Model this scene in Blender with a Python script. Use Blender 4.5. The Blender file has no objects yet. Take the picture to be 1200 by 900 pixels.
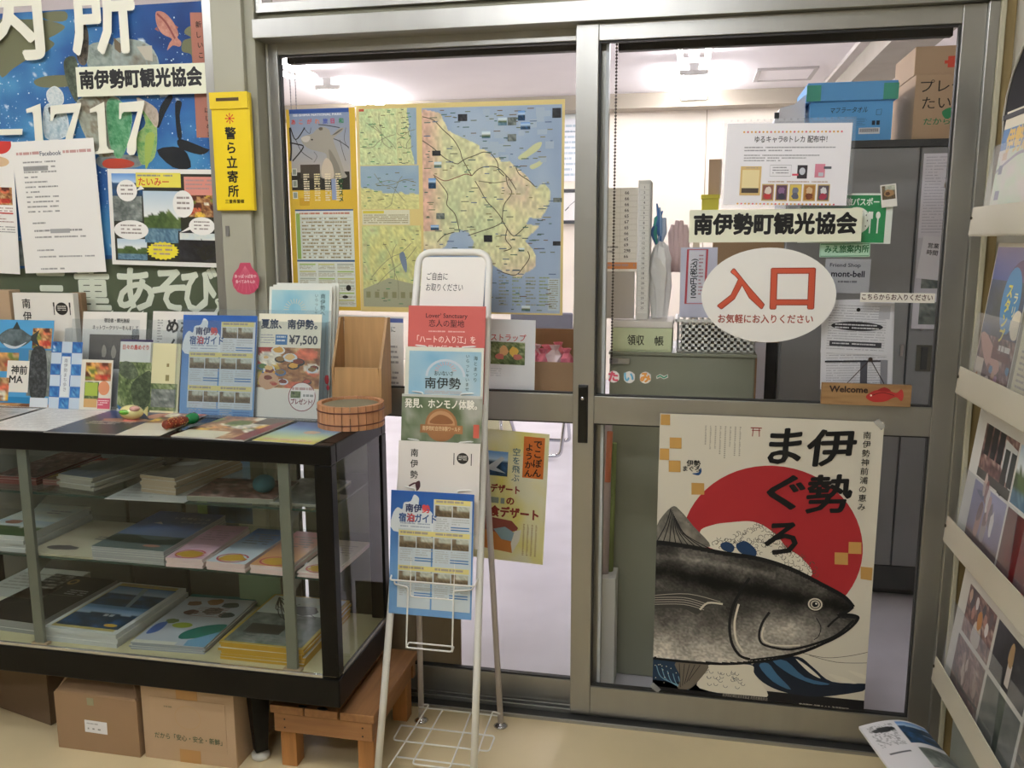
import bpy, bmesh, math, random
import numpy as np
from mathutils import Matrix, Vector, Euler

# ---------------------------------------------------------------- camera, world, exposure
SC = bpy.context.scene
SC.view_settings.view_transform = 'Standard'
SC.view_settings.look = 'None'
SC.view_settings.exposure = 0.0
SC.view_settings.gamma = 1.0
SC.view_settings.use_curve_mapping = False
cam_d = bpy.data.cameras.new('camera'); cam = bpy.data.objects.new('camera', cam_d)
SC.collection.objects.link(cam); SC.camera = cam
cam_d.sensor_fit = 'HORIZONTAL'; cam_d.sensor_width = 36.0
cam_d.lens = 1015.0/1200.0*36.0
cam_d.clip_start = 0.02; cam_d.clip_end = 60
def cam_matrix(yaw, pitch, roll, loc):
    y, p, r = map(math.radians, (yaw, pitch, roll))
    f = Vector((-math.sin(y)*math.cos(p), math.cos(y)*math.cos(p), -math.sin(p)))
    rt = Vector((math.cos(y), math.sin(y), 0)); u = rt.cross(f)
    r2 = rt*math.cos(r)+u*math.sin(r); u2 = -rt*math.sin(r)+u*math.cos(r)
    m = Matrix((r2, u2, -f)).transposed().to_4x4(); m.translation = loc
    return m
cam.matrix_world = cam_matrix(11.666, 9.449, -0.1175, Vector((-0.1906, -2.1125, 1.2515)))
world = bpy.data.worlds.new('world'); SC.world = world; world.use_nodes = True
world.node_tree.nodes['Background'].inputs[0].default_value = (0.9, 0.93, 1.0, 1)
world.node_tree.nodes['Background'].inputs[1].default_value = 0.25
FRONT_LAMP = 55.0      # strength of the fluorescent tubes in the visitors' hall
OFFICE_LAMP = 78.0     # strength of the tubes in the office behind the doors
SC.view_settings.exposure = 0.0

random.seed(7); np.random.seed(7)
COL = SC.collection

# ---------------------------------------------------------------- colours and materials
def s2l(v): return v/12.92 if v <= 0.04045 else ((v+0.055)/1.055)**2.4
def C3(h):
    if isinstance(h, str):
        h = h.lstrip('#'); return tuple(s2l(int(h[i:i+2], 16)/255) for i in (0, 2, 4))
    return tuple(h)
MATS = {}
def mat(name, col='#808080', rough=.5, metal=0.0, grain=None, bump=0.0, bscale=200, coat=0.0, emit=None, spec=.5, var=0.0, vscale=8, stretch=None):
    if name in MATS: return MATS[name]
    m = bpy.data.materials.new(name); m.use_nodes = True; nt = m.node_tree; b = nt.nodes['Principled BSDF']
    c = C3(col)
    b.inputs['Base Color'].default_value = (*c, 1); b.inputs['Roughness'].default_value = rough
    b.inputs['Metallic'].default_value = metal; b.inputs['Specular IOR Level'].default_value = spec
    if coat: b.inputs['Coat Weight'].default_value = coat; b.inputs['Coat Roughness'].default_value = .1
    if emit:
        b.inputs['Emission Color'].default_value = (*C3(emit[0]), 1); b.inputs['Emission Strength'].default_value = emit[1]
    if var or bump:
        tc = nt.nodes.new('ShaderNodeTexCoord'); mp = nt.nodes.new('ShaderNodeMapping')
        nt.links.new(tc.outputs['Object'], mp.inputs['Vector'])
        if stretch: mp.inputs['Scale'].default_value = stretch
    if var:
        n = nt.nodes.new('ShaderNodeTexNoise'); n.inputs['Scale'].default_value = vscale; n.inputs['Detail'].default_value = 6
        nt.links.new(mp.outputs['Vector'], n.inputs['Vector'])
        r = nt.nodes.new('ShaderNodeMapRange'); r.inputs['From Min'].default_value = .3; r.inputs['From Max'].default_value = .7
        r.inputs['To Min'].default_value = 1-var; r.inputs['To Max'].default_value = 1+var*.6
        nt.links.new(n.outputs['Fac'], r.inputs['Value'])
        mx = nt.nodes.new('ShaderNodeVectorMath'); mx.operation = 'SCALE'; mx.inputs[0].default_value = c
        nt.links.new(r.outputs['Result'], mx.inputs['Scale']); nt.links.new(mx.outputs['Vector'], b.inputs['Base Color'])
    if bump:
        n2 = nt.nodes.new('ShaderNodeTexNoise'); n2.inputs['Scale'].default_value = bscale; n2.inputs['Detail'].default_value = 4
        nt.links.new(mp.outputs['Vector'], n2.inputs['Vector'])
        bp = nt.nodes.new('ShaderNodeBump'); bp.inputs['Strength'].default_value = bump; bp.inputs['Distance'].default_value = .001
        nt.links.new(n2.outputs['Fac'], bp.inputs['Height']); nt.links.new(bp.outputs['Normal'], b.inputs['Normal'])
    MATS[name] = m; return m
def print_mat(name, rough, spec=.5, coat=0):
    m = bpy.data.materials.new(name); m.use_nodes = True; nt = m.node_tree; b = nt.nodes['Principled BSDF']
    a = nt.nodes.new('ShaderNodeAttribute'); a.attribute_name = 'Col'
    nt.links.new(a.outputs['Color'], b.inputs['Base Color'])
    b.inputs['Roughness'].default_value = rough; b.inputs['Specular IOR Level'].default_value = spec
    if coat: b.inputs['Coat Weight'].default_value = coat; b.inputs['Coat Roughness'].default_value = .15
    MATS[name] = m; return m
PAPER = print_mat('printed_paper', .6, .3)
GLOSSY = print_mat('glossy_print', .3, .5)
VINYL = print_mat('printed_vinyl', .4, .4)
def glass_mat(name, tint, ior=1.45, rough=0.0, haze=0.0):
    m = bpy.data.materials.new(name); m.use_nodes = True; nt = m.node_tree; nt.nodes.clear()
    o = nt.nodes.new('ShaderNodeOutputMaterial'); t = nt.nodes.new('ShaderNodeBsdfTransparent'); g = nt.nodes.new('ShaderNodeBsdfGlossy')
    t.inputs[0].default_value = (*tint, 1); g.inputs['Roughness'].default_value = rough; g.inputs['Color'].default_value = (1, 1, 1, 1)
    fr = nt.nodes.new('ShaderNodeFresnel'); fr.inputs[0].default_value = ior
    mx = nt.nodes.new('ShaderNodeMixShader')
    ge = nt.nodes.new('ShaderNodeNewGeometry'); sb = nt.nodes.new('ShaderNodeMath'); sb.operation = 'SUBTRACT'; sb.inputs[0].default_value = 1
    ml = nt.nodes.new('ShaderNodeMath'); ml.operation = 'MULTIPLY'; nt.links.new(ge.outputs['Backfacing'], sb.inputs[1])
    nt.links.new(fr.outputs[0], ml.inputs[0]); nt.links.new(sb.outputs[0], ml.inputs[1]); nt.links.new(ml.outputs[0], mx.inputs[0]); nt.links.new(t.outputs[0], mx.inputs[1]); nt.links.new(g.outputs[0], mx.inputs[2])
    last = mx
    if haze:
        d = nt.nodes.new('ShaderNodeBsdfDiffuse'); d.inputs[0].default_value = (.8, .8, .8, 1)
        m2 = nt.nodes.new('ShaderNodeMixShader'); m2.inputs[0].default_value = haze
        nt.links.new(mx.outputs[0], m2.inputs[1]); nt.links.new(d.outputs[0], m2.inputs[2]); last = m2
    nt.links.new(last.outputs[0], o.inputs[0]); MATS[name] = m; return m
GLASS = glass_mat('clear_pane_glass', (.985, .99, .985), 1.3)
CASEGLASS = glass_mat('display_case_glass', (.90, .93, .92), 1.4)
ACRYL = glass_mat('clear_acrylic', (.93, .95, .96), 1.45, .05, .04)
SLEEVE = glass_mat('clear_plastic_film', (.96, .97, .98), 1.25, .12, .06)
ALU = mat('anodised_aluminium', '#a3a29c', .31, .8, var=.05, vscale=3, stretch=(6, 6, .5))
ALU_D = mat('shaded_gasket', '#2a2a28', .6)
STEELW = mat('cream_enamel_wire', '#e6e5de', .35)
CHROME = mat('chrome', '#c8c8cc', .15, 1.0)
BLACKW = mat('black_lacquer', '#060606', .35, var=.2, vscale=20, spec=.22)
CREAM = mat('cream_painted_steel', '#c4beaa', .45)
KRAFT = mat('kraft_cardboard', '#96795a', .8, bump=.3, bscale=300, var=.06, vscale=5)
KRAFT_L = mat('light_kraft_cardboard', '#b2987a', .8, bump=.3, bscale=300, var=.05, vscale=5)
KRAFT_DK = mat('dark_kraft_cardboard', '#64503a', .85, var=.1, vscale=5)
WOOD = mat('yellow_pine', '#94683e', .55, var=.22, vscale=6, stretch=(12, 1, 12))
WOODX = mat('pine_crosswise', '#94683e', .55, var=.22, vscale=6, stretch=(1, 12, 12))
HINOKI = mat('pale_cypress', '#b08a5c', .5, var=.14, vscale=7, stretch=(12, 12, 1))
HINOKI2 = mat('warm_cypress', '#bb8660', .5, var=.2, vscale=9, stretch=(12, 12, .8))
WHITEP = mat('white_plastic', '#e6e6e0', .4)
GREYST = mat('grey_painted_steel', '#8b8d8d', .45, var=.03, vscale=2)
DGREY = mat('dark_grey_steel', '#3c3f40', .5)
OLIVE = mat('olive_grey_steel', '#8f917f', .5, var=.04, vscale=2)

# ---------------------------------------------------------------- object helpers
OFF = {}
def link(o, parent=None):
    COL.objects.link(o)
    if parent is not None: o.parent = parent
    return o
def tag(o, label=None, cat=None, group=None, kind=None):
    if label: o['label'] = label
    if cat: o['category'] = cat
    if group: o['group'] = group
    if kind: o['kind'] = kind
    return o
def thing(name, loc, label=None, cat=None, group=None, kind=None, rot=None):
    o = bpy.data.objects.new(name, None); o.empty_display_size = .05; link(o); o.location = loc
    if rot: o.rotation_mode = 'YXZ'; o.rotation_euler = rot
    OFF[o] = Vector(loc) if not rot else Vector((0, 0, 0)); return tag(o, label, cat, group, kind)
class MB:
    def __init__(s): s.v = []; s.f = []; s.sm = []
    def add(s, vs, fs, smooth=False):
        n = len(s.v); s.v += [tuple(v) for v in vs]; s.f += [tuple(i+n for i in f) for f in fs]; s.sm += [smooth]*len(fs); return s
    def box(s, x0, x1, y0, y1, z0, z1, b=0.0):
        if b <= 0:
            vs = [(x, y, z) for x in (x0, x1) for y in (y0, y1) for z in (z0, z1)]
            return s.add(vs, [(0, 1, 3, 2), (4, 6, 7, 5), (0, 4, 5, 1), (2, 3, 7, 6), (0, 2, 6, 4), (1, 5, 7, 3)])
        b = min(b, (x1-x0)*.45, (y1-y0)*.45, (z1-z0)*.45)
        bm = bmesh.new(); bmesh.ops.create_cube(bm, size=1)
        for v in bm.verts: v.co = Vector(((x0+x1)/2+v.co.x*(x1-x0), (y0+y1)/2+v.co.y*(y1-y0), (z0+z1)/2+v.co.z*(z1-z0)))
        bmesh.ops.bevel(bm, geom=bm.edges[:], offset=b, segments=2, affect='EDGES', profile=.5)
        bm.verts.index_update(); s.add([v.co[:] for v in bm.verts], [[v.index for v in f.verts] for f in bm.faces]); bm.free(); return s
    def quadprism(s, pts, d):
        """closed outline pts (3d, any plane) pushed along vector d"""
        n = len(pts); d = Vector(d); vs = [tuple(p) for p in pts]+[tuple(Vector(p)+d) for p in pts]
        return s.add(vs, [tuple(range(n))[::-1], tuple(range(n, 2*n))]+[(i, (i+1) % n, n+(i+1) % n, n+i) for i in range(n)])
    def tube(s, pts, r, n=10, close=False, caps=True):
        pts = [Vector(p) for p in pts]; m = len(pts); rs = r if isinstance(r, (list, tuple)) else [r]*m
        vs = []; up = None
        for i, p in enumerate(pts):
            if close: t = (pts[(i+1) % m]-pts[i-1])
            else: t = (pts[min(i+1, m-1)]-pts[max(i-1, 0)])
            t.normalize()
            if up is None: up = t.orthogonal().normalized()
            up = (up-t*up.dot(t)).normalized(); sd = t.cross(up)
            for k in range(n):
                a = 2*math.pi*k/n; vs.append(p+(up*math.cos(a)+sd*math.sin(a))*rs[i])
        fs = []
        for i in range(m if close else m-1):
            for k in range(n):
                a = i*n+k; b = i*n+(k+1) % n; c = ((i+1) % m)*n+(k+1) % n; d = ((i+1) % m)*n+k; fs.append((a, b, c, d))
        base = len(s.v); s.add(vs, fs, True)
        if caps and not close:
            s.f.append(tuple(base+k for k in range(n))[::-1]); s.sm.append(False)
            s.f.append(tuple(base+(m-1)*n+k for k in range(n))); s.sm.append(False)
        return s
    def lathe(s, prof, cx, cy, cz=0, n=32, smooth=True):
        vs = []; fs = []; m = len(prof)
        for i in range(n):
            a = 2*math.pi*i/n
            for r, z in prof: vs.append((cx+r*math.cos(a), cy+r*math.sin(a), cz+z))
        for i in range(n):
            for j in range(m-1): fs.append((i*m+j, ((i+1) % n)*m+j, ((i+1) % n)*m+j+1, i*m+j+1))
        return s.add(vs, fs, smooth)
    def ell(s, c, r, n=12, m=8):
        vs = []; fs = []
        for j in range(m+1):
            t = math.pi*j/m
            for i in range(n):
                a = 2*math.pi*i/n; vs.append((c[0]+r[0]*math.sin(t)*math.cos(a), c[1]+r[1]*math.sin(t)*math.sin(a), c[2]+r[2]*math.cos(t)))
        for j in range(m):
            for i in range(n): fs.append((j*n+i, (j+1)*n+i, (j+1)*n+(i+1) % n, j*n+(i+1) % n))
        return s.add(vs, fs, True)
    def build(s, name, material, parent=None, label=None, cat=None, group=None, kind=None, local=False):
        off = Vector((0, 0, 0)) if (parent is None or local) else OFF.get(parent, Vector((0, 0, 0)))
        me = bpy.data.meshes.new(name); me.from_pydata([tuple(Vector(v)-off) for v in s.v], [], s.f); me.validate()
        if len(me.polygons) == len(s.sm): me.polygons.foreach_set('use_smooth', s.sm)
        me.materials.append(material); o = bpy.data.objects.new(name, me)
        link(o, parent); OFF[o] = off
        return tag(o, label, cat, group, kind)
def box(name, x0, x1, y0, y1, z0, z1, m, parent=None, b=.0015, **k):
    return MB().box(x0, x1, y0, y1, z0, z1, b).build(name, m, parent, **k)
def arc(cx, cy, r, a0, a1, n=6):
    return [(cx+r*math.cos(math.radians(a0+(a1-a0)*i/n)), cy+r*math.sin(math.radians(a0+(a1-a0)*i/n))) for i in range(n+1)]
def fillet(pts, r, n=4):
    """round the inner corners of an open 3d polyline"""
    pts = [Vector(p) for p in pts]; out = [pts[0]]
    for i in range(1, len(pts)-1):
        a = (pts[i-1]-pts[i]); b = (pts[i+1]-pts[i]); d = min(r, a.length*.45, b.length*.45); a.normalize(); b.normalize()
        p0 = pts[i]+a*d; p1 = pts[i]+b*d
        for k in range(n+1):
            t = k/n; out.append(p0*(1-t)**2+pts[i]*2*t*(1-t)+p1*t*t)
    out.append(pts[-1]); return out
def copy_tree(o, parent=None):
    c = o.copy(); link(c, parent)
    for ch in list(o.children): copy_tree(ch, c)
    return c

# ---------------------------------------------------------------- flat print: layered ink on a sheet
_TX = {}
def glyphs(t, bold=0.0):
    if bold:
        v, f, x0, x1 = glyphs(t, 0.0); r = bold*.8; V = []; F = []
        for dx, dy in ((0, 0), (1, 0), (-1, 0), (0, 1), (0, -1), (.7, .7), (-.7, .7), (.7, -.7), (-.7, -.7)) if bold >= .025 else ((1, 0), (-1, 0), (0, .8), (0, -.8)):
            n = len(V); V += [(a+dx*r, b+dy*r) for a, b in v]; F += [tuple(i+n for i in q) for q in f]
        return V, F, x0-r, x1+r
    k = (t, bold)
    if k not in _TX:
        cu = bpy.data.curves.new('ink', 'FONT'); cu.body = t; cu.size = 1; cu.resolution_u = 2
        o = bpy.data.objects.new('ink', cu); me = bpy.data.meshes.new_from_object(o)
        v = [tuple(x.co[:2]) for x in me.vertices]; f = [tuple(p.vertices) for p in me.polygons]
        bpy.data.objects.remove(o); bpy.data.curves.remove(cu); bpy.data.meshes.remove(me)
        x1 = max([a[0] for a in v] or [1]); x0 = min([a[0] for a in v] or [0]); _TX[k] = (v, f, x0, x1)
    return _TX[k]
E_INK = .00016
class Print:
    """sheet w x h metres, design units U across (v runs down); stands in the XZ plane facing -Y, origin bottom centre"""
    def __init__(s, w, h, base='#f2f0ea', U=100.0, thick=.0004, shape=None, back=None, V=None):
        s.w, s.h, s.U = w, h, U; s.k = w/U; s.V = V or U*h/w; s.kv = h/s.V; s.v = []; s.f = []; s.c = []; s.sm = []; s.thick = thick; s.base = C3(base); s.n_op = 0
        bk = C3(back) if back else s.base
        if shape is None: shape = [(0, 0), (U, 0), (U, s.V), (0, s.V)]
        n = len(shape); P = [s.pt(x, y, 0) for x, y in shape]; Q = [(p[0], thick, p[2]) for p in P]
        s._add(P+Q, [tuple(range(n))[::-1]], s.base)
        nb = 0
        s.f.append(tuple(range(n, 2*n))); s.c.append([bk]*n)
        for i in range(n): s.f.append((i, (i+1) % n, n+(i+1) % n, n+i)); s.c.append([bk]*4)
    def pt(s, x, y, l):
        x = min(max(x, 0), s.U); y = min(max(y, 0), s.V)
        return (x*s.k-s.w/2, -l*E_INK-(s.n_op % 36)*4.4e-6*(l > 0), s.h-y*s.kv)
    def op(s): s.n_op += 1
    def ink(s, vs, f, col, t):
        nb = max(1, len(glyphs(t)[0])); s._add([(p[0], p[1]-(i//nb)*5.3e-6, p[2]) for i, p in enumerate(vs)], f, col)
    def tex(s, pts, cols, l=2, seed=0, cell=None, sc=5, sub=4, lines=None):
        """closed smooth shape filled with mottled colour"""
        s.op(); P = smooth(pts, sub, True); xs = [p[0] for p in P]; ys = [p[1] for p in P]; mid = cols[len(cols)//2]; s.poly(P, mid, l)
        cell = cell or (max(xs)-min(xs))/24; nx = max(3, int((max(xs)-min(xs))/cell)); ny = max(3, int((max(ys)-min(ys))/cell))
        A, B = np.meshgrid(np.linspace(0, 1, nx+1), np.linspace(0, 1, ny+1)); asp = ny/nx
        c = pal(fbm(A, B*asp, sc, seed)*.75+vn(A, B*asp, sc*5, seed+3)*.3, cols); c = np.where(c <= .04045, c/12.92, ((c+.055)/1.055)**2.4)
        X = min(xs)+A*(max(xs)-min(xs)); Y = min(ys)+B*(max(ys)-min(ys)); ok = inside(X, Y, P); n = len(s.v)
        s.v += [s.pt(X[j, i], Y[j, i], l+.6) for j in range(ny+1) for i in range(nx+1)]; W = nx+1
        for j in range(ny):
            for i in range(nx):
                if ok[j, i] and ok[j+1, i] and ok[j, i+1] and ok[j+1, i+1]:
                    q = ((j, i), (j+1, i), (j+1, i+1), (j, i+1)); s.f.append(tuple(n+a*W+b for a, b in q)); s.c.append([tuple(c[a, b]) for a, b in q])
        return s
    def _add(s, vs, fs, col):
        n = len(s.v); s.v += vs
        for f in fs: s.f.append(tuple(i+n for i in f)); s.c.append([col]*len(f))
    def poly(s, pts, col, l=1):
        s.op()
        s._add([s.pt(x, y, l) for x, y in pts], [tuple(range(len(pts)))[::-1]], C3(col)); return s
    def rect(s, x0, y0, x1, y1, col, l=1): return s.poly([(x0, y0), (x1, y0), (x1, y1), (x0, y1)], col, l)
    def quad(s, x0, y0, x1, y1, col, l): s._add([s.pt(a, b, l) for a, b in ((x0, y0), (x1, y0), (x1, y1), (x0, y1))], [(3, 2, 1, 0)], C3(col))
    def ell(s, cx, cy, rx, ry, col, l=1, n=24, a0=0, a1=360):
        return s.poly([(cx+rx*math.cos(math.radians(a0+(a1-a0)*i/n)), cy+ry*math.sin(math.radians(a0+(a1-a0)*i/n))) for i in range(n if a1-a0 == 360 else n+1)], col, l)
    def blob(s, cx, cy, rx, ry, col, l=1, n=14, j=.18, seed=0):
        R = random.Random(seed+int(cx*7+cy*13))
        return s.poly([(cx+rx*(1+R.uniform(-j, j))*math.cos(6.283*i/n), cy+ry*(1+R.uniform(-j, j))*math.sin(6.283*i/n)) for i in range(n)], col, l)
    def line(s, pts, w, col, l=2, close=False, taper=False):
        s.op()
        n = len(pts)
        if n < 2: return s
        L = []; Rr = []
        for i in range(n):
            a = pts[i-1] if (i > 0 or close) else pts[i]; b = pts[(i+1) % n] if (i < n-1 or close) else pts[i]
            dx, dy = b[0]-a[0], b[1]-a[1]; d = math.hypot(dx, dy) or 1; q = w/2
            if taper: q *= math.sin(math.pi*(i+.35)/(n-.3))**.7 if taper is True else taper[i]
            L.append((pts[i][0]-dy/d*q, pts[i][1]+dx/d*q)); Rr.append((pts[i][0]+dy/d*q, pts[i][1]-dx/d*q))
        vs = [s.pt(x, y, l) for x, y in L+Rr]
        s._add(vs, [(i, (i+1) % n, n+(i+1) % n, n+i) for i in range(n if close else n-1)], C3(col)); return s
    def curve(s, pts, w, col, l=2, sub=5, close=False, taper=False): return s.line(smooth(pts, sub, close), w, col, l, close, taper)
    def spoly(s, pts, col, l=1, sub=4): return s.poly(smooth(pts, sub, True), col, l)
    def text(s, t, x, y, h, col='#1a1a1a', bold=0.0, l=3, fit=None, align='l', slant=0.0):
        s.op()
        v, f, x0, x1 = glyphs(t, bold); sx = h if fit is None else fit/max(.01, (x1-x0))
        if align == 'c': x = x-(x1-x0)*sx/2
        elif align == 'r': x = x-(x1-x0)*sx
        s.ink([s.pt(x+(a-x0)*sx+b*slant*h, y+h*.86-b*h, l) for a, b in v], f, C3(col), t); return s
    def vtext(s, t, x, y, h, col='#1a1a1a', bold=0.0, l=3, pitch=1.05, w=None):
        """vertical writing, x = column centre"""
        s.op()
        for i, ch in enumerate(t):
            if ch == ' ': continue
            if ch == 'ー' or ch == '～':
                s.line([(x, y+i*h*pitch+h*.1), (x+h*.04, y+i*h*pitch+h*.9)], h*(.08+bold*2), col, l); continue
            v, f, x0, x1 = glyphs(ch, bold); k = w or h
            s.ink([s.pt(x+(a-.5)*k, y+i*h*pitch+h*.86-b*h, l) for a, b in v], f, C3(col), ch)
        return s
    def rtext(s, t, x, y, h, col='#1a1a1a', bold=0.0, l=3, fit=None):
        """writing turned a quarter left, running upwards from (x, y)"""
        s.op(); v, f, x0, x1 = glyphs(t, bold); k = h if fit is None else fit/(x1-x0)
        s.ink([s.pt(x-b*h, y-(a-x0)*k, l) for a, b in v], f, C3(col), t); return s
    def greek(s, x0, y0, x1, y1, rows, col='#444444', l=2, fill=.85, fh=.5, seed=1, ragged=True):
        cc = C3(col); col = tuple(cc[i]*.68+s.base[i]*.32 for i in range(3)); fh = fh*.85
        s.op(); R = random.Random(seed); p = (y1-y0)/rows; u = p*fh
        for r in range(rows):
            y = y0+r*p; x = x0; xe = x1 if not ragged or R.random() < .6 else x0+(x1-x0)*R.uniform(.4, .95)
            while x < xe-u*.5:
                wd = u*R.uniform(.5, 3.5); e = min(x+wd, xe)
                s.quad(x, y+R.uniform(0, .12)*u, e, y+u, col, l); x = e+u*(.3 if R.random() < fill else 2)
        return s
    def raster(s, x0, y0, x1, y1, fn, nx, ny, l=1):
        """fn(U,V) -> HxWx3 srgb 0..1 arrays over the unit square"""
        s.op()
        U_, V_ = np.meshgrid(np.linspace(0, 1, nx+1), np.linspace(0, 1, ny+1)); A = np.clip(fn(U_, V_), 0, 1)
        A = np.where(A <= .04045, A/12.92, ((A+.055)/1.055)**2.4)
        n = len(s.v); s.v += [s.pt(x0+(x1-x0)*U_[j, i], y0+(y1-y0)*V_[j, i], l) for j in range(ny+1) for i in range(nx+1)]
        W = nx+1; cc = [tuple(r) for r in A.reshape(-1, 3)]
        for j in range(ny):
            for i in range(nx):
                a, b, c_, d = j*W+i, (j+1)*W+i, (j+1)*W+i+1, j*W+i+1
                s.f.append((n+a, n+b, n+c_, n+d)); s.c.append([cc[a], cc[b], cc[c_], cc[d]])
        return s
    def photo(s, x0, y0, x1, y1, kind, seed=0, res=None, l=1):
        res = res or 26; asp = abs((y1-y0)*s.kv/((x1-x0)*s.k))
        return s.raster(x0, y0, x1, y1, lambda a, b: PHOTO(kind, a, b, seed), res, max(3, int(res*asp)), l)
    def mesh(s, name, material=None, bend=None):
        me = bpy.data.meshes.new(name); vs = s.v if bend is None else [bend(*v) for v in s.v]
        me.from_pydata(vs, [], s.f)
        at = me.color_attributes.new('Col', 'FLOAT_COLOR', 'CORNER')
        flat = np.ones((len(at.data), 4), np.float32); flat[:, :3] = np.array([c for f in s.c for c in f], np.float32).reshape(-1, 3)
        at.data.foreach_set('color', flat.ravel()); me.materials.append(material or PAPER); return me
    def place(s, name, x, y, z, yaw=0, tilt=0, roll=0, material=None, parent=None, bend=None, label=None, cat=None, group=None, kind=None):
        o = bpy.data.objects.new(name, s.mesh(name, material, bend)); link(o, parent)
        off = OFF.get(parent, Vector((0, 0, 0))) if parent is not None else Vector((0, 0, 0))
        o.location = Vector((x, y, z))-off; o.rotation_mode = 'YXZ'
        o.rotation_euler = (math.radians(-tilt), math.radians(-roll), math.radians(yaw)); OFF[o] = Vector((0, 0, 0))
        return tag(o, label, cat, group, kind)
def smooth(pts, sub=5, close=False):
    P = [np.array(p, float) for p in pts]; n = len(P); out = []
    for i in range(n if close else n-1):
        p0 = P[i-1] if (i > 0 or close) else P[i]; p1 = P[i]; p2 = P[(i+1) % n]; p3 = P[(i+2) % n] if (i+2 < n or close) else p2
        for k in range(sub):
            t = k/sub; q = .5*((2*p1)+(p2-p0)*t+(2*p0-5*p1+4*p2-p3)*t*t+(3*p1-p0-3*p2+p3)*t**3); out.append((q[0], q[1]))
    if not close: out.append(tuple(P[-1]))
    return out
def inside(px, py, poly):
    r = np.zeros(px.shape, bool); n = len(poly)
    for i in range(n):
        xa, ya = poly[i]; xb, yb = poly[i-1]
        if ya == yb: continue
        r ^= ((ya > py) != (yb > py)) & (px < (xb-xa)*(py-ya)/(yb-ya)+xa)
    return r
# value noise and pretend photographs
_G = np.random.RandomState(3).rand(64, 64)
def vn(x, y, sc=8.0, seed=0):
    x = x*sc+seed*7.31; y = y*sc+seed*3.77; xi = np.floor(x).astype(int); yi = np.floor(y).astype(int); fx = x-xi; fy = y-yi
    fx = fx*fx*(3-2*fx); fy = fy*fy*(3-2*fy); g = lambda a, b: _G[a % 64, b % 64]
    return (g(xi, yi)*(1-fx)+g(xi+1, yi)*fx)*(1-fy)+(g(xi, yi+1)*(1-fx)+g(xi+1, yi+1)*fx)*fy
def fbm(x, y, sc=4, seed=0): return (vn(x, y, sc, seed)+.5*vn(x, y, sc*2, seed+1)+.25*vn(x, y, sc*4, seed+2)+.12*vn(x, y, sc*8, seed+3))/1.87
def H3(h): h = h.lstrip('#'); return np.array([int(h[i:i+2], 16)/255 for i in (0, 2, 4)])
def mixc(a, b, t): t = np.clip(t, 0, 1)[..., None]; return a*(1-t)+b*t
def pal(t, cols):
    cols = np.array([H3(c) for c in cols]); n = len(cols)-1; q = np.clip(t, 0, .9999)*n; i = q.astype(int); f = (q-i)[..., None]; return cols[i]*(1-f)+cols[i+1]*f
def PHOTO(kind, a, b, seed=0):
    z = fbm(a, b, 5, seed); d = vn(a, b, 22, seed+5); o = np.zeros(a.shape+(3,))
    if kind == 'food':
        o = pal(z*.6+d*.4, ['#2a1a14', '#5a3422', '#8a5a38', '#b98a58', '#d8c090', '#7a3a22'])
        R = np.random.RandomState(seed+11)
        for i in range(14):
            cx, cy, r = R.rand(), R.rand(), R.uniform(.08, .2); m = ((a-cx)**2+(b-cy)**2*1.3) < r*r
            c = [H3(q) for q in ('#d8a060', '#b83a2c', '#e8e2cc', '#7a8a3c', '#e0b848', '#5a2c20', '#d87050')][R.randint(7)]
            o[m] = (c*(.75+.4*d[..., None]))[m]
    elif kind == 'land':
        h = .42+.18*(vn(a, a*0, 5, seed)-.5)+.05*(vn(a, a*0, 16, seed)-.5)
        o = mixc(H3('#bcd0de'), H3('#eef0ec'), b*2); g = b > h
        gg = pal(z*.7+d*.3, ['#22301c', '#3c5228', '#5f7440', '#8d9660']); o[g] = gg[g]
        w = b > .72; o[w] = (pal(d, ['#3c5f78', '#7fa0b0']))[w]
    elif kind == 'sea':
        h = .38+.08*(vn(a, a*0, 4, seed)-.5); o = mixc(H3('#5c8fd0'), H3('#c8dcec'), b*2.4)
        m = b > h; o[m] = pal(z*.8+d*.2, ['#101820', '#1c3040', '#24507c', '#3c7cb8'])[m]
    elif kind == 'room':
        o = pal(z, ['#3a2e22', '#6a5a44', '#8d8068', '#c8c0a8']); m = (b < .4) & (a > .3); o[m] = pal(d, ['#98a090', '#d8d8c8'])[m]
        m = (b > .65); o[m] = pal(d, ['#4c4030', '#7c6c50'])[m]
    elif kind == 'crowd':
        o = pal(z*.5+d*.5, ['#14100f', '#2e2422', '#5a3c38', '#8a6258', '#c8b4a4', '#3c3a48'])
    elif kind == 'dark':
        o = pal(z*.7+d*.3, ['#0c0c0e', '#1c1c20', '#34343a', '#5a585c'])
    elif kind == 'dusk':
        o = mixc(H3('#8a8cb4'), H3('#5a4c68'), b*1.1); m = b > .72; o[m] = pal(d, ['#3c2024', '#6a3434'])[m]; o *= (.85+.3*z[..., None])
    elif kind == 'green':
        o = pal(z*.6+d*.4, ['#1c2818', '#38482a', '#66784a', '#a8b088', '#d8dccc'])
    elif kind == 'red':
        o = pal(z*.4+vn(a, a*0, 30, seed)*.6, ['#3c0e12', '#5c181a', '#7a2624'])
    elif kind == 'star':
        o = pal(z*.9+b*.25, ['#16284e', '#1f3f7c', '#2c62a4', '#4c92c4', '#8cc0d4']); m = vn(a, b, 90, seed) > .93; o[m] = H3('#dceaf4')
    elif kind == 'pale':
        o = pal(z*.7+d*.3, ['#b8ccd8', '#d0dcdc', '#e4e6da', '#dfe4e2'])
    elif kind == 'grey':
        o = pal(z*.7+d*.3, ['#2c3030', '#58605c', '#8c928c', '#c4c8c0'])
    return o

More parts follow.
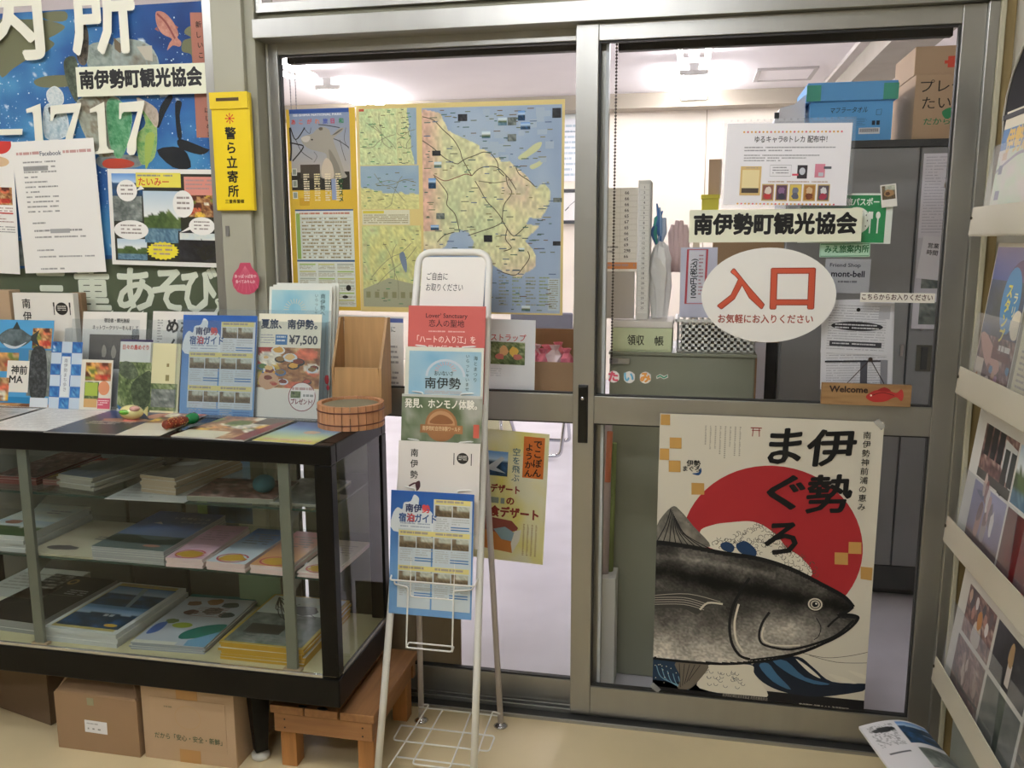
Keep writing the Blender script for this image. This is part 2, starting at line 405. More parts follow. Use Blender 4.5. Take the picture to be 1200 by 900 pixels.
# ================================================================ the setting
def struct(name, x0, x1, y0, y1, z0, z1, m, b=.0, **k): return box(name, x0, x1, y0, y1, z0, z1, m, None, b, kind='structure', **k)
FLOORM = mat('beige_vinyl_floor', '#d8c69c', .38, var=.10, vscale=3, bump=.05, bscale=30)
def speck_floor():
    m = mat('speckled_office_floor', '#cac8cf', .32, var=.10, vscale=5, bump=.04, bscale=60); return m
OFLOOR = speck_floor()
WALLW = mat('cream_wallboard', '#e8dfce', .7, var=.02)
WALLB = mat('beige_wall_paint', '#c0bbab', .7, var=.03)
CEIL = mat('white_ceiling_board', '#d8d4d2', .85, var=.03, vscale=4)
CEILF = mat('hall_ceiling_board', '#d4d2ca', .85)
struct('floor', -3.4, .72, -4.6, .09, -.05, 0, FLOORM)
struct('floor_office', -4.6, 1.6, .09, 5.65, -.05, -.002, OFLOOR)
struct('ceiling', -3.4, .72, -4.6, .0, 2.6, 2.65, CEILF)
struct('ceiling_office', -4.6, 1.6, .1, 5.65, 2.45, 2.5, CEIL)
struct('wall_left', -3.45, -3.4, -4.6, 0, 0, 2.6, WALLB)
struct('wall_right', .72, .77, -4.6, .06, 0, 2.6, WALLB)
struct('wall_rear', -3.4, .72, -4.65, -4.6, 0, 2.6, WALLB)
struct('wall_front', -3.4, .72, .0, .1, 2.2, 2.65, WALLB)
struct('wall_front_right', .461, .72, 0, .06, 0, 2.2, WALLB)
struct('wall_office_back', -4.6, 1.6, 5.65, 5.7, 0, 2.45, WALLW)
struct('wall_office_left', -4.65, -4.6, .1, 5.65, 0, 2.45, WALLW)
struct('wall_office_right', 1.6, 1.65, .1, 5.65, 0, 2.45, mat('white_wall_paint', '#e2dcd6', .8))
struct('wall_office_front', -4.6, -3.4, .05, .1, 0, 2.6, WALLW)
struct('wall_office_front_right', .72, 1.6, .06, .1, 0, 2.6, WALLW)
BEAM = mat('grey_concrete_beam', '#8a8478', .8, var=.08)
struct('trim_beam', .82, 1.08, .1, 5.65, 2.3, 2.45, BEAM)
struct('trim_beam_far', -4.6, .82, 5.42, 5.65, 2.33, 2.45, mat('grey_beige_pelmet', '#9c9484', .7))
struct('trim_beam_edge', .76, .82, .1, 5.42, 2.42, 2.45, mat('ceiling_edge_strip', '#b4afa8', .7))
struct('trim_wall_seam', -.112, -.104, 5.643, 5.65, 0, 2.33, mat('wall_joint', '#a89e88', .7))
# pillar between left window and sliding doors
struct('trim_pillar', -1.392, -1.308, -.022, .1, 0, 2.2, mat('greenish_grey_paint', '#a5a391', .5, var=.03), .002)
struct('trim_pillar_side', -1.308, -1.281, -.008, .1, 0, 2.2, mat('pillar_edge_paint', '#93917f', .5), .002)
# header rail over the doors, transom light above it
struct('trim_header', -1.281, .43, -.02, .1, 1.748, 1.793, ALU, .001)
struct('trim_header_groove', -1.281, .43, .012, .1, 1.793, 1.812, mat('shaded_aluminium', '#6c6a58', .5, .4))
w2 = thing('window_transom', (-.42, .03, 1.812), kind='structure')
MB().box(-1.281, .43, 0, .05, 1.812, 1.836, .001).box(-1.281, .43, 0, .05, 2.16, 2.2, .001).box(-1.281, -1.262, .0, .05, 1.836, 2.16).box(-.35, -.32, 0, .05, 1.836, 2.16).box(.41, .43, 0, .05, 1.836, 2.16).build('frame', ALU, w2)
for a, b in ((-1.262, -.35), (-.32, .41)): box('pane', a, b, .02, .025, 1.836, 2.16, GLASS, w2, 0)
struct('trim_right_jamb', .408, .430, -.012, .06, 0, 1.748, ALU, .002)
struct('trim_right_jamb_edge', .430, .441, -.018, .06, 0, 2.2, mat('pale_jamb_paint', '#b5b097', .5), .002)
struct('trim_right_wood', .441, .4625, -.01, .06, 0, 2.2, mat('brown_wood_trim', '#87744a', .6, var=.15, vscale=8, stretch=(12, 12, 1)), .001)
# floor track
tr = thing('trim_floor_track', (-.42, .02, 0), kind='structure')
MB().box(-1.281, .43, -.028, .1, 0, .004).box(-1.281, .43, -.03, -.024, 0, .008).box(-1.281, .43, .012, .018, 0, .014).box(-1.281, .43, .036, .042, 0, .012).box(-1.281, .43, .058, .064, 0, .014).build('rail', ALU, tr)
MB().box(-1.281, .43, -.022, .01, .004, .0055).box(-1.281, .43, .019, .035, .004, .0055).build('groove', ALU_D, tr)

# sliding doors: stiles, rails, panes, gaskets
def leaf(name, x0, x1, sl, sr, y, zt, zb, top, mid0, mid1, bot):
    d = thing(name, ((x0+x1)/2, y+.015, zb), kind='structure')
    MB().box(x0, x0+sl, y, y+.03, zb, zt, .0015).build('stile', ALU, d)
    MB().box(x1-sr, x1, y, y+.03, zb, zt, .0015).build('stile', ALU, d)
    for a, b in ((top, zt), (mid0, mid1), (zb, bot)): box('rail', x0+sl, x1-sr, y+.002, y+.028, a, b, ALU, d, .001)
    for a, b in ((mid1, top), (bot, mid0)):
        g = MB(); t = .004; X0, X1 = x0+sl, x1-sr
        g.box(X0, X0+t, y+.007, y+.021, a, b).box(X1-t, X1, y+.007, y+.021, a, b).box(X0+t, X1-t, y+.007, y+.021, a, a+t).box(X0+t, X1-t, y+.007, y+.021, b-t, b)
        p = box('pane', X0+.001, X1-.001, y+.0115, y+.0165, a+.001, b-.001, GLASS, d, 0)
        g.build('gasket', ALU_D, p)
    return d
dR = leaf('door_2', -.472, .408, .053, .047, 0, 1.747, .014, 1.708, .799, .868, .092)
dL = leaf('door_1', -1.306, -.398, .058, .062, .045, 1.755, .006, 1.720, .790, .863, .079)
box('pale_stile_strip', -.4045, -.3975, .032, .044, .08, 1.72, mat('pale_blue_grey_strip', '#c4c8cc', .3), dL, 0)  # added pale strip that whitens the left leaf's stile edge
MB().box(-1.277, -1.272, .040, .046, .006, 1.748).build('seal', mat('pale_grey_strip', '#b4b2a8', .5), dL)
h = box('pull_handle', -.4585, -.4335, -.002, .004, .748, .897, mat('black_plastic', '#111112', .35), dR, .002)
MB().box(-.4565, -.4355, -.004, .0, .752, .893, .0015).build('recess', mat('black_recess', '#050506', .25), h)
MB().ell((-.4475, -.0045, .862), (.0045, .0016, .0045)).build('lock', CHROME, h)

# left window: frame, glass, panels below it
w1 = thing('window_1', (-2.3, .03, .80), kind='structure')
box('frame', -1.424, -1.392, -.006, .05, .78, 2.2, ALU, w1, .001)
box('sill', -3.4, -1.424, -.012, .05, .78, .815, ALU, w1, .001)
box('pane', -3.4, -1.425, .001, .006, .815, 2.2, GLASS, w1, 0)
LOWP = mat('slate_grey_panel', '#5d605c', .55, var=.05, vscale=3)
wl = thing('wall_front_lower', (-2.3, .03, 0), kind='structure')
for i, (a, b) in enumerate(((-3.4, -2.1), (-2.09, -1.76), (-1.75, -1.58), (-1.57, -1.392))):
    box('panel', a, b, .006, .05, 0, .78, LOWP if i != 2 else mat('dark_slate_panel', '#35383a', .5), wl, .002)
box('backing', -3.4, -1.392, .05, .06, 0, .78, DGREY, wl, 0)

# ================================================================ posters, stickers and papers on the wall, window and doors
BK = '#151515'
# --- white vinyl lettering on the window
WV = mat('white_cut_vinyl', '#f0eedc', .5)
def vinyl(name, parent, faces2d, x, z, y=-.0008, t=.0006, m=WV):
    mb = MB()
    for poly in faces2d: mb.quadprism([(x+a, y+t, z-b) for a, b in poly], (0, -t, 0))
    return mb.build(name, m, parent)
def vinyl_char(ch, x0, x1, z0, z1, parent, bold=.035):
    v, f, a0, a1 = glyphs(ch, bold); b0 = min(q[1] for q in v); b1 = max(q[1] for q in v); mb = MB()
    nb = len(glyphs(ch)[0]); P = [(x0+(a-a0)/(a1-a0)*(x1-x0), -.0008-(i//nb)*2e-5, z0+(b-b0)/(b1-b0)*(z1-z0)) for i, (a, b) in enumerate(v)]; mb.add(P, f)
    return mb.build('character', WV, parent)
t = thing('window_lettering', (-1.85, -.0008, 1.735), 'large white cut vinyl characters at the top of the left window', 'lettering')
vinyl_char('内', -2.085, -1.888, 1.726, 1.925, t); vinyl_char('所', -1.806, -1.615, 1.731, 1.93, t)
t = thing('window_lettering', (-1.9, -.0008, 1.5), 'white cut vinyl phone number digits across the blue poster', 'lettering')
for p in ([(28.6,328.1),(100.1,328.8),(97.02,344.2),(26.81,343.6)],
          [(116.3,278.2),(162.1,264.9),(160.8,357.7),(164.1,367.4),(175.1,370),(174.5,375.9),(116.3,376.4),(117,370.4),(130.1,367.7),(136,358.9),(136.9,290.6),(134.6,285.8),(117.3,288.3)],
          [(192.2,271.7),(286.1,267.1),(283.8,277.5),(253.7,352.9),(248.7,376.5),(225.7,375.9),(231.5,352.4),(261.8,291.4),(209.6,292.8),(202.3,295.5),(195.3,310.1),(188.2,311)],
          [(310.6,284.2),(355.2,266.5),(353.3,378.9),(358,387.8),(372.7,391),(373.6,396.9),(315.7,400.4),(316.2,394.5),(326.1,391.2),(330.5,381.3),(332,296.5),(329.8,290.6),(310.4,293.5)],
          [(399.4,270.8),(473.3,267.5),(471.7,278.9),(442.8,363.5),(440.4,392.5),(432.7,404.1),(419.1,404.9),(411.7,396.6),(414.7,377.3),(426.9,351.4),(451.8,294.3),(411.6,294.2),(405.1,298.7),(401.3,311.3),(395.8,312.3)]):
    vinyl('character', t, [[(a/1000, b/1000) for a, b in p]], -2.08, 1.88)
# --- big festival poster behind the window glass
s = Print(.728, .97, '#2c5c94', U=728)
s.raster(0, 0, 728, 640, lambda a, b: PHOTO('star', a, b, 2), 90, 80, 1)
OL = '#77785a'
R_ = random.Random(77)
for i in range(900):
    x = R_.uniform(4, 724); y = R_.triangular(4, 620, 300); d_ = R_.choice((1.4, 1.8, 2.4, 3.6)); s.quad(x, y, x+d_, y+d_, R_.choice(('#cfe0f0', '#9cc4e8', '#e8f0f4', '#7cb4e0')), 1.6)
for p in ([(110.4,17.23),(177.2,17.69),(249.8,23.03),(306.5,41.24),(280.5,60.01),(255.3,70.32),(271,85.42),(230.3,109.6),(183.6,120.5),(138.9,140.9),(94.31,156.8)],
          [(198.8,175.5),(235,165.1),(304.6,164.9),(331.3,174.6),(322.7,191.7),(246,194.8),(207.9,189.3)],
          [(670.5,58.92),(741.2,54.12),(734.1,164.5),(705.1,166.2),(673.4,156.5),(668.9,128.3),(643.6,118.8),(648.7,93.96),(671.8,86.68),(653.3,74.71)],
          [(237.7,6.418),(310.1,4.456),(311.3,27.23),(263.3,25.99)]): s.spoly(p, OL, 2, 4)
s.tex([(294.3,129.7),(329.7,119.6),(335.5,166),(325.4,235.5),(301.8,193.8)], ['#2c3028', '#4c5848', '#7c8674'], 2, 1)
s.tex([(337.4,39.89),(365,35.57),(375.4,70.14),(362.2,138.2),(336,125.6)], ['#1c1c20', '#3c3834', '#74685c', '#2c2c30'], 3, 2)
s.tex([(373.2,92.85),(440.8,93.02),(442.3,152.9),(370.8,155.8)], ['#5c6864', '#98a49c', '#c4c8c0'], 2, 3)
s.tex([(448.3,84.85),(488.7,81.04),(553.4,100.9),(568.7,157.9),(442.3,152.9)], ['#54504c', '#8c8678', '#a8b4b0', '#d0ccc0'], 2, 4)
s.poly([(513.6,101.9),(558.6,101.1),(558.2,140.5),(537.4,135.2)], '#c8c0b0', 3); s.poly([(449,76.39),(474,97.33),(465.6,116.8),(449.9,104.8)], '#7a6a54', 3)
s.tex([(234.3,206.1),(260.3,191.2),(283,207.8),(283.9,234.2),(261.8,245.3),(238.6,232.7)], ['#8cb0c4', '#c8d4d8', '#e8ecec', '#5c7484'], 3, 5, sc=9); s.tex([(223.3,244),(269.4,239.6),(293.7,275.7),(282.1,322.8),(218.5,324.2)], ['#6c94ac', '#a4bcc8', '#dce4e8', '#54707c'], 3, 6, sc=7)
s.spoly([(237.4,244.5),(260.6,257),(251.9,274.5),(237.6,262.2)], '#2c3438', 4, 3)
s.tex([(326,229.7),(449.3,228),(468,327.4),(401.4,384.9),(344.2,330.3)], ['#5c5c54', '#8c8c80', '#b0b4a4', '#74604c', '#a4a898'], 2, 7, sc=7)
s.tex([(414.5,238.4),(448.8,233.7),(486.4,269.7),(466,350.9),(435.8,385.6),(412.5,337.8)], ['#246048', '#3f8a5a', '#7cb48c', '#a8c8a0'], 3, 8, sc=6)
s.tex([(503.1,229.8),(541.3,254),(557.2,306.5),(544.7,381.9),(502.8,398.7),(495,328.1),(524.8,294)], ['#3c7c4c', '#68a060', '#a4c078', '#8c9c80'], 3, 9, sc=6)
s.spoly([(522,328.8),(549.2,323.7),(530.8,387.5),(515.4,410.7)], '#a8bc5c', 4, 3)
s.tex([(503.1,229.8),(560.8,260.4),(557.2,306.5),(535.7,282.7)], ['#8c7c6c', '#c4b4a4', '#dcd4c8'], 4, 10)
s.spoly([(596.5,227.2),(609.2,233.3),(583.1,272.6),(563.9,306.6),(557.9,297.8),(571.2,255)], '#1c2026', 3, 3); s.spoly([(614.7,247.8),(634.6,245.5),(625.6,279.6),(628.5,331.4),(615.2,331.1)], '#20242a', 3, 3)
s.spoly([(621.4,337.1),(692.1,361.8),(704.8,367.9),(677.9,378.8),(619.8,360.2)], '#1c1e24', 3, 3); s.spoly([(552.8,364.5),(626.4,360.3),(649.3,410.2),(596.2,409.3)], '#1c1e24', 3, 3)
s.tex([(374.4,378.4),(464.1,374.4),(517.3,387.2),(488.6,407.3),(385.6,407.2)], ['#2c3438', '#5a6468', '#8c9490', '#344c6c'], 2, 11)
s.spoly([(386.5,397.7),(401.4,384.9),(449.5,384.7),(482.7,395.4),(468.1,406.9),(406.2,408.8)], '#b8402c', 4, 4)
fx = [(576,20.97),(595.6,20.32),(614.1,33.99),(628.8,54.12),(636.9,76.72),(633.1,84.89),(643.3,96.5),(638,107.4),(618.7,103.8),(601.5,115.3),(609.4,97.76),(616.7,86.92),(591.5,74.59),(576.9,51.59)]
s.tex(fx, ['#9c6058', '#c08474', '#d8a898'], 3, 12, sc=8); s.curve([(579.1,23.9),(603.4,47.32),(626.4,87.37)], 5, '#8e4c48', 4)
for p in ([(576.6,56.03),(569.6,61.27),(582.2,68.57)], [(628.8,54.12),(638.1,60.12),(631.3,65.34)]): s.poly(p, '#a86458', 4)
st = [(672.8,25.95),(711.1,27.92),(710.1,336.4),(671,335.4)]; s.poly(st, '#b07464', 3)
x0, y0 = st[0]; x1, y1 = st[3]
for i, ch in enumerate('新しいこと、'): s.text(ch, x0+14+i*1.5, y0+22+i*25, 17, '#1c1814', .02, 5)
for i, ch in enumerate('はじめます。'): s.text(ch, x0+26+i*1.5, y0+234+i*20, 15, '#1c1814', .02, 5)
# olive title band with white brush title
yb = [(32.97,690.2),(748.2,671.2)]; s.poly([(0, 690), (250, 660), (520, 640), (728, 632), (728, 970), (0, 970)], '#57604a', 3)
s.raster(0, 600, 360, 670, lambda a, b: PHOTO('grey', a, b, 6), 20, 5, 2)
for ch, x, w_ in (('三', 175, 120), ('重', 300, 130), ('あ', 430, 135), ('そ', 540, 120), ('び', 630, 125)):
    s.text(ch, x-30, 668, 132, '#e4e8d6', .035, 5, fit=w_*.86)
for pts in (((330, 800), (360, 815), (385, 790)), ((455, 770), (430, 800), (450, 815), (480, 790)), ((640, 790), (670, 815), (705, 780), (700, 760), (715, 755))):
    s.curve(pts, 9, '#e4e8d6', 5, 6, taper=True)
s.place('festival_poster', -1.776, .012, .882, material=PAPER, label='large blue starry festival poster of costumed dancers behind the left window glass', cat='poster')

def assoc_sign(w, h):
    s = Print(w, h, '#e9ead2', U=384, thick=.0015)
    s.text('南伊勢町観光協会', 10, 9, 50, BK, .055, 2, fit=364); return s
def put(s, q, name, label, cat, mat_=PAPER, dy=0, group=None, tilt=0): x, y, z, w, h, r = q; return s.place(name, x, y+dy, z, roll=r, tilt=tilt, material=mat_, label=label, cat=cat, group=group)
def sheet(q, base='#f0eee8', **k): return Print(q[3], q[4], base, **k)
q = (-1.613, -0.003, 1.626, 0.3765, 0.07516, -0.5908); put(assoc_sign(q[3], q[4]), q, 'name_sign', 'white name sign with black characters over the blue poster on the left window', 'sign', VINYL)
q = (-0.00888, -0.003, 1.245, 0.3827, 0.07504, 0.2099); put(assoc_sign(q[3], q[4]), q, 'name_sign', 'cream name sign with black characters above the oval entrance sign on the right door', 'sign', VINYL)
# papers on the left window
q = (-2.113, -0.004, 1.163, 0.1707, 0.3592, -2.345); s = sheet(q)
s.ell(76, 4, 22, 16, '#c23a34'); s.ell(72, 32, 20, 8, '#d8b890'); s.photo(46, 72, 94, 100, 'food', 3); s.greek(50, 104, 94, 130, 6, '#8a4038'); s.rect(50, 112, 94, 114, '#c23a34', 3); s.greek(50, 134, 96, 146, 3)
put(s, q, 'flyer', 'white flyer with red disc and food photo at the left edge of the picture', 'flyer')
q = (-1.881, -0.006, 1.165, 0.2542, 0.3542, 1.269); s = sheet(q)
s.greek(5, 11, 34, 15, 1, '#b05850', fh=.9, ragged=False); s.text('Facebook', 34, 10, 6.6, '#23304e', .01, 3, fit=26); s.greek(62, 11, 96, 15, 1, '#b05850', fh=.9, ragged=False)
s.greek(12, 21, 52, 78, 11, '#555555', fh=.38); s.rect(12, 26, 42, 31, '#9a9a98', 2); s.greek(13, 27, 41, 30, 1, '#333333', 3, fh=.8, ragged=False)
s.greek(16, 85, 32, 89, 1, '#555555'); s.greek(17, 93, 76, 97, 1, '#444444', fh=.6, ragged=False); s.rect(37, 92.5, 61, 97, '#a8a8a6', 3); s.greek(17, 100, 80, 104, 1, '#555555', fh=.5, ragged=False)
s.greek(18, 114, 40, 118, 1, '#666666', ragged=False); s.greek(20, 121, 88, 125, 1, '#777777', ragged=False); s.greek(20, 134, 50, 138, 1, '#666666', ragged=False)
put(s, q, 'notice', 'white typed notice sheet on the left window beside the framed photo flyer', 'notice')
q = (-1.558, -0.005, 1.184, 0.3522, 0.2526, -1.41); s = sheet(q, '#eceae2', U=150)
H = s.V; s.rect(5, 5, 145, H-5, '#2c2c20', 1)
s.photo(5, 5, 44, 32, 'sea', 4, l=2); s.photo(5, 30, 42, 58, 'grey', 8, l=2); s.photo(100, 26, 138, 52, 'food', 31, l=2); s.photo(8, 78, 46, H-6, 'land', 5, l=2); s.photo(86, 68, 144, H-6, 'dark', 9, l=3); s.photo(88, 70, 142, H-30, 'pale', 9, l=4)
for k in range(16): R_ = random.Random(k); s.curve([(118, 100), (118+R_.uniform(-12, 18), 90), (118+R_.uniform(-20, 24), 74+R_.uniform(0, 14))], .8, '#26261c', 5, 3)
s.rect(36, 4, 92, 20, '#e6da5a', 3); s.greek(38, 6, 82, 9, 1, BK, 4, fh=.8); s.text('たいみー', 39, 9, 10, '#c8372c', .02, 4)
s.rect(96, 8, 138, 28, '#d48c80', 3); s.greek(98, 11, 134, 24, 3, '#7a1e1c', 4, ragged=False)
for cx, cy, rx, ry, l1 in ((24, 24, 13, 12, 1), (94, 38, 13, 15, 2), (27, 68, 22, 11, 3), (116, 62, 16, 10, 4)):
    s.ell(cx, cy, rx, ry, '#f2f0ea', 5); s.greek(cx-rx*.6, cy-ry*.55, cx+rx*.6, cy+ry*.6, 3, '#553030', 6, seed=l1, ragged=False)
s.poly([(42, 18), (46, 22), (36, 24)], '#f2f0ea', 5); s.poly([(88, 70), (102, 62), (102, 66)], '#f2f0ea', 5)
pts = []
for i in range(40): r = 1.0 if i % 2 else .86; pts.append((66+21*r*math.cos(i*math.pi/20), H-17+10.5*r*math.sin(i*math.pi/20)))
s.poly(pts, '#e8d83c', 6); s.greek(54, H-24, 78, H-10, 3, '#7a3020', 7, ragged=False, seed=4)
s.photo(44, 24, 90, H-26, 'land', 8, 22, 3)
put(s, q, 'photo_flyer', 'white framed photo flyer with yellow starburst and speech bubbles on the left window', 'flyer', GLOSSY)
# yellow police sign, pillar
t = thing('wall_sign', (-1.337, -.03, 1.33), 'tall yellow vertical sign box with black characters on the grey pillar', 'sign')
YEL = mat('yellow_plastic', '#e6c81a', .35)
x0, x1, z0, z1 = -1.396, -1.29, 1.327, 1.618
MB().box(x0, x1, -.036, -.0225, z0, z1, .002).build('sign_body', YEL, t)
box('cap', x0-.001, x1-.002, -.041, -.036, z1-.040, z1+.001, YEL, t, .001)
box('slot', x0+.018, x1-.026, -.0415, -.0405, z1-.021, z1-.013, mat('dark_slot', '#4a3410', .6), t, 0)
s = Print(x1-x0-.012, z1-z0-.044, '#e9cc1c', U=95, thick=.001)
for k in range(8):
    a = k*math.pi/4; s.line([(47+2*math.cos(a), 22+2*math.sin(a)), (47+13*math.cos(a), 22+13*math.sin(a))], 3.2, '#cc2a1c', 2, taper=[.3, 1])
s.ell(47, 22, 3.5, 3.5, '#cc2a1c', 3)
s.vtext('警ら立寄所', 47, 43, 32, '#16140c', .03, 3, pitch=1.13); s.text('三重県警察', 22, 224, 11, '#2a240c', .02, 3)
s.place('sign_face', -1.345, -.0362, z0+.003, parent=t, material=VINYL)
# pink shell sticker
s = Print(.078, .082, '#c14a64', U=78, shape=[(26, 0), (54, 0), (58, 12), (72, 26), (78, 44), (74, 62), (62, 76), (48, 82), (30, 82), (14, 76), (3, 62), (0, 46), (6, 28), (20, 14)], thick=.0006)
for k in range(7): s.line([(39, 8), (39+(k-3)*12, 79-abs(k-3)*4)], 1, '#d87a8c', 1)
s.text('あっぱっぱ貝や', 8, 30, 10, '#f6e4e4', .02, 3, fit=62); s.text('食べてみやんか', 10, 44, 10, '#f6e4e4', .02, 3, fit=56)
s.place('shell_sticker', -1.332, -.0228, 1.112, material=VINYL, label='pink shell shaped sticker with white writing at the pillar below the yellow sign', cat='sticker')
box('socket_plate', -1.381, -1.371, -.0255, -.0215, 1.262, 1.289, mat('grey_latch', '#6e6c66', .5), None, .001, label='small grey latch plate on the pillar beside the framed photo flyer', cat='latch')

# --- papers inside the left door
s = Print(.191, .522, '#d9b23a', U=191)
s.rect(*[(8.369,-0.5995)][0], *[(174.3,15.81)][0], '#2f4f92', 2); s.text('ISE-SHIMA NATIONAL PARK', 20, 11, 8, '#f4f4f4', .01, 4, fit=135)
a0 = [(9.529,10.89)][0]; s.raster(a0[0], a0[1], 175, 205, lambda a, b: mixc(H3('#8796b4'), H3('#b8aca0'), b*1.2+.3*(fbm(a, b, 4, 3)-.5)), 16, 18, 2)
for p, w_ in (([(10.88,45.39),(24.4,76.49),(51.34,46.48)], 3), ([(6.916,83.79),(28.14,88.14),(44.87,96.24),(13.31,130.4)], 3.5), ([(24.4,76.49),(40.09,107.7),(69.09,127.6)], 1.5), ([(126.2,75.15),(146.9,83.28),(171.4,99.1)], 1.8), ([(147,79.47),(154.3,110.2),(161.8,133.3)], 1.2), ([(164.8,49.53),(159.6,79.77),(171.3,102.9)], 1), ([(8.745,45.33),(10.47,99.33),(6.858,130.3)], 5), ([(47.1,46.36),(63.4,62.1),(68.3,46.93)], 1.2), ([(89.73,39.89),(110.7,42.37),(148.1,49.08)], 2), ([(74.16,108.4),(82.16,120.2),(73.02,135.4)], 1)):
    s.curve(p, w_, '#2a2420', 3, 4)
s.spoly([(39.51,73.02),(52.59,66.43),(71.87,62.32),(85.04,51.2),(102.1,45.94),(118.6,54),(124.4,67.48),(143.8,52.76),(158.6,49.36),(154.1,58.73),(130.4,75.25),(133.9,94.43),(145.3,125.3),(156.7,160.1),(160.3,175.6),(96.85,176.5),(89.06,159),(104.8,136.1),(107.8,114.9),(82.73,106.7),(61.74,100.5),(45.22,88.54)], '#a39c90', 4, 4)
s.spoly([(39.51,73.02),(52.54,67.58),(65.19,69.81),(60.45,81.21),(47.6,82.82)], '#c8bfb4', 5, 4); s.spoly([(116.8,101.7),(140.6,140.6),(147.7,175.4),(126.6,175.1),(119.5,140.2)], '#8a8478', 5, 4)
s.spoly([(126.5,67.53),(147.9,54.77),(156.4,52.34),(139.2,64.04)], '#6a625a', 5, 4); s.blob(*[(70.37,77.61)][0], 2.6, 2, '#1c1814', 6); s.blob(*[(95.61,50.72)][0], 6, 4, '#6a5e50', 5)
s.spoly([(107.4,124.5),(123.7,140.3),(126.6,175.1),(96.93,174.6),(93.63,151.3)], '#c8b8a4', 5, 4)
s.rect(*[(34.32,140.5)][0], *[(89.23,175.6)][0], '#4a4038', 4)
for i, (c_, ch) in enumerate((('#c84a3c', 'あ'), ('#d86a4c', 'こ'), ('#cc5c50', 'が'), ('#d08060', 'れ'), ('#4c5cac', '旅'), ('#c03c5c', '日'), ('#3c8c5c', '和'))): s.text(ch, 14+i*22, 25, 14, c_, .04, 7)
s.rect(8, 160, 171, 206, '#2e2a22', 2)
for k in range(4): s.greek(42+k*30, 164, 58+k*30, 236, 12, ('#e8e4d8', '#f0e8c8')[k % 2], 5, fh=.7, seed=k, ragged=False)
for k in range(3): s.rect(10, 150+k*30, 24, 168+k*30, '#d8d8cc', 5); s.rect(12, 152+k*30, 22, 166+k*30, '#8c9488', 6)
s.vtext('のススメ', 146, 176, 15, '#2c5c34', .03, 7); s.rect(120, 170, 134, 232, '#8c98b8', 4); s.rect(28, 226, 56, 246, '#c89c28', 3)
# timetable half
s.rect(14, 256, 178, 512, '#dde0d6', 2); s.rect(14, 256, 178, 260, '#3c5484', 3); s.greek(26, 264, 170, 272, 1, '#b05878', 4, fh=.7, ragged=False)
s.rect(16, 266, 27, 386, '#93b05c', 3)
for k in range(12): s.rect(30, 276+k*9.2, 172, 277+k*9.2, '#a8aca4', 3); s.greek(32, 278+k*9.2, 170, 284+k*9.2, 1, '#6c7478', 4, fh=.8, fill=.5, seed=k, ragged=False)
for k in range(5): s.rect(30+k*30, 274, 30.8+k*30, 386, '#a8aca4', 3)
s.rect(14, 388, 178, 393, '#3c5c88', 3)
for k in range(3):
    for j in range(6): s.rect(20+k*54, 398+j*19, 66+k*54, 402+j*19, ('#a8c070', '#c8c888', '#b0b8a8')[(j+k) % 3], 3); s.greek(20+k*54, 404+j*19, 68+k*54, 414+j*19, 3, '#70786c', 4, seed=k*9+j)
s.ell(158, 462, 7, 8, '#2c2824', 4); s.ell(148, 486, 8, 4, '#2c2824', 4)
s.place('deer_poster', -1.1475, .070, 1.066, material=PAPER, label='yellow edged sheet with a deer photo above a timetable, left of the big map', cat='poster')
# big map
MW, MH = .542, .529
s = Print(MW, MH, '#dcc684', U=542)
LAND = [(176.3,14.02),(227.7,28.03),(244.9,68),(267.1,78.98),(302.4,96.5),(324.4,105.3),(348.6,120.4),(366.1,131.2),(394.5,138),(422.8,161.4),(448.9,182.6),(464.1,205.8),(477.1,216.3),(494.3,200),(505.2,216.7),(509.6,243.9),(499,270.9),(486,287.7),(455.5,283.2),(446.8,300.1),(481.7,302.4),(455.6,323.4),(444.6,342.5),(464.4,363.9),(473.2,380.9),(471.1,404.5),(455.7,419.6),(424.7,434.9),(398,426.4),(366.8,409.2),(348.9,394.1),(322,381.2),(304.1,368.2),(313.3,348.8),(295.6,320.7),(273.1,312),(250.2,329.2),(231.5,359.5),(196.8,372.7),(169.4,359.5)]
m0 = [(176.4,11.94),(535.3,524.8)]
def mainmap(a, b):
    px = m0[0][0]+a*(m0[1][0]-m0[0][0]); py = m0[0][1]+b*(m0[1][1]-m0[0][1]); wob = 7*(vn(a, b, 18, 4)-.5)
    sea = pal(fbm(a, b, 4, 2)*.8+.1, ['#8a9cba', '#9dafc8', '#b4c2d0']); land = pal(fbm(a, b, 5, 8), ['#b4c49c', '#cdd3a4', '#dcd6a8', '#d8c4a8', '#c4cfa4'])
    L = inside(px+wob, py+wob, LAND); land = mixc(land, H3('#d8b09c'), np.clip((.16-a)*8, 0, 1)*(b < .6)); land *= (.9+.2*vn(a, b, 60, 3))[..., None]
    return np.where(L[..., None], land, sea)
s.raster(m0[0][0], m0[0][1], m0[1][0], m0[1][1], mainmap, 150, 210, 1)
for p in ([(425,136.6),(446.7,120.5),(468.2,104.6),(485.4,100.9),(479,117.1),(455.3,133.1),(435.9,143)], [(455.4,157.8),(472.6,149.9),(489.8,142),(483.4,156.3),(461.9,166.2)]): s.spoly(p, '#cdd0a0', 2, 3)
RD = '#5c5444'
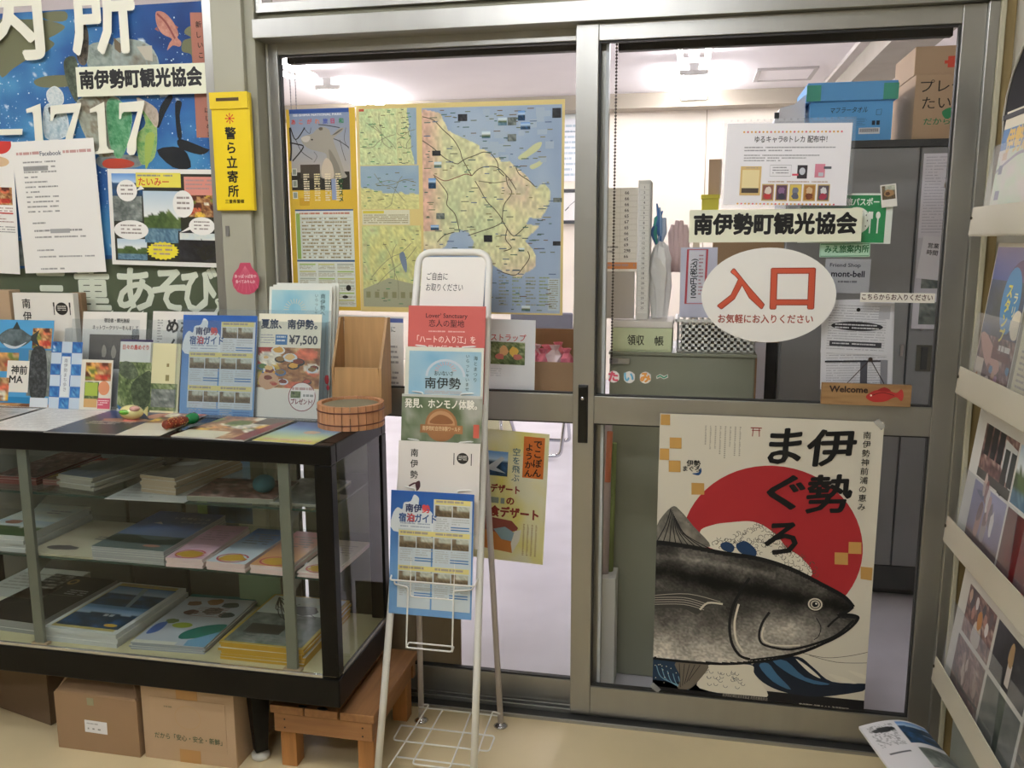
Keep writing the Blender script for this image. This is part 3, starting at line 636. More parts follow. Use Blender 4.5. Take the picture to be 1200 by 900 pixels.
for p, c_ in (([(178.2,32.81),(207.3,41.98),(231.6,65.56),(258,89.17),(275.5,116.7),(281.9,137.8),(306,180.3)], RD), ([(177,91.4),(203.8,108.9),(235,134.8),(259.5,147.9),(270.6,150.2)], RD), ([(270.6,150.2),(290.9,138),(315.4,130.1),(337.5,122.3),(357.3,126.8)], RD), ([(306,180.3),(323.9,163.8),(346.1,157.9),(372.5,160.5),(394.4,179.6),(407.5,194.5),(420.6,215.6)], RD),
             ([(204.9,176.5),(234.1,191.8),(265.7,183.9),(290.4,175.8),(306,180.3)], '#8a5c4c'), ([(207.1,180.8),(224.9,200.2),(242.6,226),(239.9,251.6),(260,273.2),(268.7,299.1),(273,320.6)], RD), ([(314.8,193.1),(327.9,214.4),(345.5,244.2),(367.5,265.6),(385.1,291.2),(371.8,303.9),(336,316.6),(295.5,329.3)], RD), ([(394.4,179.6),(398.7,202.7),(409.6,223.8),(389.7,253.1),(385.1,291.2)], RD),
             ([(385.1,291.2),(398.3,312.6),(413.8,329.7),(429.2,321.2),(446.8,304.3)], RD), ([(398.3,312.6),(393.8,338.2),(409.3,359.6),(389.3,368.2)], RD), ([(420.6,161.4),(429.3,178.1),(455.4,195.2),(468.4,207.9)], RD), ([(371.2,415.7),(393.5,424.3),(420.3,428.4),(438,411.1),(455.6,385.3),(451.2,368.1)], RD), ([(357.3,126.8),(372.6,148),(376.9,168.9),(390,181.7)], RD), ([(213.4,346.5),(231.9,329.1),(259.4,320.6)], RD), ([(323.7,193.2),(363.5,198),(394.3,194.3)], '#7c7c5c')):
    s.curve(p, 2.2, c_, 3, 4)
R_ = random.Random(5)
for i in range(230):
    x = R_.uniform(m0[0][0]+4, m0[1][0]-24); y = R_.uniform(m0[0][1]+4, m0[1][1]-8); s.rect(x, y, x+R_.uniform(5, 20), y+2.2, R_.choice(['#5a6a6a', '#6c7458', '#7a6450', '#4a6c60', '#8a8458', '#5c6c8c']), 4)
for i in range(26):
    x = R_.uniform(m0[0][0]+150, m0[1][0]-30); y = R_.uniform(m0[0][1]+4, m0[0][1]+130); s.rect(x, y, x+R_.uniform(14, 26), y+R_.uniform(12, 22), '#a9b8c8', 2)
for i, (x0, y0, x1, y1) in enumerate(((536,135,547,143),(583,140,593,149),(594,140,604,149),(606,133,614,144),(645,131,655,142),(564,155,574,163),(594,159,604,167),(500,208,509,220),(505,176,515,182),(507,189,516,196),(509,249,519,256),(502,263,512,269),(566,275,576,283),(611,358,621,365),(647,232,657,237),(609,146,620,154),(647,282,656,287),(607,290,614,294))):
    k = .00213*1000; mx = lambda px: m0[0][0]+(px-493)/163*(m0[1][0]-m0[0][0]); my = lambda py: m0[0][1]+(py-127)/240*(m0[1][1]-m0[0][1])
    s.photo(mx(x0), my(y0), mx(x1), my(y1), ('dark', 'land', 'grey', 'sea')[i % 4], i, 5, 5)
lg = [(504.1,436.5),(533.1,518.3)]; s.rect(*lg[0], *lg[1], '#b9c6cc', 3); s.greek(lg[0][0]+3, lg[0][1]+3, lg[1][0]-3, lg[1][1]-3, 14, '#58646c', 4)
for k in range(4): s.greek(m0[0][0]+200+k*35, m0[1][1]-92, m0[0][0]+226+k*35, m0[1][1]-14, 9, ('#5c7c8c', '#5c8c7c')[k % 2], 4, seed=k)
def submap(x0, y0, x1, y1, seed, cols, seacol, k):
    c = [(-1022,-311.6)]; 
    s.raster(x0, y0, x1, y1, lambda a, b: np.where(((b*k[1]+a*k[0]+.25*(fbm(a, b, 5, seed)-.5)) > k[2])[..., None], pal(fbm(a, b, 6, seed), cols)*(.88+.24*vn(a, b, 40, seed))[..., None], pal(fbm(a, b, 4, seed), seacol)), 34, 34, 2)
    R_ = random.Random(seed)
    for i in range(4):
        a_ = R_.uniform(0, 3.14); cx, cy = (x0+x1)/2+R_.uniform(-20, 20), (y0+y1)/2+R_.uniform(-25, 25); L_ = min(x1-x0, y1-y0)*.46
        s.curve([(min(x1-2, max(x0+2, cx+math.cos(a_)*L_*t_+R_.uniform(-7, 7))), min(y1-2, max(y0+2, cy+math.sin(a_)*L_*t_+R_.uniform(-7, 7)))) for t_ in (-1, -.5, 0, .5, 1)], 1.4, '#84846a', 3, 4)
    for i in range(26): x = R_.uniform(x0+2, x1-14); y = R_.uniform(y0+2, y1-4); s.rect(x, y, x+R_.uniform(5, 12), y+2, R_.choice(['#5a6a58', '#4a8a5a', '#7a7450']), 4)
SE = ['#8ba4bc', '#a4b8c4']
submap(8, 10, 108, 150, 3, ['#b4cc9c', '#c8d4a0', '#dcd8a4'], SE, (0, 0, -1)); submap(108, 10, 162, 150, 4, ['#c8d4a0', '#d8d49c'], SE, (-1, .4, -.5))
submap(8, 152, 166, 262, 5, ['#d8cf90', '#cfd08c'], SE, (-.15, 1, .5)); submap(8, 304, 170, 516, 6, ['#d4b894', '#bcc890', '#d4d08c', '#c8cc84'], SE, (0, 0, -1))
s.rect(10, 264, 140, 302, '#dcd8c0', 2); s.rect(12, 266, 70, 273, '#d8c84c', 3); s.greek(14, 276, 136, 300, 5, '#5c5848', 4, ragged=False)
s.spoly([(110, 380), (122, 372), (130, 400), (128, 425), (118, 410)], '#7c8ca4', 4, 4)
s.poly([(8, 470), (80, 440), (170, 460), (170, 516), (8, 516)], '#a8a88c', 3)
for k in range(6): s.rect(16+k*24, 476, 28+k*24, 492, '#8c8c68', 4)
s.rect(8, 10, 22, 16, '#b8503c', 5)
s.place('wall_map', -.781, .0712, 1.063, roll=-.25, material=PAPER, label='large unfolded tourist map with yellow border hanging inside the left sliding door', cat='map')
s = sheet((-1.03, 0.071, 0.8446, 0.1851, 0.2084, -0.7482)); q = (-1.03, 0.071, 0.8446, 0.1851, 0.2084, -0.7482)
s.rect(0, 3, 100, 9, '#5868a4'); s.text('伊勢神宮の参宮記念に', 10, 14, 9.5, '#333333', .01, 3, fit=78); s.greek(50, 42, 92, 110, 9, '#777777'); s.rect(0, 114, 100, 116, '#5868a4')
put(s, q, 'notice', 'white notice with blue stripe on the left door behind the wooden plush box', 'notice')
q = (-0.6489, 0.071, 0.8642, 0.1336, 0.1848, -0.9699); s = sheet(q, '#e6e8ec')
s.text('ストラップ', 12, 28, 15, '#c85a5c', .02, 3, fit=70); s.photo(12, 44, 80, 88, 'green', 4, 22, 2); s.rect(12, 44, 80, 88, '#22301c', 1)
for cx, c_ in ((38, '#d8a878'), (58, '#e0b858')): s.blob(cx, 62, 9, 10, c_, 3); s.blob(cx+(-8 if cx < 50 else 8), 73, 9, 6, '#b86a60', 3)
s.greek(12, 96, 34, 114, 4, '#b8bcc4')
put(s, q, 'notice', 'pale notice with pink heading and dark photo right of the wire stand', 'notice')
q = (-0.6707, 0.073, 0.3956, 0.2243, 0.3599, -2.707); s = sheet(q, '#e4dc9c', U=100)
s.raster(0, 0, 100, s.V, lambda a, b: pal(fbm(a, b, 3, 9), ['#e8d84c', '#e6dc84', '#e8e4c4', '#dfe0c8', '#e6d23c']), 24, 40, 1)
s.rect(70, 5, 95, 55, '#d4702c', 2); s.vtext('でこぽん', 87, 8, 11, '#1c1410', .03, 4); s.vtext('ようかん', 77, 13, 10, '#1c1410', .03, 4)
s.vtext('空を飛ぶ', 62, 20, 10, '#3c6c7c', .01, 4); s.photo(20, 26, 52, 56, 'sea', 12, 10, 2); s.poly([(24, 48), (44, 32), (48, 34), (38, 46), (50, 52), (34, 50)], '#b8bcc4', 4)
s.text('とデザート', 24, 66, 11, '#8c2c24', .05, 4, fit=44); s.text('の', 52, 80, 11, '#8c2c24', .05, 4); s.greek(24, 82, 50, 92, 1, '#3c6c90', 4, fh=.9, ragged=False)
s.text('和食デザート', 20, 93, 14, '#8c2c24', .055, 4, fit=72)
s.poly([(20, 106), (60, 110), (68, 118), (66, 122), (20, 132)], '#8c4038', 3); s.poly([(38, 122), (52, 118), (70, 128), (66, 136), (48, 134)], '#8ca8b8', 4); s.poly([(20, 122), (50, 128), (64, 138), (62, 150), (20, 146)], '#c07838', 3); s.poly([(64, 122), (72, 120), (70, 134), (62, 150), (60, 138)], '#e8e4d8', 4)
for k in range(4): s.greek(74+k*5, 112, 76+k*5, 152, 20, '#8c5838', 4, fh=.7, seed=k, ragged=False)
put(s, q, 'poster', 'yellow dessert poster with orange title panel in the lower pane of the left door', 'poster')
box('grey_board', -1.244, -1.003, .084, .088, .083, .775, mat('grey_green_board', '#7c7e72', .7), None, .001, label='plain grey green board behind the lower left door pane beside the display case', cat='board')
box('cardboard_sheet', -1.0, -.79, .078, .084, .068, .30, mat('brown_card', '#8d7c62', .8), None, .001, label='plain brown cardboard sheet behind the lower left door pane near the floor', cat='cardboard')

# --- right door
def stars(s, x0, x1, y, n, h):
    for i in range(n): s.ell(x0+(x1-x0)*i/(n-1), y, h, h, ('#e0a848', '#d8707c', '#e0a848')[i % 3], 3, 5)
q = (0.01049, -0.005, 1.329, 0.2709, 0.1808, -1.117); s = sheet(q, '#f2f0f4', U=100)
stars(s, 14, 92, 7, 26, .9); stars(s, 12, 90, 66, 26, .9); s.text('ゆるキャラ®トレカ 配布中！', 23, 10, 6, '#26262c', .01, 4, fit=58)
s.greek(15, 19, 88, 24, 2, '#66666e', fh=.5); s.greek(15, 25.5, 76, 32, 3, '#66666e', fh=.5)
s.rect(13, 35, 30, 59, '#d8b87c', 3); s.rect(14.5, 38, 28.5, 57, '#ecdca8', 4); s.rect(14.5, 53, 28.5, 57, '#4a4038', 5); s.greek(17, 36, 27, 37.5, 1, '#5c4c34', 5, ragged=False)
s.line([(37, 34), (54, 34), (54, 43), (37, 43)], .4, '#aaaaaa', 3, True); s.greek(39, 35.5, 52, 42, 3, '#44444c', 4, ragged=False)
s.rect(59, 34, 67, 45, '#3a3438', 3); s.ell(63, 39, 2.4, 3, '#c8ccd4', 4); s.rect(55, 41, 60, 42.6, '#d85a6c', 4); s.rect(73, 33, 81, 44, '#d8899c', 3); s.rect(80, 35, 86, 37, '#50545c', 4); s.rect(76, 40, 80, 43, '#c8ccd4', 4); s.greek(36, 47, 84, 49.5, 1, '#b08868', 3, ragged=False)
for k, c_ in enumerate(('#8a5c50', '#5c4456', '#d8c05c', '#a8763c', '#5a5058')):
    x = 32+k*11.2; s.rect(x-.7, 49.5, x+9.2, 63.5, '#c8b078', 3); s.rect(x, 50.5, x+8.5, 62.5, c_, 4); s.blob(x+4.2, 55, 2.6, 3.2, ('#e0d4c8', '#8c6c90', '#787c8c', '#d0b48c', '#d8d8d8')[k], 5, seed=k); s.blob(x+4.2, 59.5, 3, 2.6, ('#b83c3c', '#3c3c48', '#5c6070', '#6c3c28', '#a43c50')[k], 5, seed=k)
put(s, q, 'card_notice', 'white trading card notice with small picture cards above the right door name sign', 'notice')
q2 = (0.008272, -0.003, 1.322, 0.2861, 0.2045, -1.11); mb = MB(); x, y, z, w, h, r = q2
for k, (dx, dz) in enumerate(((0, 0), (.006, .006))): mb.box(x-w/2+dx, x+w/2+dx, y+.0006*k, y+.0006*k+.0004, z, z+h-.012+dz, 0)
for k in range(18): mb.box(x-w/2+.02+k*.0145, x-w/2+.024+k*.0145, y-.0008, y-.0003, z+h-.010, z+h-.006, 0)
mb.build('plastic_sleeve', SLEEVE, None, label='clear plastic sleeves holding the trading card notice on the right door', cat='sleeve')
# oval entrance sign
q = (-0.01413, -0.004, 1.012, 0.3031, 0.2206, 0.6189); sh = [(50+50*math.cos(i*math.pi/28), 50+50*math.sin(i*math.pi/28)) for i in range(56)]
s = Print(q[3], q[4], '#f0eee8', U=100, V=100, shape=sh, thick=.001)
for ch, x, w_ in (('入', 12, 36), ('口', 51.5, 33)):
    v, f, a0, a1 = glyphs(ch, .03); v2, f2, c0, c1 = glyphs(ch, .01); b0 = min(k[1] for k in v); b1 = max(k[1] for k in v)
    for vv, ff, cc, l in ((v, f, '#8c3424', 2), (v2, f2, '#c4553c', 3)):
        s.ink([s.pt(x+(a-a0)/(a1-a0)*w_, 65-(b-b0)/(b1-b0)*44, l) for a, b in vv], ff, C3(cc), ch)
s.text('お気軽にお入りください', 13, 70, 10, '#a04436', .025, 3, fit=71)
put(s, q, 'oval_sign', 'white oval entrance sign with two large red characters on the right door', 'sign', VINYL)
q = (0.1483, 0.02, 1.242, 0.2029, 0.1125, -0.6637); s = sheet(q, '#e8ece4', U=100); V = s.V
s.rect(2, 2, 93, V-1, '#2f8f58', 1); s.text('旅パスポート', 50, 5, 9, '#f4f8f0', .03, 4, fit=42); s.ell(62, 30, 15, 15, '#eef0e6', 3)
for k in range(12): s.rect(62+12*math.cos(k*.5236)-.5, 30+12*math.sin(k*.5236)-.8, 62+12*math.cos(k*.5236)+.5, 30+12*math.sin(k*.5236)+.8, '#4c3c3c', 4)
s.ell(85, 24, 2.4, 4, '#f2f4ec', 3); s.rect(84.2, 26, 85.8, 44, '#f2f4ec', 3); s.rect(76.3, 28, 77.7, 44, '#f2f4ec', 3); s.rect(74.5, 20, 79.5, 28, '#f2f4ec', 3)
put(s, q, 'passport_card', 'green passport shop card with fork and spoon behind the right door name sign', 'sign')
q = (0.1525, 0.019, 1.211, 0.1097, 0.03166, 0.7792); s = sheet(q, '#b9dcc4'); s.line([(2, 2), (98, 2), (98, s.V-2), (2, s.V-2)], 1.6, '#5c9c74', 2, True); s.text('みえ旅案内所', 10, 4, 17, '#1f6c3c', .03, 3, fit=88)
put(s, q, 'guide_label', 'mint green travel guide label just below the name sign on the right door', 'label')
q = (0.1608, 0.019, 1.128, 0.09905, 0.07851, -0.7764); s = sheet(q, '#a9aab0'); s.text('Friend Shop', 10, 8, 12, '#2c2c38', .01, 3, fit=68); s.text('mont-bell', 14, 24, 20, '#1c1c2c', .03, 3, fit=74); s.greek(30, 50, 72, 58, 1, '#3c3c48', 3, fh=.7, ragged=False)
put(s, q, 'shop_card', 'grey friend shop card behind the right door glass beside the oval sign', 'card')
q = (0.2412, 0.012, 1.323, 0.03303, 0.05018, 6.858); s = sheet(q, '#e8e4de'); s.photo(8, 8, 92, 100, 'room', 12, 10); s.blob(52, 60, 30, 26, '#a8845c', 3); s.blob(44, 62, 14, 12, '#5c4030', 4)
put(s, q, 'photo_card', 'small tilted photo card stuck on the right door above the fish direction label', 'photo')
q = (0.2683, -0.003, 1.109, 0.159, 0.02174, -0.225); s = sheet(q, '#ece8dc', thick=.0008); s.text('こちらからお入りください', 2, 1.4, 9.5, '#5c463c', .03, 3, fit=95)
put(s, q, 'direction_label', 'narrow white label with brown characters at the right of the right door pane', 'label', VINYL)
for nm, qq, sd in (('rearmost sheet of the black and white documents hanging behind the right door', (0.2045, 0.024, 0.8983, 0.1448, 0.2156, 2.082), 3), ('middle sheet of the black and white documents hanging behind the right door', (0.1954, 0.022, 0.9026, 0.1582, 0.201, 2.032), 4), ('front document with black oval heading hanging behind the right door', (0.1878, 0.02, 0.986, 0.1515, 0.1207, -1.565), 5)):
    s = sheet(qq, '#d9d8de', U=100); V = s.V; s.greek(8, V*.06, 92, V*.95, int(V/4.2), '#8e8e98', 2, fh=.38, seed=sd, ragged=False)
    if sd == 5: s.ell(50, V*.46, 38, 7, '#2a2a30', 3); s.greek(18, V*.42, 82, V*.54, 2, '#c8c8cc', 4, ragged=False, seed=9); s.rect(12, V*.76, 88, V*.86, '#3c3c44', 3); s.greek(16, V*.79, 84, V*.85, 1, '#c8c8cc', 4, ragged=False); s.ell(50, V*.14, 3, 3, BK, 3); s.rect(80, V*.05, 96, V*.3, '#b8b8c0', 3)
    if sd == 4:
        s.rect(6, V*.66, 94, V*.68, '#2c2c34', 3); s.rect(56, V*.68, 66, V*.98, '#55555e', 3); s.rect(84, V*.66, 94, V*.98, '#8c8c94', 3)
    put(s, qq, 'document', nm, 'document')
# welcome board
t = thing('welcome_board', (.215, -.012, .869), 'small wooden welcome board with red fish hanging on the right door', 'sign')
q = (0.213, -0.012, 0.8705, 0.1959, 0.05013, -0.1849)
s = Print(q[3], q[4], '#8e6c48', U=106, thick=.011); s.raster(0, 0, 106, s.V, lambda a, b: pal(vn(a*.3, b, 16, 2)*.7+fbm(a, b, 5, 2)*.3, ['#7c5c3c', '#94734c', '#a8865c']), 40, 16, 1)
s.text('Welcome', 9, 1.5, 11, '#2c1c14', .04, 4, fit=46);
s.spoly([(53, 16), (62, 8), (76, 6), (88, 10), (94, 5), (97, 12), (95, 20), (88, 15), (76, 21), (62, 22)], '#a8302c', 4, 4); s.curve([(60, 14), (72, 10), (86, 13)], .8, '#4c1414', 5); s.ell(59, 14, 1.2, 1.2, '#e8dcc8', 5); s.spoly([(66, 8), (74, 3), (82, 8)], '#8c2422', 5, 3)
s.place('board', *q[:3], roll=q[5], parent=t, material=PAPER)
pk = (0.2193, -0.004, 0.9778); MB().tube([(0.1712, -0.01, 0.9222), pk], .0009, 6).tube([(0.2512, -0.01, 0.9223), pk], .0009, 6).build('cord', mat('brown_cord', '#3c2824', .8), t)
MB().ell(pk, (.005, .003, .005)).build('suction_hook', mat('dark_hook', '#33261e', .5), t)
# four letter stickers
for ch, x, c_, nm in (('た', -.371, '#d4576c', 'pink red hiragana sticker, first of the colourful row on the right door'), ('い', -.333, '#6caccc', 'light blue hiragana sticker on the right door above the middle rail'), ('み', -.294, '#e09c50', 'orange hiragana sticker on the right door above the middle rail'), ('～', -.254, '#4c9c7c', 'green wavy mark sticker ending the colourful row on the right door')):
    s = Print(.032, .032, '#e4e0dc', U=28, V=28, shape=[(14+13*math.cos(i*.5236)*(.92+.08*(i % 2)), 14+13*math.sin(i*.5236)) for i in range(12)] if ch != '～' else [(2, 12), (10, 7), (18, 11), (26, 7), (27, 14), (18, 18), (10, 14), (3, 18)], thick=.0005)
    if ch != '～': s.text(ch, 2.6, 2, 23, c_, .07, 3)
    else: s.curve([(4, 14), (10, 10.5), (18, 14.5), (25, 10)], 3, c_, 3, 5)
    s.place('letter_sticker', x, -.0022, .903 if ch != '～' else .905, material=VINYL, label=nm, cat='sticker', group='letter stickers under the office pane')
# --- tuna poster
s = Print(.515, .7265, '#d3cdbb', U=515)
s.rect(0, 0, 515, 700, '#d5cfbd', 1)
s.ell(*[(274.6,323.5)][0], 213, 206, '#a0262a', 1, 60)
RED = '#a0262a'
# generic pale foam and blue swell behind the fish
s.spoly([(105.8,294.2),(138.2,274.5),(176.1,266.1),(224.6,260),(257.2,269.5),(290.4,293.3),(313,320.7),(345.9,341.6),(374.1,374.4),(359,390.1),(250.4,360.4),(129.3,333.9)], '#ddd7c4', 2, 5)
R_ = random.Random(3)
foam = [(225.4,280.3),(246.5,270.2),(268.7,286.1),(290.7,299.1),(307.7,321.1),(324.5,337.3),(346.2,347.4),(362.9,363.6),(374.2,377.3),(247.9,302.1),(270.1,318),(292.5,339.7),(320,355.2),(204.6,299.2),(226.6,309.4),(249.2,331.2),(177.7,307),(199.8,317.1),(150.6,314.7),(167.5,328.2),(274.7,300.2),(297.1,321.9),(342.1,371)]
for i, (x, y) in enumerate(foam):
    for k in range(6):
        a = R_.uniform(0, 6.28); r = R_.uniform(3, 6); cx, cy = x+R_.uniform(-13, 13), y+R_.uniform(-10, 10)
        s.line([(cx+r*math.cos(a+q_*.7), cy+r*math.sin(a+q_*.7)) for q_ in range(6)], 1.2, '#4c4638', 3)
for p in ([(156.4,323.1),(172.5,316.1),(189.3,326.7),(184.4,341.8),(162.4,337.5)], [(194.5,320.4),(215.9,311.3),(241.1,331.8),(239.1,349.5),(211.9,345.6),(197.8,334.9)]): s.spoly(p, '#1f3a5c', 4, 4)
# fish body
body = [(-67.27,339.3),(-4.933,328.9),(73.78,333.5),(162.7,344.8),(250.1,353.1),(326.2,373.7),(396.9,406.1),(451,433.8),(475,459.2),(461.2,473.9),(440.7,484.5),(482.5,480.8),(485.9,493.4),(461.4,524),(415.7,558),(358.4,590.7),(283.5,618.2),(184.7,638.1),(83.18,642.8),(2.77,641.6),(-61.2,641.8)]
BX = [p[0] for p in body]; BY = [p[1] for p in body]; bx0, bx1, by0, by1 = 0, max(BX), min(BY), max(BY)
dors = body[:9]; vent = body[:-10:-1]
s.spoly([(max(0, a), b) for a, b in body], '#17171a', 5, 4)
def fish(a, b):
    g = fbm(a*1.6, b, 5, 2); v = .10+.34*g+.10*(vn(a*1.4, b, 110, 6)-.5)
    v = v+.62*np.clip((b-.52)*2.2, 0, 1)*(1-.35*a)+.30*np.exp(-((a-.66)/.13)**2-((b-.62)/.12)**2)+.16*np.clip(a-.4, 0, .4)+.16*np.exp(-((b-.12-.25*a*a)/.03)**2)*(a < .6); v = v-.25*np.exp(-((b-.24-.2*a)/.06)**2)
    v = v*(.82+.36*vn(a*1.3, b, 80, 3)); return v[..., None]*np.array([.93, .90, .84])
# shaded skin as a clipped raster
NX, NY = 170, 130; U_, V_ = np.meshgrid(np.linspace(0, 1, NX+1), np.linspace(0, 1, NY+1)); A_ = np.clip(fish(U_, V_), 0.03, .86); A_ = A_**2.2
sb = smooth([(max(0, a), b) for a, b in body], 4, True); cxs = bx0+(U_+.5/NX)*(bx1-bx0); cys = by0+(V_+.5/NY)*(by1-by0); shr = inside(cxs, cys, sb)&inside(cxs, cys-7, sb)&inside(cxs, cys+5, sb)&inside(cxs+5, cys, sb)
base_i = len(s.v); s.v += [s.pt(bx0+(bx1-bx0)*U_[j, i], by0+(by1-by0)*V_[j, i], 6) for j in range(NY+1) for i in range(NX+1)]
for j in range(NY):
    for i in range(NX):
        if shr[j, i]: ix = [(j, i), (j+1, i), (j+1, i+1), (j, i+1)]; s.f.append(tuple(base_i+a*(NX+1)+b for a, b in ix)); s.c.append([tuple(A_[a, b]) for a, b in ix])
s.curve([(max(1, a), b) for a, b in body[:9]], 9, '#111113', 7, 6); s.curve([(max(1, a), b) for a, b in body[8:]], 5, '#111113', 7, 6)
# dorsal fin, pectoral fin, lower fin
s.tex([(-1.467,286.6),(34.71,235.3),(57.21,244.5),(88.81,280.7),(131.9,330.8),(62.6,332.8),(-0.3531,331.3)], ['#3c3a36', '#6c685f', '#9c978a'], 4, 3)
for k in range(9): t_ = k/8; s.curve([([(-1.245,295.6),(131.9,330.8)][0][0]*(1-t_)+[(131.9,330.8)][0][0]*t_, [(-0.3233,332.5)][0][1]+5*t_), ([(22.01,282.1)][0][0]+t_*50, [(22.01,282.1)][0][1]+t_*24), ([(33.17,240.1)][0][0]+t_*18, [(33.17,240.1)][0][1]+t_*36)], 2.4, '#1c1c1c', 5, 4)
s.spoly([(-1.636,462.8),(54.93,455),(111.1,453.4),(156,464.7),(173.1,478.2),(129,488.1),(107.3,511.3),(67.5,498.3),(-0.7031,500.6)], '#3c3a36', 7, 4)
for k in range(5): s.curve([(-1.455,470.1),(83.23,459.3),(161.8,473.2)] if k == 0 else [(a, b+k*6) for a, b in [(-1.455,470.1),(72.11,463.9),(122.9,474.1)]], 1.6, '#a8a294', 8, 4)
s.curve([(112.5,498.6),(131.5,478.8),(167.6,478.7)], 5, '#c8c2b0', 8, 4)
s.curve([(229.5,404.8),(210.2,439.1),(192.6,482.6),(186.2,531.5),(193.6,579.5),(214.3,611.1),(239.5,619)], 7, '#121214', 8, 5); s.curve([(206.1,475.4),(198.1,524.3),(204.4,572.3),(222.2,601.1)], 5, '#cfc9b8', 8, 5)
s.curve([(280.5,489.9),(265.4,518.2),(258.6,549),(265.1,572.6),(292.9,582),(336.4,582.6),(389.3,563.6),(440.9,534.8),(478,492.9)], 6, '#141416', 8, 5); s.curve([(268.7,529.9),(265.4,554.4),(275.9,570.3),(308.9,575.6),(357.4,569.7)], 4, '#d4cebc', 9, 5)
s.curve([(418.7,516.1),(433.5,497),(453.7,480.4),(482.5,480.8),(483.4,495.4),(461.4,524),(415.7,558),(337,595.8),(239.6,620.8)], 5, '#0e0e10', 8, 5)
s.curve([(391,494.9),(402.9,517.5),(398.8,541.7),(388.7,551.7)], 2, '#1c1c1e', 9, 4)
ex, ey = [(386.5,459.8)][0]; s.ell(ex, ey, 21, 19, '#26241f', 9); s.ell(ex, ey, 17, 16, '#cfc9b6', 10, 24); s.ell(ex, ey, 13.5, 12.5, '#2a2824', 11); s.ell(ex, ey, 11, 10.5, '#b9b3a0', 12); s.ell(ex, ey, 7, 7, '#0c0c0e', 13); s.ell(ex+2, ey-2, 2.2, 2.2, '#e8e4d8', 14)
# simple blue waves below
NAVY = '#20364e'; FO = '#ddd7c4'
s.spoly([(-0.1146,641.9),(48.88,643.2),(117.3,642.5),(184.8,641.7),(251.2,634.9),(221.1,712.2),(119.9,723.3),(1.727,717.3)], NAVY, 2, 4)
s.spoly([(134.4,646.9),(195.8,637.5),(245.7,635.5),(252.3,659.4),(287.7,711),(243.8,722.1),(119.5,710.8),(123.9,672.9)], FO, 3, 4)
for i in range(30): cx, cy = [(123.3,654.3)][0][0]+R_.uniform(0, 110), [(123.3,654.3)][0][1]+R_.uniform(0, 46); s.line([(cx+5*math.cos(q_*.7), cy+5*math.sin(q_*.7)) for q_ in range(6)], 1.1, '#3c4450', 4)
s.spoly([(245.6,632.4),(294.4,615.3),(353.5,600.2),(392.6,626.5),(437.2,658.1),(521.9,655),(522.8,670),(449.9,693.1),(385.8,703.3),(314.5,695.8),(263.8,670.5)], '#17202e', 3, 4)
for p in ([(294.5,618.3),(339.7,650.2),(394.8,668.7),(432.2,664.7),(372.4,652.8),(327.1,615)], [(262.2,633.8),(297,673.1),(341.6,689.7),(307.1,653.6),(283.9,625.5)], [(425.4,638.2),(458.4,655.8),(495.6,656.7),(463,643.3)], [(472.5,624.2),(499.9,639.4),(521.2,643.1),(520.6,634.2)], [(348.4,606.8),(382.5,639.6),(410.1,651.9),(376.2,622.1)]): s.spoly(p, '#3b6484' if p[0][0] < 300 else FO, 4, 3)
for k in range(5): s.curve([(a+k*14, b+k*6) for a, b in [(9.005,659.8),(21.34,689.9),(56.37,705.1),(79.46,708.9)]], 2.2, '#6c94ac', 4, 4)
for i in range(24): cx, cy = [(3.078,654.1)][0][0]+R_.uniform(0, 90), [(3.078,654.1)][0][1]+R_.uniform(0, 60); s.ell(cx, cy, 1.3, 1.3, FO, 5, 6)
s.spoly([(57.54,645.4),(137.1,643.5),(118.7,685.9),(93.96,714.9),(65.42,719.9),(70.14,684.8)], '#6c6458', 5, 4)
for k in range(5): s.line([([(66.19,647.7)][0][0]+k*13, [(66.19,647.7)][0][1]), ([(70.97,713)][0][0]+k*5, [(70.97,713)][0][1]-k*5)], 1.6, '#2c2824', 6)
s.curve([(363.8,590.1),(417.8,596.8),(470.4,587.3),(516.8,572)], 1.2, '#3c3830', 2, 4); s.curve([(380.2,594.5),(445,606),(518.6,600.3)], 1.2, '#3c3830', 2, 4)
# gold squares, gate mark, writing
for p in (([(-4.761,0.2118),(24.39,1.357),(25.14,28.62),(-4.042,28.69)]), ([(24.87,58.9),(53.41,58.78),(54.21,86.21),(25.62,86.4)]), ([(-2.551,87.73),(24.55,87.61),(25.33,116.4),(-1.822,116.6)]), ([(24.24,117),(52.91,116.7),(53.76,145.6),(25.03,145.9)]), ([(80.94,170.7),(111.6,170.2),(112.6,199.1),(81.88,200.9)]), ([(454.4,295.7),(482.8,294.9),(484.5,323.9),(455.1,324.9)]), ([(423.9,324.3),(454,323.2),(455.7,353.6),(425.5,354.1)]), ([(484.9,355.4),(514.8,356.5),(515.8,388.7),(486.7,386.4)])): s.poly([(min(512, max(2, a)), max(2, b)) for a, b in p], '#bd9350', 7)
g = [(228.4,34.73)][0]; s.line([(g[0]-13, g[1]-8), (g[0]+13, g[1]-8)], 2.6, '#8c3a34', 3); s.line([(g[0]-10, g[1]-2), (g[0]+10, g[1]-2)], 2, '#8c3a34', 3); s.line([(g[0]-7, g[1]-8), (g[0]-8, g[1]+13)], 2, '#8c3a34', 3); s.line([(g[0]+7, g[1]-8), (g[0]+8, g[1]+13)], 2, '#8c3a34', 3)
def brush(ch, p0, p1, bold=.030):
    v, f, a0, a1 = glyphs(ch, bold); b0 = min(k[1] for k in v); b1 = max(k[1] for k in v)
    s.ink([s.pt(p0[0]+(a-a0)/(a1-a0)*(p1[0]-p0[0])+(b-b0)*6, p1[1]-(b-b0)/(b1-b0)*(p1[1]-p0[1])-(a-a0)*9, 11) for a, b in v], f, C3('#121212'), ch)
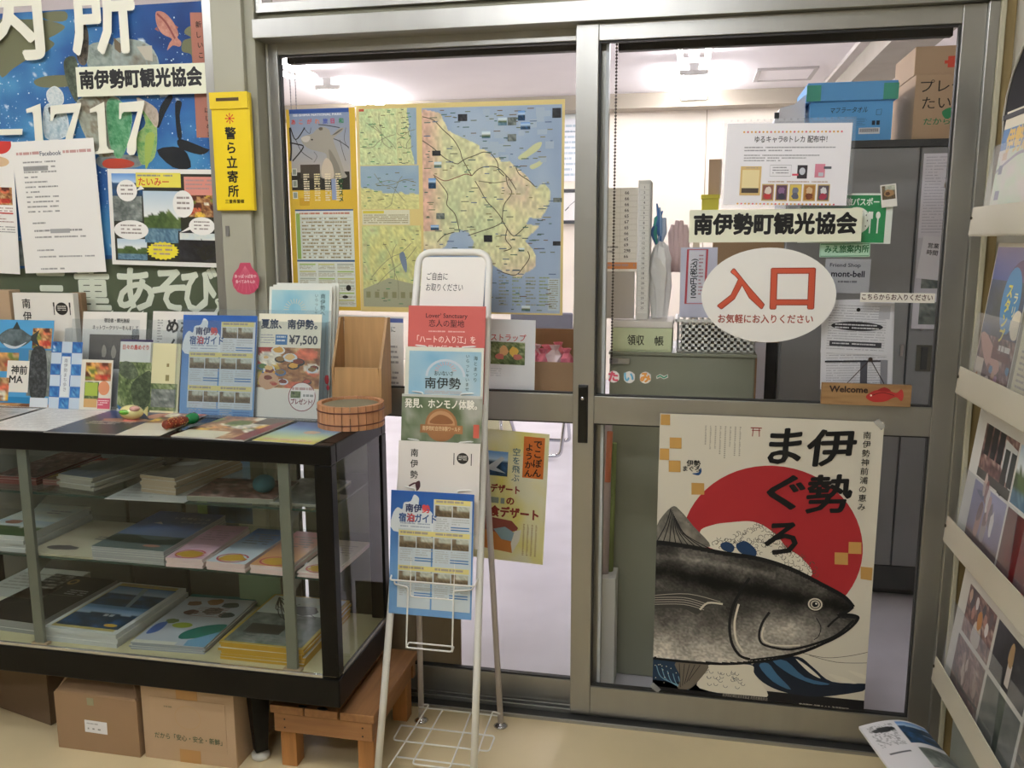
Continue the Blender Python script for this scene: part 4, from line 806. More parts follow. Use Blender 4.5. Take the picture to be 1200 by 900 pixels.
for ch, p in (('ま', [(256,26.85),(333.5,115)]), ('ぐ', [(255.8,141.7),(345.5,229.3)]), ('ろ', [(257.9,260.8),(336.4,343.4)]), ('伊', [(342.9,25.39),(454.2,116.6)]), ('勢', [(348.6,135.6),(452.3,232.2)])): brush(ch, *p)
for i, ch in enumerate('南伊勢神前浦の恵み'): p = [(479.6,33.79),(478,208)]; s.text(ch, p[0][0]-9+(p[1][0]-p[0][0])*i/8, p[0][1]-10+(p[1][1]-p[0][1])*i/8, 19, '#1c1a18', .01, 8)
for k in range(8): p = [(108.9,25.71)][0]; s.greek(p[0]+k*11.6, p[1], p[0]+k*11.6+3.4, p[1]+R_.uniform(44, 84), 16, '#6c675a', 3, fh=.7, seed=k, ragged=False)
p = [(67.21,117.2)][0]; s.text('伊勢', p[0], p[1]-4, 17, BK, .03, 5); s.text('まぐろ', p[0]-8, p[1]+11, 15, BK, .03, 5); s.spoly([(p[0]+14, p[1]+30), (p[0]+30, p[1]+26), (p[0]+34, p[1]+14), (p[0]+37, p[1]+24), (p[0]+30, p[1]+34)], '#244a78', 6, 3)
s.poly([(1.727,717.3),(119.8,718.3),(265.8,716.6),(520,709.6),(521.1,727.6),(2.191,736.3)], '#17171a', 6); s.rect(0, 700, 515, 726, '#17171a', 2)
p = [(176.6,723.3)][0]; s.text('南伊勢町神前浦漁港直送 天然本鮪使用店', p[0], p[1]-6, 10, '#a8a294', .0, 8, fit=110); p = [(362.4,724.3)][0]; s.text('南伊勢町 伊勢まぐろ 海産物加工', p[0], p[1]-2, 12, '#b8b2a4', .02, 8, fit=118)
s.place('tuna_poster', 0, -.0045, .1055, roll=-.1, material=PAPER, label='tall cream tuna poster with red sun taped on the right door', cat='poster')
TAPE = glass_mat('cloudy_tape', (.9, .9, .86), 1.4, .3, .25)
for nm, q, r in (('clear tape piece at the upper right corner of the tuna poster', (0.2487, -0.0068, 0.8266), 45), ('clear tape piece at the lower left corner of the tuna poster', (-0.2496, -0.0068, 0.1115), 40)):
    o = box('tape', -.013, .013, -.0004, .0004, -.007, .007, TAPE, None, 0, label=nm, cat='tape'); o.location = q; o.rotation_euler = (0, math.radians(r), 0)

# ================================================================ glass display case
X0, X1, Y0, Y1, Z0, Z1 = -2.155, -.940, -.415, -.070, .205, .815
t = thing('display_case', (-1.55, -.24, 0), 'long black framed glass display case filled with magazine stacks below the left window', 'display case')
case = t
for x in (X0, X1):
    for y in (Y0, Y1):
        sx = .040; box('post', x if x == X0 else x-sx, x+sx if x == X0 else x, y if y == Y0 else y-.032, y+.03 if y == Y0 else y, Z0+.075, Z1-.045, BLACKW, t, .002)
box('base_rail', X0, X1, Y0, Y1, Z0, Z0+.068, BLACKW, t, .003)
MB().box(X0, X1, Y0, Y0+.03, Z1-.045, Z1, .003).box(X0, X1, Y1-.03, Y1, Z1-.045, Z1, .003).box(X0, X0+.03, Y0+.03, Y1-.03, Z1-.045, Z1, .003).box(X1-.035, X1, Y0+.03, Y1-.03, Z1-.045, Z1, .003).build('top_frame', BLACKW, t)
box('top_pane', X0+.03, X1-.035, Y0+.03, Y1-.03, Z1-.008, Z1-.0005, CASEGLASS, t, 0)
box('deck', X0+.01, X1-.012, Y0+.012, Y1-.01, Z0+.068, Z0+.073, mat('cream_deck_board', '#cfc49c', .5, var=.05), t, .0005)
MB().box(X0+.04, X1-.04, Y0+.002, Y0+.010, Z0+.068, Z0+.076, .001).box(X1-.010, X1-.002, Y0+.03, Y1-.03, Z0+.068, Z0+.076, .001).build('pane_channel', mat('bright_aluminium', '#c8c8c4', .25, .8), t)
box('front_pane', X0+.03, X1-.034, Y0+.004, Y0+.008, Z0+.072, Z1-.04, CASEGLASS, t, 0)
box('side_pane', X1-.008, X1-.004, Y0+.028, Y1-.028, Z0+.072, Z1-.04, CASEGLASS, t, 0)
SH1, SH2, DECK = .662, .503, Z0+.0732
EDGE = mat('green_glass_edge', '#26403a', .2)
for z in (SH1, SH2):
    p = box('shelf', X0+.035, X1-.02, Y0+.024, Y1-.015, z-.005, z, CASEGLASS, t, 0)
    box('shelf_edge', X0+.035, X1-.02, Y0+.0225, Y0+.0238, z-.0052, z+.0002, EDGE, p, 0)
BRK = mat('grey_bracket_strip', '#83857e', .4, .4)
for x in (-1.722, -1.058):
    b = box('bracket_post', x-.013, x+.013, Y0+.010, Y0+.020, DECK, Z1-.045, BRK, t, .001)
    MB().quadprism([(x-.003, Y0+.02, SH1-.006), (x-.003, Y0+.12, SH1-.006), (x-.003, Y0+.02, SH1-.05)], (.006, 0, 0)).build('bracket_arm', BRK, b)
    MB().quadprism([(x-.003, Y0+.02, SH2-.006), (x-.003, Y0+.12, SH2-.006), (x-.003, Y0+.02, SH2-.05)], (.006, 0, 0)).build('bracket_arm', BRK, b)
    MB().box(x-.022, x+.022, Y0+.008, Y0+.024, DECK, DECK+.006, .001).build('foot_block', KRAFT_L, b)
for x, y in ((-1.19, -.33), (-1.19, -.13), (-2.05, -.33), (-2.05, -.13)):
    l = MB().lathe([(0, .022), (.020, .022), (.026, .10), (.033, .205), (0, .205)], x, y, 0, 4, False).build('leg', BLACKW, t)
    MB().lathe([(0, 0), (.019, 0), (.022, .003), (.022, .012), (.008, .016), (.007, .024), (0, .024)], x, y, 0, 20).build('leg_foot', mat('pale_plastic_foot', '#c9c7bd', .4), l)

# booklets ---------------------------------------------------
def cover_mesh(w, d, t, cover, side='#e8e4dc'):
    """a closed booklet lying flat: printed cover sheet on a page block; local x across, y deep, z up, origin at front middle bottom"""
    me = MB().box(-w/2, w/2, 0, d, 0, t, 0)
    return me
def page_mat(side): return mat('pages_'+side.lstrip('#'), side, .8, bump=.8, bscale=1, stretch=(1, 1, 900))
def booklet(name, q, t, cover, side='#dcd8ce', dz=0, dyaw=0, label=None, cat='magazine', group=None, parent=None, dx=0, dy=0, material=None):
    """q = (x, y, z, w, d, yaw) of the front-edge middle; cover(Print) draws on it"""
    x, y, z, w, d, yaw = q
    e = thing(name, (x+dx, y+dy, z+dz), label, cat, group)
    e.rotation_euler = (0, 0, math.radians(yaw+dyaw)); OFF[e] = Vector((0, 0, 0))
    MB().box(-w/2, w/2, 0, d, 0, t-.0005, 0).build('page_block', page_mat(side), e)
    s = Print(w, d, '#dcd8d0', U=100)
    if cover: cover(s)
    s.place('cover', 0, 0, t, tilt=90, parent=e, material=material or GLOSSY); return e
def pile(name, q, total, n, cover, side, label_top, label_rest, cat='magazine', group=None, jit=.004, seed=0, material=None):
    R = random.Random(seed); th = total/n; first = None
    for i in range(n):
        top = i == n-1
        if top: booklet(name, q, th, cover, side, i*th, R.uniform(-.4, .4), label_top, cat, None, material=material)
        elif first is None:
            first = booklet(name, q, th, None, side, 0, 0, label_rest.replace('lower', 'lowest', 1), cat, group)
        else:
            c = copy_tree(first); c.location = Vector(first.location)+Vector((R.uniform(-jit, jit), R.uniform(-jit, jit)*.6, i*th)); c.rotation_euler.z += R.uniform(-.012, .012)
            c['label'] = label_rest.replace('lower', ('topmost', 'second from top', 'third from top', 'fourth from top', 'fifth from top', 'sixth from top')[n-1-i], 1)

def ph(*a, **k): return lambda s: s.photo(*a, **k)
def cv(base, *ops):
    def f(s):
        s.rect(0, 0, 100, s.V, base, 1)
        for o in ops: o(s)
    return f
V1 = lambda f: lambda s: f(s, s.V)
# lower deck
q = (-1.885, -.335, DECK, .19, .29, 0)
q_ = (-2.014, -0.2048, 0.285, 0.125, 0.1571, 0.1809)
booklet('magazine', (-1.965, -.23, DECK, .2, .20, 0), .03, cv('#e2e2dc', V1(lambda s, V: s.greek(10, 20, 90, V-20, 6, '#a8a89c'))), '#e4e2d4', label='white magazine half hidden at the far left of the case deck', dz=0)
pile('magazine', (-1.866, -.355, DECK, .205, .29, -3), .030, 3, cv('#141214', V1(lambda s, V: (s.rect(36, 0, 58, V*.26, '#2c2420', 2), s.ell(46, V*.14, 7, 9, '#b8985c', 3), s.ell(46, V*.14, 4, 5, '#2c2420', 4), s.greek(62, V*.3, 92, V*.42, 3, '#c8c8cc', 3), s.line([(30, V*.45), (96, V*.42)], 1, '#8a8478', 3), s.line([(8, V*.75), (60, V*.45)], 3, '#3c3836', 2)))), '#9c9c9c', 'black magazine with gold crest, top of its stack at the left case deck', 'lower black magazine in the stack on the case deck', group='black magazines on the case deck', seed=1)
q = (-1.659, -0.3672, 0.285, 0.2032, 0.2972, -6.914)
def bluecov(s):
    V = s.V; s.rect(0, 0, 100, V, '#e2e2de', 1); s.rect(6, 3, 92, V*.96, '#c8b46c', 2); s.rect(8, 12, 94, V*.92, '#2c5a9c', 3)
    s.photo(8, 14, 94, V*.5, 'sea', 3, 24, 4); s.photo(8, V*.5, 94, V*.92, 'sea', 9, 24, 4); s.rect(8, V*.5, 94, V*.56, '#6c9cc8', 5); s.poly([(46, 14), (54, 14), (66, V*.5), (60, V*.5)], '#8fa8b8', 5); s.ell(78, V*.86, 9, 4, '#d8a83c', 6); s.greek(16, 5, 88, 10, 1, '#8a6c3c', 5, fh=.8, ragged=False); s.greek(50, V*.66, 64, V*.72, 1, '#c8d4dc', 6, fh=.9, ragged=False)
pile('magazine', (-1.628, -.382, DECK, .205, .29, -1), .035, 3, bluecov, '#d4d4d4', 'white edged magazine with dark blue sea photos, top of its stack', 'lower white edged magazine under the blue sea cover on the case deck', group='white edged magazines on the case deck', seed=2)
def flycov(s):
    V = s.V; s.rect(0, 0, 100, V, '#c8ccd4', 1); s.rect(0, 0, 100, 9, '#1c7c7c', 2)
    for i, (x, y, r, c) in enumerate(((20, 30, 10, '#8a6040'), (48, 22, 12, '#a87848'), (74, 30, 12, '#4c5450'), (30, 58, 10, '#6c4038'), (58, 50, 14, '#5c5048'), (82, 60, 11, '#3c4844'), (20, 88, 9, '#6c7c3c'))): s.blob(x, y, r, r*.8, c, 3, seed=i)
    s.greek(34, 40, 78, 72, 6, '#8c4c4c', 4, ragged=False); s.ell(40, 98, 14, 8, '#a8b83c', 4); s.spoly([(52, 118), (70, 96), (98, 88), (99, 118), (60, 136)], '#1c7c6c', 4); s.poly([(70, 138), (100, 108), (100, V), (72, V)], '#7caccc', 5); s.rect(0, V-8, 60, V, '#e8e4d4', 4); s.spoly([(4, 100), (16, 92), (18, 118), (6, 128)], '#4c6cb0', 4)
pile('flyer', (-1.395, -.375, DECK, .19, .29, 3), .018, 4, flycov, '#a4a8b0', 'colourful product flyer with teal edge, top of its stack on the case deck', 'lower flyer of the colourful product stack on the case deck', 'flyer', group='product flyers on the case deck', seed=3, jit=.010)
def yelcov(s):
    V = s.V; s.rect(0, 0, 100, V, '#c8a83c', 1); s.photo(3, 3, 97, V-3, 'grey', 14, 24, 2); s.photo(3, 3, 97, V*.4, 'pale', 14, 14, 3)
    R = random.Random(4)
    for k in range(9): s.curve([(10, 8), (20+R.random()*30, 20+k*6), (40+R.random()*50, 10+R.random()*60)], 1.2, '#2c2828', 4)
    s.blob(58, 40, 18, 12, '#4c4c50', 4); s.rect(14, V*.62, 58, V*.8, '#34302c', 4); s.greek(20, V*.82, 90, V*.94, 3, '#3c3c3c', 4)
pile('magazine', (-1.146, -.382, DECK, .212, .28, 0), .044, 6, yelcov, '#c89a28', 'yellow edged magazine with grey photo cover, top of its stack on the case deck', 'lower yellow edged magazine in the stack on the case deck', group='yellow edged magazines on the case deck', seed=5)
box('green_leaflet', -1.36, -1.24, -.092, -.0905, DECK, DECK+.13, mat('pale_green_print', '#8ca888', .5), None, 0, label='pale green leaflet leaning at the back of the case deck', cat='leaflet')
# shelf 2
SZ = SH2+.0005
def c_sky(s): V = s.V; s.rect(0, 0, 100, V, '#a8bcd4', 1); s.photo(0, 0, 100, V*.55, 'pale', 3, 14, 2); s.photo(0, V*.55, 100, V, 'land', 6, 16, 2); s.greek(50, V*.2, 90, V*.34, 2, '#5c6c8c', 3); s.rect(0, V*.84, 100, V, '#3c5c34', 3); s.blob(30, V*.62, 16, 9, '#a8705c', 4)
pile('magazine', (-1.832, -.385, SZ, .155, .24, 0), .042, 4, c_sky, '#c4c6c8', 'pale blue magazine with green foot, top of its stack on the middle shelf', 'lower magazine under the pale blue cover on the middle shelf', group='pale blue magazines on the middle shelf', seed=6)
def c_cream(s): V = s.V; s.rect(0, 0, 100, V, '#ccc4a4', 1); s.raster(0, 0, 100, V, lambda a, b: pal(fbm(a, b, 3, 4), ['#c4b894', '#d4ccb0', '#c8b098']), 12, 14, 1); s.blob(36, V*.82, 22, 9, '#6c6460', 3); s.greek(56, V*.45, 96, V*.58, 2, '#54483c', 3, fh=.7, ragged=False)
pile('leaflet', (-1.655, -.392, SZ, .185, .245, 0), .006, 2, c_cream, '#a49c84', 'cream leaflet lying between the pale blue and deep blue stacks on the middle shelf', 'lower cream leaflet on the middle shelf', 'leaflet', seed=7)
def c_blue(s):
    V = s.V; s.rect(0, 0, 100, V, '#4c68a8', 1); s.raster(0, 0, 100, V*.66, lambda a, b: mixc(H3('#3c5aa4'), H3('#8496bc'), b*1.1), 10, 10, 1); s.rect(0, V*.66, 100, V, '#5c6c6c', 2); s.spoly([(0, V*.72), (30, V*.68), (60, V*.76), (100, V*.70), (100, V*.84), (40, V*.86), (0, V*.82)], '#2c3c38', 3); s.ell(74, V*.9, 12, 4, '#b07c6c', 4)
    s.text('しお見どころ', 40, V*.14, 9, '#b8c8e4', .01, 4, fit=52); s.text('のんびり', 58, V*.24, 9, '#b8c8e4', .01, 4, fit=36); s.poly([(22, V*.34), (30, V*.3), (38, V*.36), (30, V*.35)], '#e0dcd8', 4)
pile('leaflet', (-1.470, -.392, SZ, .19, .275, 0), .034, 6, c_blue, '#a4a4a6', 'deep blue leaflet with white writing, top of the thick stack on the middle shelf', 'lower leaflet in the deep blue stack on the middle shelf', 'leaflet', group='deep blue leaflets on the middle shelf', seed=8, jit=.0015)
def c_fold(c1, c2, wr, foot):
    def f(s): V = s.V; s.rect(0, 0, 100, V, c1, 1); s.raster(0, 0, 100, V*.8, lambda a, b: mixc(H3(c2), H3(c1), b*1.2+.3*(fbm(a, b, 4, 2)-.5)), 8, 16, 1); s.blob(50, V*.87, 34, V*.09, foot, 3); s.line([(50+38*math.cos(k*.4), V*.87+V*.11*math.sin(k*.4)) for k in range(16)], 5, '#c8485c', 2); s.greek(16, V*.16, 84, V*.5, 5, wr, 3, ragged=False, seed=3)
    return f
for i, (x, w_, c1, c2, wr, nm) in enumerate(((-1.322, .092, '#e4b8c8', '#d89cb8', '#a85c78', 'pink'), (-1.216, .098, '#dce4ec', '#2c5ca8', '#1c2c50', 'blue and white'), (-1.108, .096, '#e4a878', '#d88c9c', '#7c4838', 'orange'), (-.998, .085, '#e4d4c8', '#c8b4a4', '#8c6c5c', 'pale cream'))):
    pile('folded_leaflet', (x, -.395, SZ, w_, .235-.02*(i == 3), -1.5 if i else 2), (.022, .020, .020, .012)[i], 3, c_fold(c1, c2, wr, '#d8a83c'), '#e4c8c8', nm+' narrow folded leaflet, top of its stack', 'lower '+nm+' folded leaflet on the middle shelf', 'leaflet', group=nm+' folded leaflets on the middle shelf', seed=20+i, jit=.003)
# shelf 1
SZ = SH1+.0005
pile('magazine', (-1.80, -.345, SZ, .12, .24, 0), .020, 3, cv('#3c3430', lambda s: s.photo(0, 0, 100, s.V, 'crowd', 4, 16, 2)), '#7a3c38', 'dark brown photo magazine, top of its stack at the left of the upper shelf', 'lower dark brown magazine at the left of the upper shelf', group='dark brown magazines on the upper shelf', seed=30)
pile('magazine', (-1.688, -.335, SZ, .085, .21, 0), .014, 2, cv('#5c3c34', lambda s: s.photo(0, 0, 100, s.V, 'food', 5, 14, 2)), '#8c5c54', 'red brown food magazine beside the grey brochures on the upper shelf', 'lower red brown food magazine on the upper shelf', seed=31)
def c_grey(s): V = s.V; s.photo(0, 0, 100, V, 'pale', 8, 10, 1); s.raster(0, 0, 100, V, lambda a, b: pal(fbm(a, b, 3, 8), ['#5c6c84', '#9ca8b4', '#c4c8cc', '#7c889c']), 10, 20, 2); s.greek(20, 12, 80, 30, 3, '#3c4454', 3)
pile('brochure', (-1.625, -.352, SZ, .11, .23, -10), .032, 5, c_grey, '#a8a49c', 'curled grey blue brochure, top of its stack on the upper shelf', 'lower brochure in the grey blue stack on the upper shelf', 'brochure', group='grey blue brochures on the upper shelf', seed=32, jit=.006)
booklet('paper_sheet', (-1.405, -.408, SZ, .20, .20, 2), .001, cv('#b8b8b4', lambda s: s.greek(6, 6, 94, s.V-6, 8, '#74746c', 3, seed=3)), '#b8b8b0', label='thin grey printed sheet under the beige catalogues on the upper shelf', cat='sheet')
def c_beige(s): V = s.V; s.raster(0, 0, 100, V, lambda a, b: pal(fbm(a, b, 3, 5), ['#4c4844', '#8c8478', '#b4a894', '#d0c4b0']), 10, 22, 2); s.poly([(10, V*.5), (60, V*.4), (62, V*.55), (12, V*.66)], '#dcdcd8', 3)
pile('catalogue', (-1.405, -.352, SZ+.0012, .10, .25, -8), .042, 5, c_beige, '#b8a48c', 'beige catalogue, top of the stack on the upper shelf', 'lower beige catalogue in the stack on the upper shelf', 'catalogue', group='beige catalogues on the upper shelf', seed=33, jit=.006)
booklet('flyer', (-1.205, -.380, SZ, .21, .15, 3), .012, cv('#3c3c34', lambda s: s.photo(0, 0, 100, s.V, 'crowd', 14, 18, 2)), '#8c8a7c', label='dark colourful flyer stack at the right of the upper shelf', cat='flyer')
booklet('flyer', (-1.06, -.375, SZ, .13, .2, 0), .006, cv('#8c8c84', lambda s: s.photo(0, 0, 100, s.V, 'grey', 15, 12, 2)), '#9c9a8c', label='pale grey flyer at the right end of the upper shelf', cat='flyer')
MB().ell((-1.145, -.33, SZ+.034), (.026, .026, .021), 18, 12).build('teal_ball', mat('teal_fabric', '#2c6470', .6, var=.2, vscale=60), None, label='teal blue ball ornament on the flyers at the right of the upper shelf', cat='ornament')
s = Print(.16, .20, '#2c6cb0', U=100); s.photo(0, 0, 100, s.V, 'sea', 22, 16, 1); s.rect(0, 0, 18, s.V, '#7a9c5c', 2); s.line([(86, 70), (92, 60), (90, 90)], 2, '#1c2c34', 3); s.place('backing_leaflet', -1.395, -.083, .505, material=GLOSSY, label='bright blue leaflet standing at the back of the middle shelf', cat='leaflet')

# ================================================================ things on top of the case
ZT = Z1+.0004
def flat(name, q, draw, label, cat='leaflet', t=.0012, dz=0, base='#e0dcd4', side='#c8c4bc'):
    booklet(name, (q[0], q[1], ZT+dz, q[3], q[4], q[5]), t, lambda s: (s.rect(0, 0, 100, s.V, base, 1), draw(s)), side, label=label, cat=cat)
flat('paper_sheet', (-1.93, -.40, 0, .17, .22, 4), lambda s: s.greek(8, 8, 92, s.V-8, 10, '#8c8c88', 3), 'white sheet at the far left of the case top', 'sheet', base='#dcdad4')
flat('paper_sheet', (-1.722, -.413, 0, .21, .262, 4), lambda s: s.greek(8, 8, 92, s.V-8, 16, '#b4b2ae', 3, fh=.3), 'plain white printed sheet lying left of the dark blue flyer on the case top', 'sheet', base='#eeece6')
flat('flyer', (-1.550, -.413, 0, .19, .262, 3), lambda s: (s.raster(0, 0, 100, s.V, lambda a, b: pal(b*.7+.3*fbm(a, b, 5, 3), ['#5c6ca8', '#3c4468', '#34343c', '#1c2030']), 16, 20, 1), s.blob(60, 60, 34, 12, '#a87860', 3), s.blob(86, 30, 12, 18, '#c88870', 3), s.greek(20, 70, 80, 90, 3, '#b8b0a0', 4)), 'dark blue event flyer lying under the yellow fish toy', 'flyer')
flat('flyer', (-1.405, -.413, 0, .105, .262, 6), lambda s: (s.rect(0, 0, 100, s.V, '#d4cbb4', 1), s.photo(0, 0, 100, s.V*.5, 'food', 5, 12, 2), s.rect(0, s.V*.8, 100, s.V, '#ddd8c4', 2)), 'cream food flyer lying left of the red and green maraca', 'flyer', dz=.0014)
flat('flyer', (-1.235, -.408, 0, .185, .225, -3), lambda s: (s.photo(0, 0, 100, s.V, 'food', 6, 18, 1), s.rect(0, s.V*.7, 60, s.V, '#d8d4b8', 2), s.rect(60, 0, 100, s.V*.3, '#5c4c3c', 2), s.poly([(88, s.V*.2), (100, s.V*.1), (100, s.V), (80, s.V)], '#7c2c28', 3)), 'food flyer with dark red edge lying behind the maraca', 'flyer', t=.003)
flat('flyer', (-1.055, -.408, 0, .15, .205, -4), lambda s: (s.raster(0, 0, 100, s.V, lambda a, b: pal(b+.15*(fbm(a, b, 5, 2)-.5), ['#2c3c6c', '#4c6ca0', '#8cb0b8', '#b8c88c', '#d8c850']), 16, 18, 1), s.blob(60, s.V*.5, 14, 10, '#c8a888', 3), s.greek(10, s.V*.86, 90, s.V*.95, 1, '#c8843c', 3, fh=.8)), 'blue and yellow scenery flyer lying in front of the round wooden tub', 'flyer')
# toy and maraca
t = thing('fish_toy', (-1.530, -.255, ZT), 'small glossy yellow and green fish toy on the dark blue flyer', 'toy')
TY = mat('glossy_cream_yellow', '#d8cf8c', .15, coat=1); MB().ell((-1.530, -.255, ZT+.020), (.031, .022, .0185), 24, 16).build('body', TY, t)
GP = mat('glossy_green', '#5c9c2c', .15, coat=1)
MB().ell((-1.536, -.2745, ZT+.023), (.015, .005, .0065), 16, 10).build('green_patch', GP, t); MB().ell((-1.514, -.264, ZT+.031), (.013, .012, .007), 14, 8).build('pink_cap', mat('glossy_pink', '#d8a494', .2, coat=1), t)
MB().quadprism([(-1.498, -.252, ZT+.022), (-1.485, -.252, ZT+.036), (-1.487, -.252, ZT+.012)], (0, -.004, 0)).build('tail', TY, t)
MB().lathe([(0, 0), (.018, 0), (.020, .003), (0, .004)], -1.53, -.258, ZT, 20).build('stand', mat('salmon_base', '#c8725c', .4), t)
t = thing('maraca', (-1.355, -.30, ZT+.0035), 'red speckled maraca with a green head lying on the flyers', 'toy')
a0 = Vector((-1.372, -.362, ZT+.016)); a1 = Vector((-1.349, -.262, ZT+.016)); dr = (a1-a0)
MB().tube([a0+dr*k for k in (0, .05, .3, .55, .68)], [.006, .0105, .0125, .0115, .008], 14).build('handle', mat('speckled_red_brown', '#8c3a24', .35, var=.5, vscale=120), t)
R_ = random.Random(2); mb = MB()
for k in range(60):
    u = R_.uniform(.05, .62); a = R_.uniform(0, 3.1); c_ = a0+dr*u; sd = dr.normalized().orthogonal().normalized(); ot = dr.normalized().cross(sd)
    mb.ell(c_+(sd*math.cos(a*2)+ot*math.sin(a*2))*.0121, (.0011, .0011, .0011), 5, 4)
mb.build('speckle', mat('gold_dots', '#d8b46c', .4), t, kind='stuff')
MB().tube([a0+dr*k for k in (.66, .70, .82, .94, 1.0, 1.03)], [.007, .010, .0135, .0135, .009, .001], 16).build('head', mat('glossy_dark_green', '#1f7a44', .25, coat=.5), t)

# leaning printed matter ------------------------------------------------
def lean(q, draw, name, label, cat='leaflet', base='#eae6dc', t=.0015, mat_=GLOSSY, parent=None, dz=0):
    x, y, z, w, h, yaw, tilt = q; s = Print(w, h, base, U=100, thick=t); draw(s); return s.place(name, x, y, z+dz, yaw, tilt, material=mat_, label=label, cat=cat, parent=parent)
def holder(name, q, label, lip=.03, deep=.03, ex=.006):
    """clear acrylic stand carrying one leaning sheet (q as for lean)"""
    x, y, z, w, h, yaw, tilt = q; e = thing(name, (x, y, ZT), label, 'leaflet holder'); e.rotation_euler = (0, 0, math.radians(yaw)); OFF[e] = Vector((0, 0, 0))
    T = math.radians(tilt); hh = h*.97
    def slab(nm, y0, x0, x1, z0, z1, th=.002): # slab parallel to the sheet, y0 = offset behind sheet front
        n = (0, math.cos(T)*th, -math.sin(T)*th*0); p = lambda xx, zz: (xx, y0+zz*math.sin(T), zz*math.cos(T)+.001)
        MB().quadprism([p(x0, z0), p(x1, z0), p(x1, z1), p(x0, z1)], (0, th, 0)).build(nm, ACRYL, e, local=True)
    slab('back_plate', deep*.5, -w/2-ex, w/2+ex, .0, hh); slab('front_plate', -.012, -w/2-ex, w/2+ex, 0, hh*.9)
    for sx in (-w/2-ex, w/2+ex-.002): slab('side_plate', -.012, sx, sx+.002, 0, hh*.9, deep*.5+.012)
    MB().box(-w/2-ex, w/2+ex, -.035, .05, 0, .002, 0).build('foot_plate', ACRYL, e, local=True); return e
q = (-1.953, -0.1537, 0.8155, 0.211, 0.2318, 0, 12)
def ma(s):
    V = s.V; s.rect(0, 0, 100, V, '#4c9ccc', 1); s.tex([(20, 22), (34, 12), (50, 11), (62, 17), (70, 23), (60, 32), (44, 36), (28, 32)], ['#26302f', '#4c5a5c', '#8c989c'], 3, 4); s.spoly([(28, 30), (46, 34), (62, 28), (50, 36), (36, 36)], '#c8d0d4', 5); s.poly([(40, 12), (46, 2), (52, 12)], '#26302f', 3); s.poly([(68, 20), (80, 12), (76, 23), (82, 34), (68, 26)], '#2c3638', 3); s.poly([(22, 24), (10, 20), (14, 28)], '#34403f', 3)
    s.photo(70, 10, 98, 36, 'food', 3, 12, 2); s.rect(0, 36, 100, 60, '#3c84b4', 2); s.photo(0, 42, 52, 66, 'food', 8, 14, 3); s.photo(66, 38, 100, 96, 'grey', 7, 16, 3); s.tex([(70, 40), (90, 38), (94, 96), (72, 96)], ['#141618', '#303436', '#7c8486'], 4, 5, sc=9)
    s.rect(36, 52, 68, 92, '#e8e4d8', 4); s.text('神前', 42, 58, 12, '#222222', .03, 5); s.text('MA', 40, 69, 13, '#222222', .03, 5, fit=20); s.photo(0, 74, 40, 104, 'food', 12, 14, 5)
    s.rect(0, 98, 100, 112, '#1c7cb0', 4); s.rect(72, 98, 98, 112, '#dfe6ea', 5); s.photo(10, 110, 100, V-4, 'food', 4, 16, 4)
lean(q, ma, 'flyer', 'blue market flyer with tuna photo at the left end of the case top', 'flyer')
q = (-1.911, -0.065, 0.8848, 0.1884, 0.2271, 0.4541); s = Print(q[3], q[4], '#ece8de', U=100, thick=.02)
s.vtext('南伊勢', 22, 8, 15, '#26241f', .02, 3, pitch=1.25); s.ell(80, 22, 10, 9, '#26241f', 2); s.greek(73, 18, 87, 26, 3, '#e8e4d8', 3, ragged=False); s.rect(66.5, 13, 68, 31, '#26241f', 2); s.rect(92.5, 13, 94, 31, '#26241f', 2); s.rect(66, 13, 68.5, 19, '#26241f', 2); s.rect(92, 13, 94.5, 20, '#26241f', 2)
s.place('brochure_stack', q[0], -.065, q[2], material=GLOSSY, label='white brochures with vertical brush characters standing behind the blue market flyer', cat='brochure')
box('cardboard_box', -2.09, -2.02, -.06, -.018, .86, 1.118, KRAFT_L, None, .002, label='pale cardboard box edge at the far left behind the market flyer', cat='box')
box('cardboard_box', -1.85, -1.815, -.036, -.014, .83, 1.112, KRAFT, None, .002, label='thin brown cardboard edge behind the white brush character brochures', cat='box')
t = thing('cardboard_tray', (-1.96, -.33, ZT), 'small orange brown cardboard tray at the left end of the case top', 'box')
MB().box(-2.02, -1.885, -.352, -.348, ZT+.034, ZT+.075, .001).box(-2.02, -1.885, -.30, -.296, ZT+.034, ZT+.09, .001).box(-1.889, -1.885, -.35, -.298, ZT+.034, ZT+.08, .001).build('tray', mat('orange_card', '#c48a54', .7), t); box('red_band', -2.02, -1.884, -.3535, -.352, ZT+.06, ZT+.072, mat('red_print', '#c24c3c', .6), t, 0); box('post', -2.0, -1.975, -.35, -.31, ZT+.001, ZT+.034, mat('orange_card', '#c48a54', .7), t, .001)
q = (-1.71, -0.1391, 0.8175, 0.1625, 0.2509, 0, 11)
holder('leaflet_holder', (-1.715, -.135, .815, .19, .24, 0, 11), 'clear acrylic leaflet holder with the blue checkered pamphlet on the case top')
def net(s): V = s.V; s.text('宿泊者・観光施設', 34, 9, 6.5, '#222222', .02, 3, fit=40); s.text('ネットワークツリーをんまして', 16, 19, 7, '#222222', .02, 3, fit=72) ; s.rect(12, 32, 90, 80, '#4c4640', 2); s.photo(12, 32, 90, 80, 'dark', 9, 18, 3); s.raster(12, 32, 90, 80, lambda a, b: pal(fbm(a, b, 5, 9), ['#3c3834', '#544c44', '#6c6458']), 16, 10, 4); [s.blob(36+k*15, 56, 4, 9, '#a89c8c', 5, seed=k) for k in range(3)]
lean((-1.690, -.118, .8175, .19, .252, 0, 11), net, 'notice', 'white notice with dark group photo in the acrylic holder behind the pamphlets', 'notice')
holder('leaflet_holder', (-1.52, -.128, .815, .19, .24, 0, 11), 'clear acrylic leaflet holder with the temple and cream pamphlets on the case top')
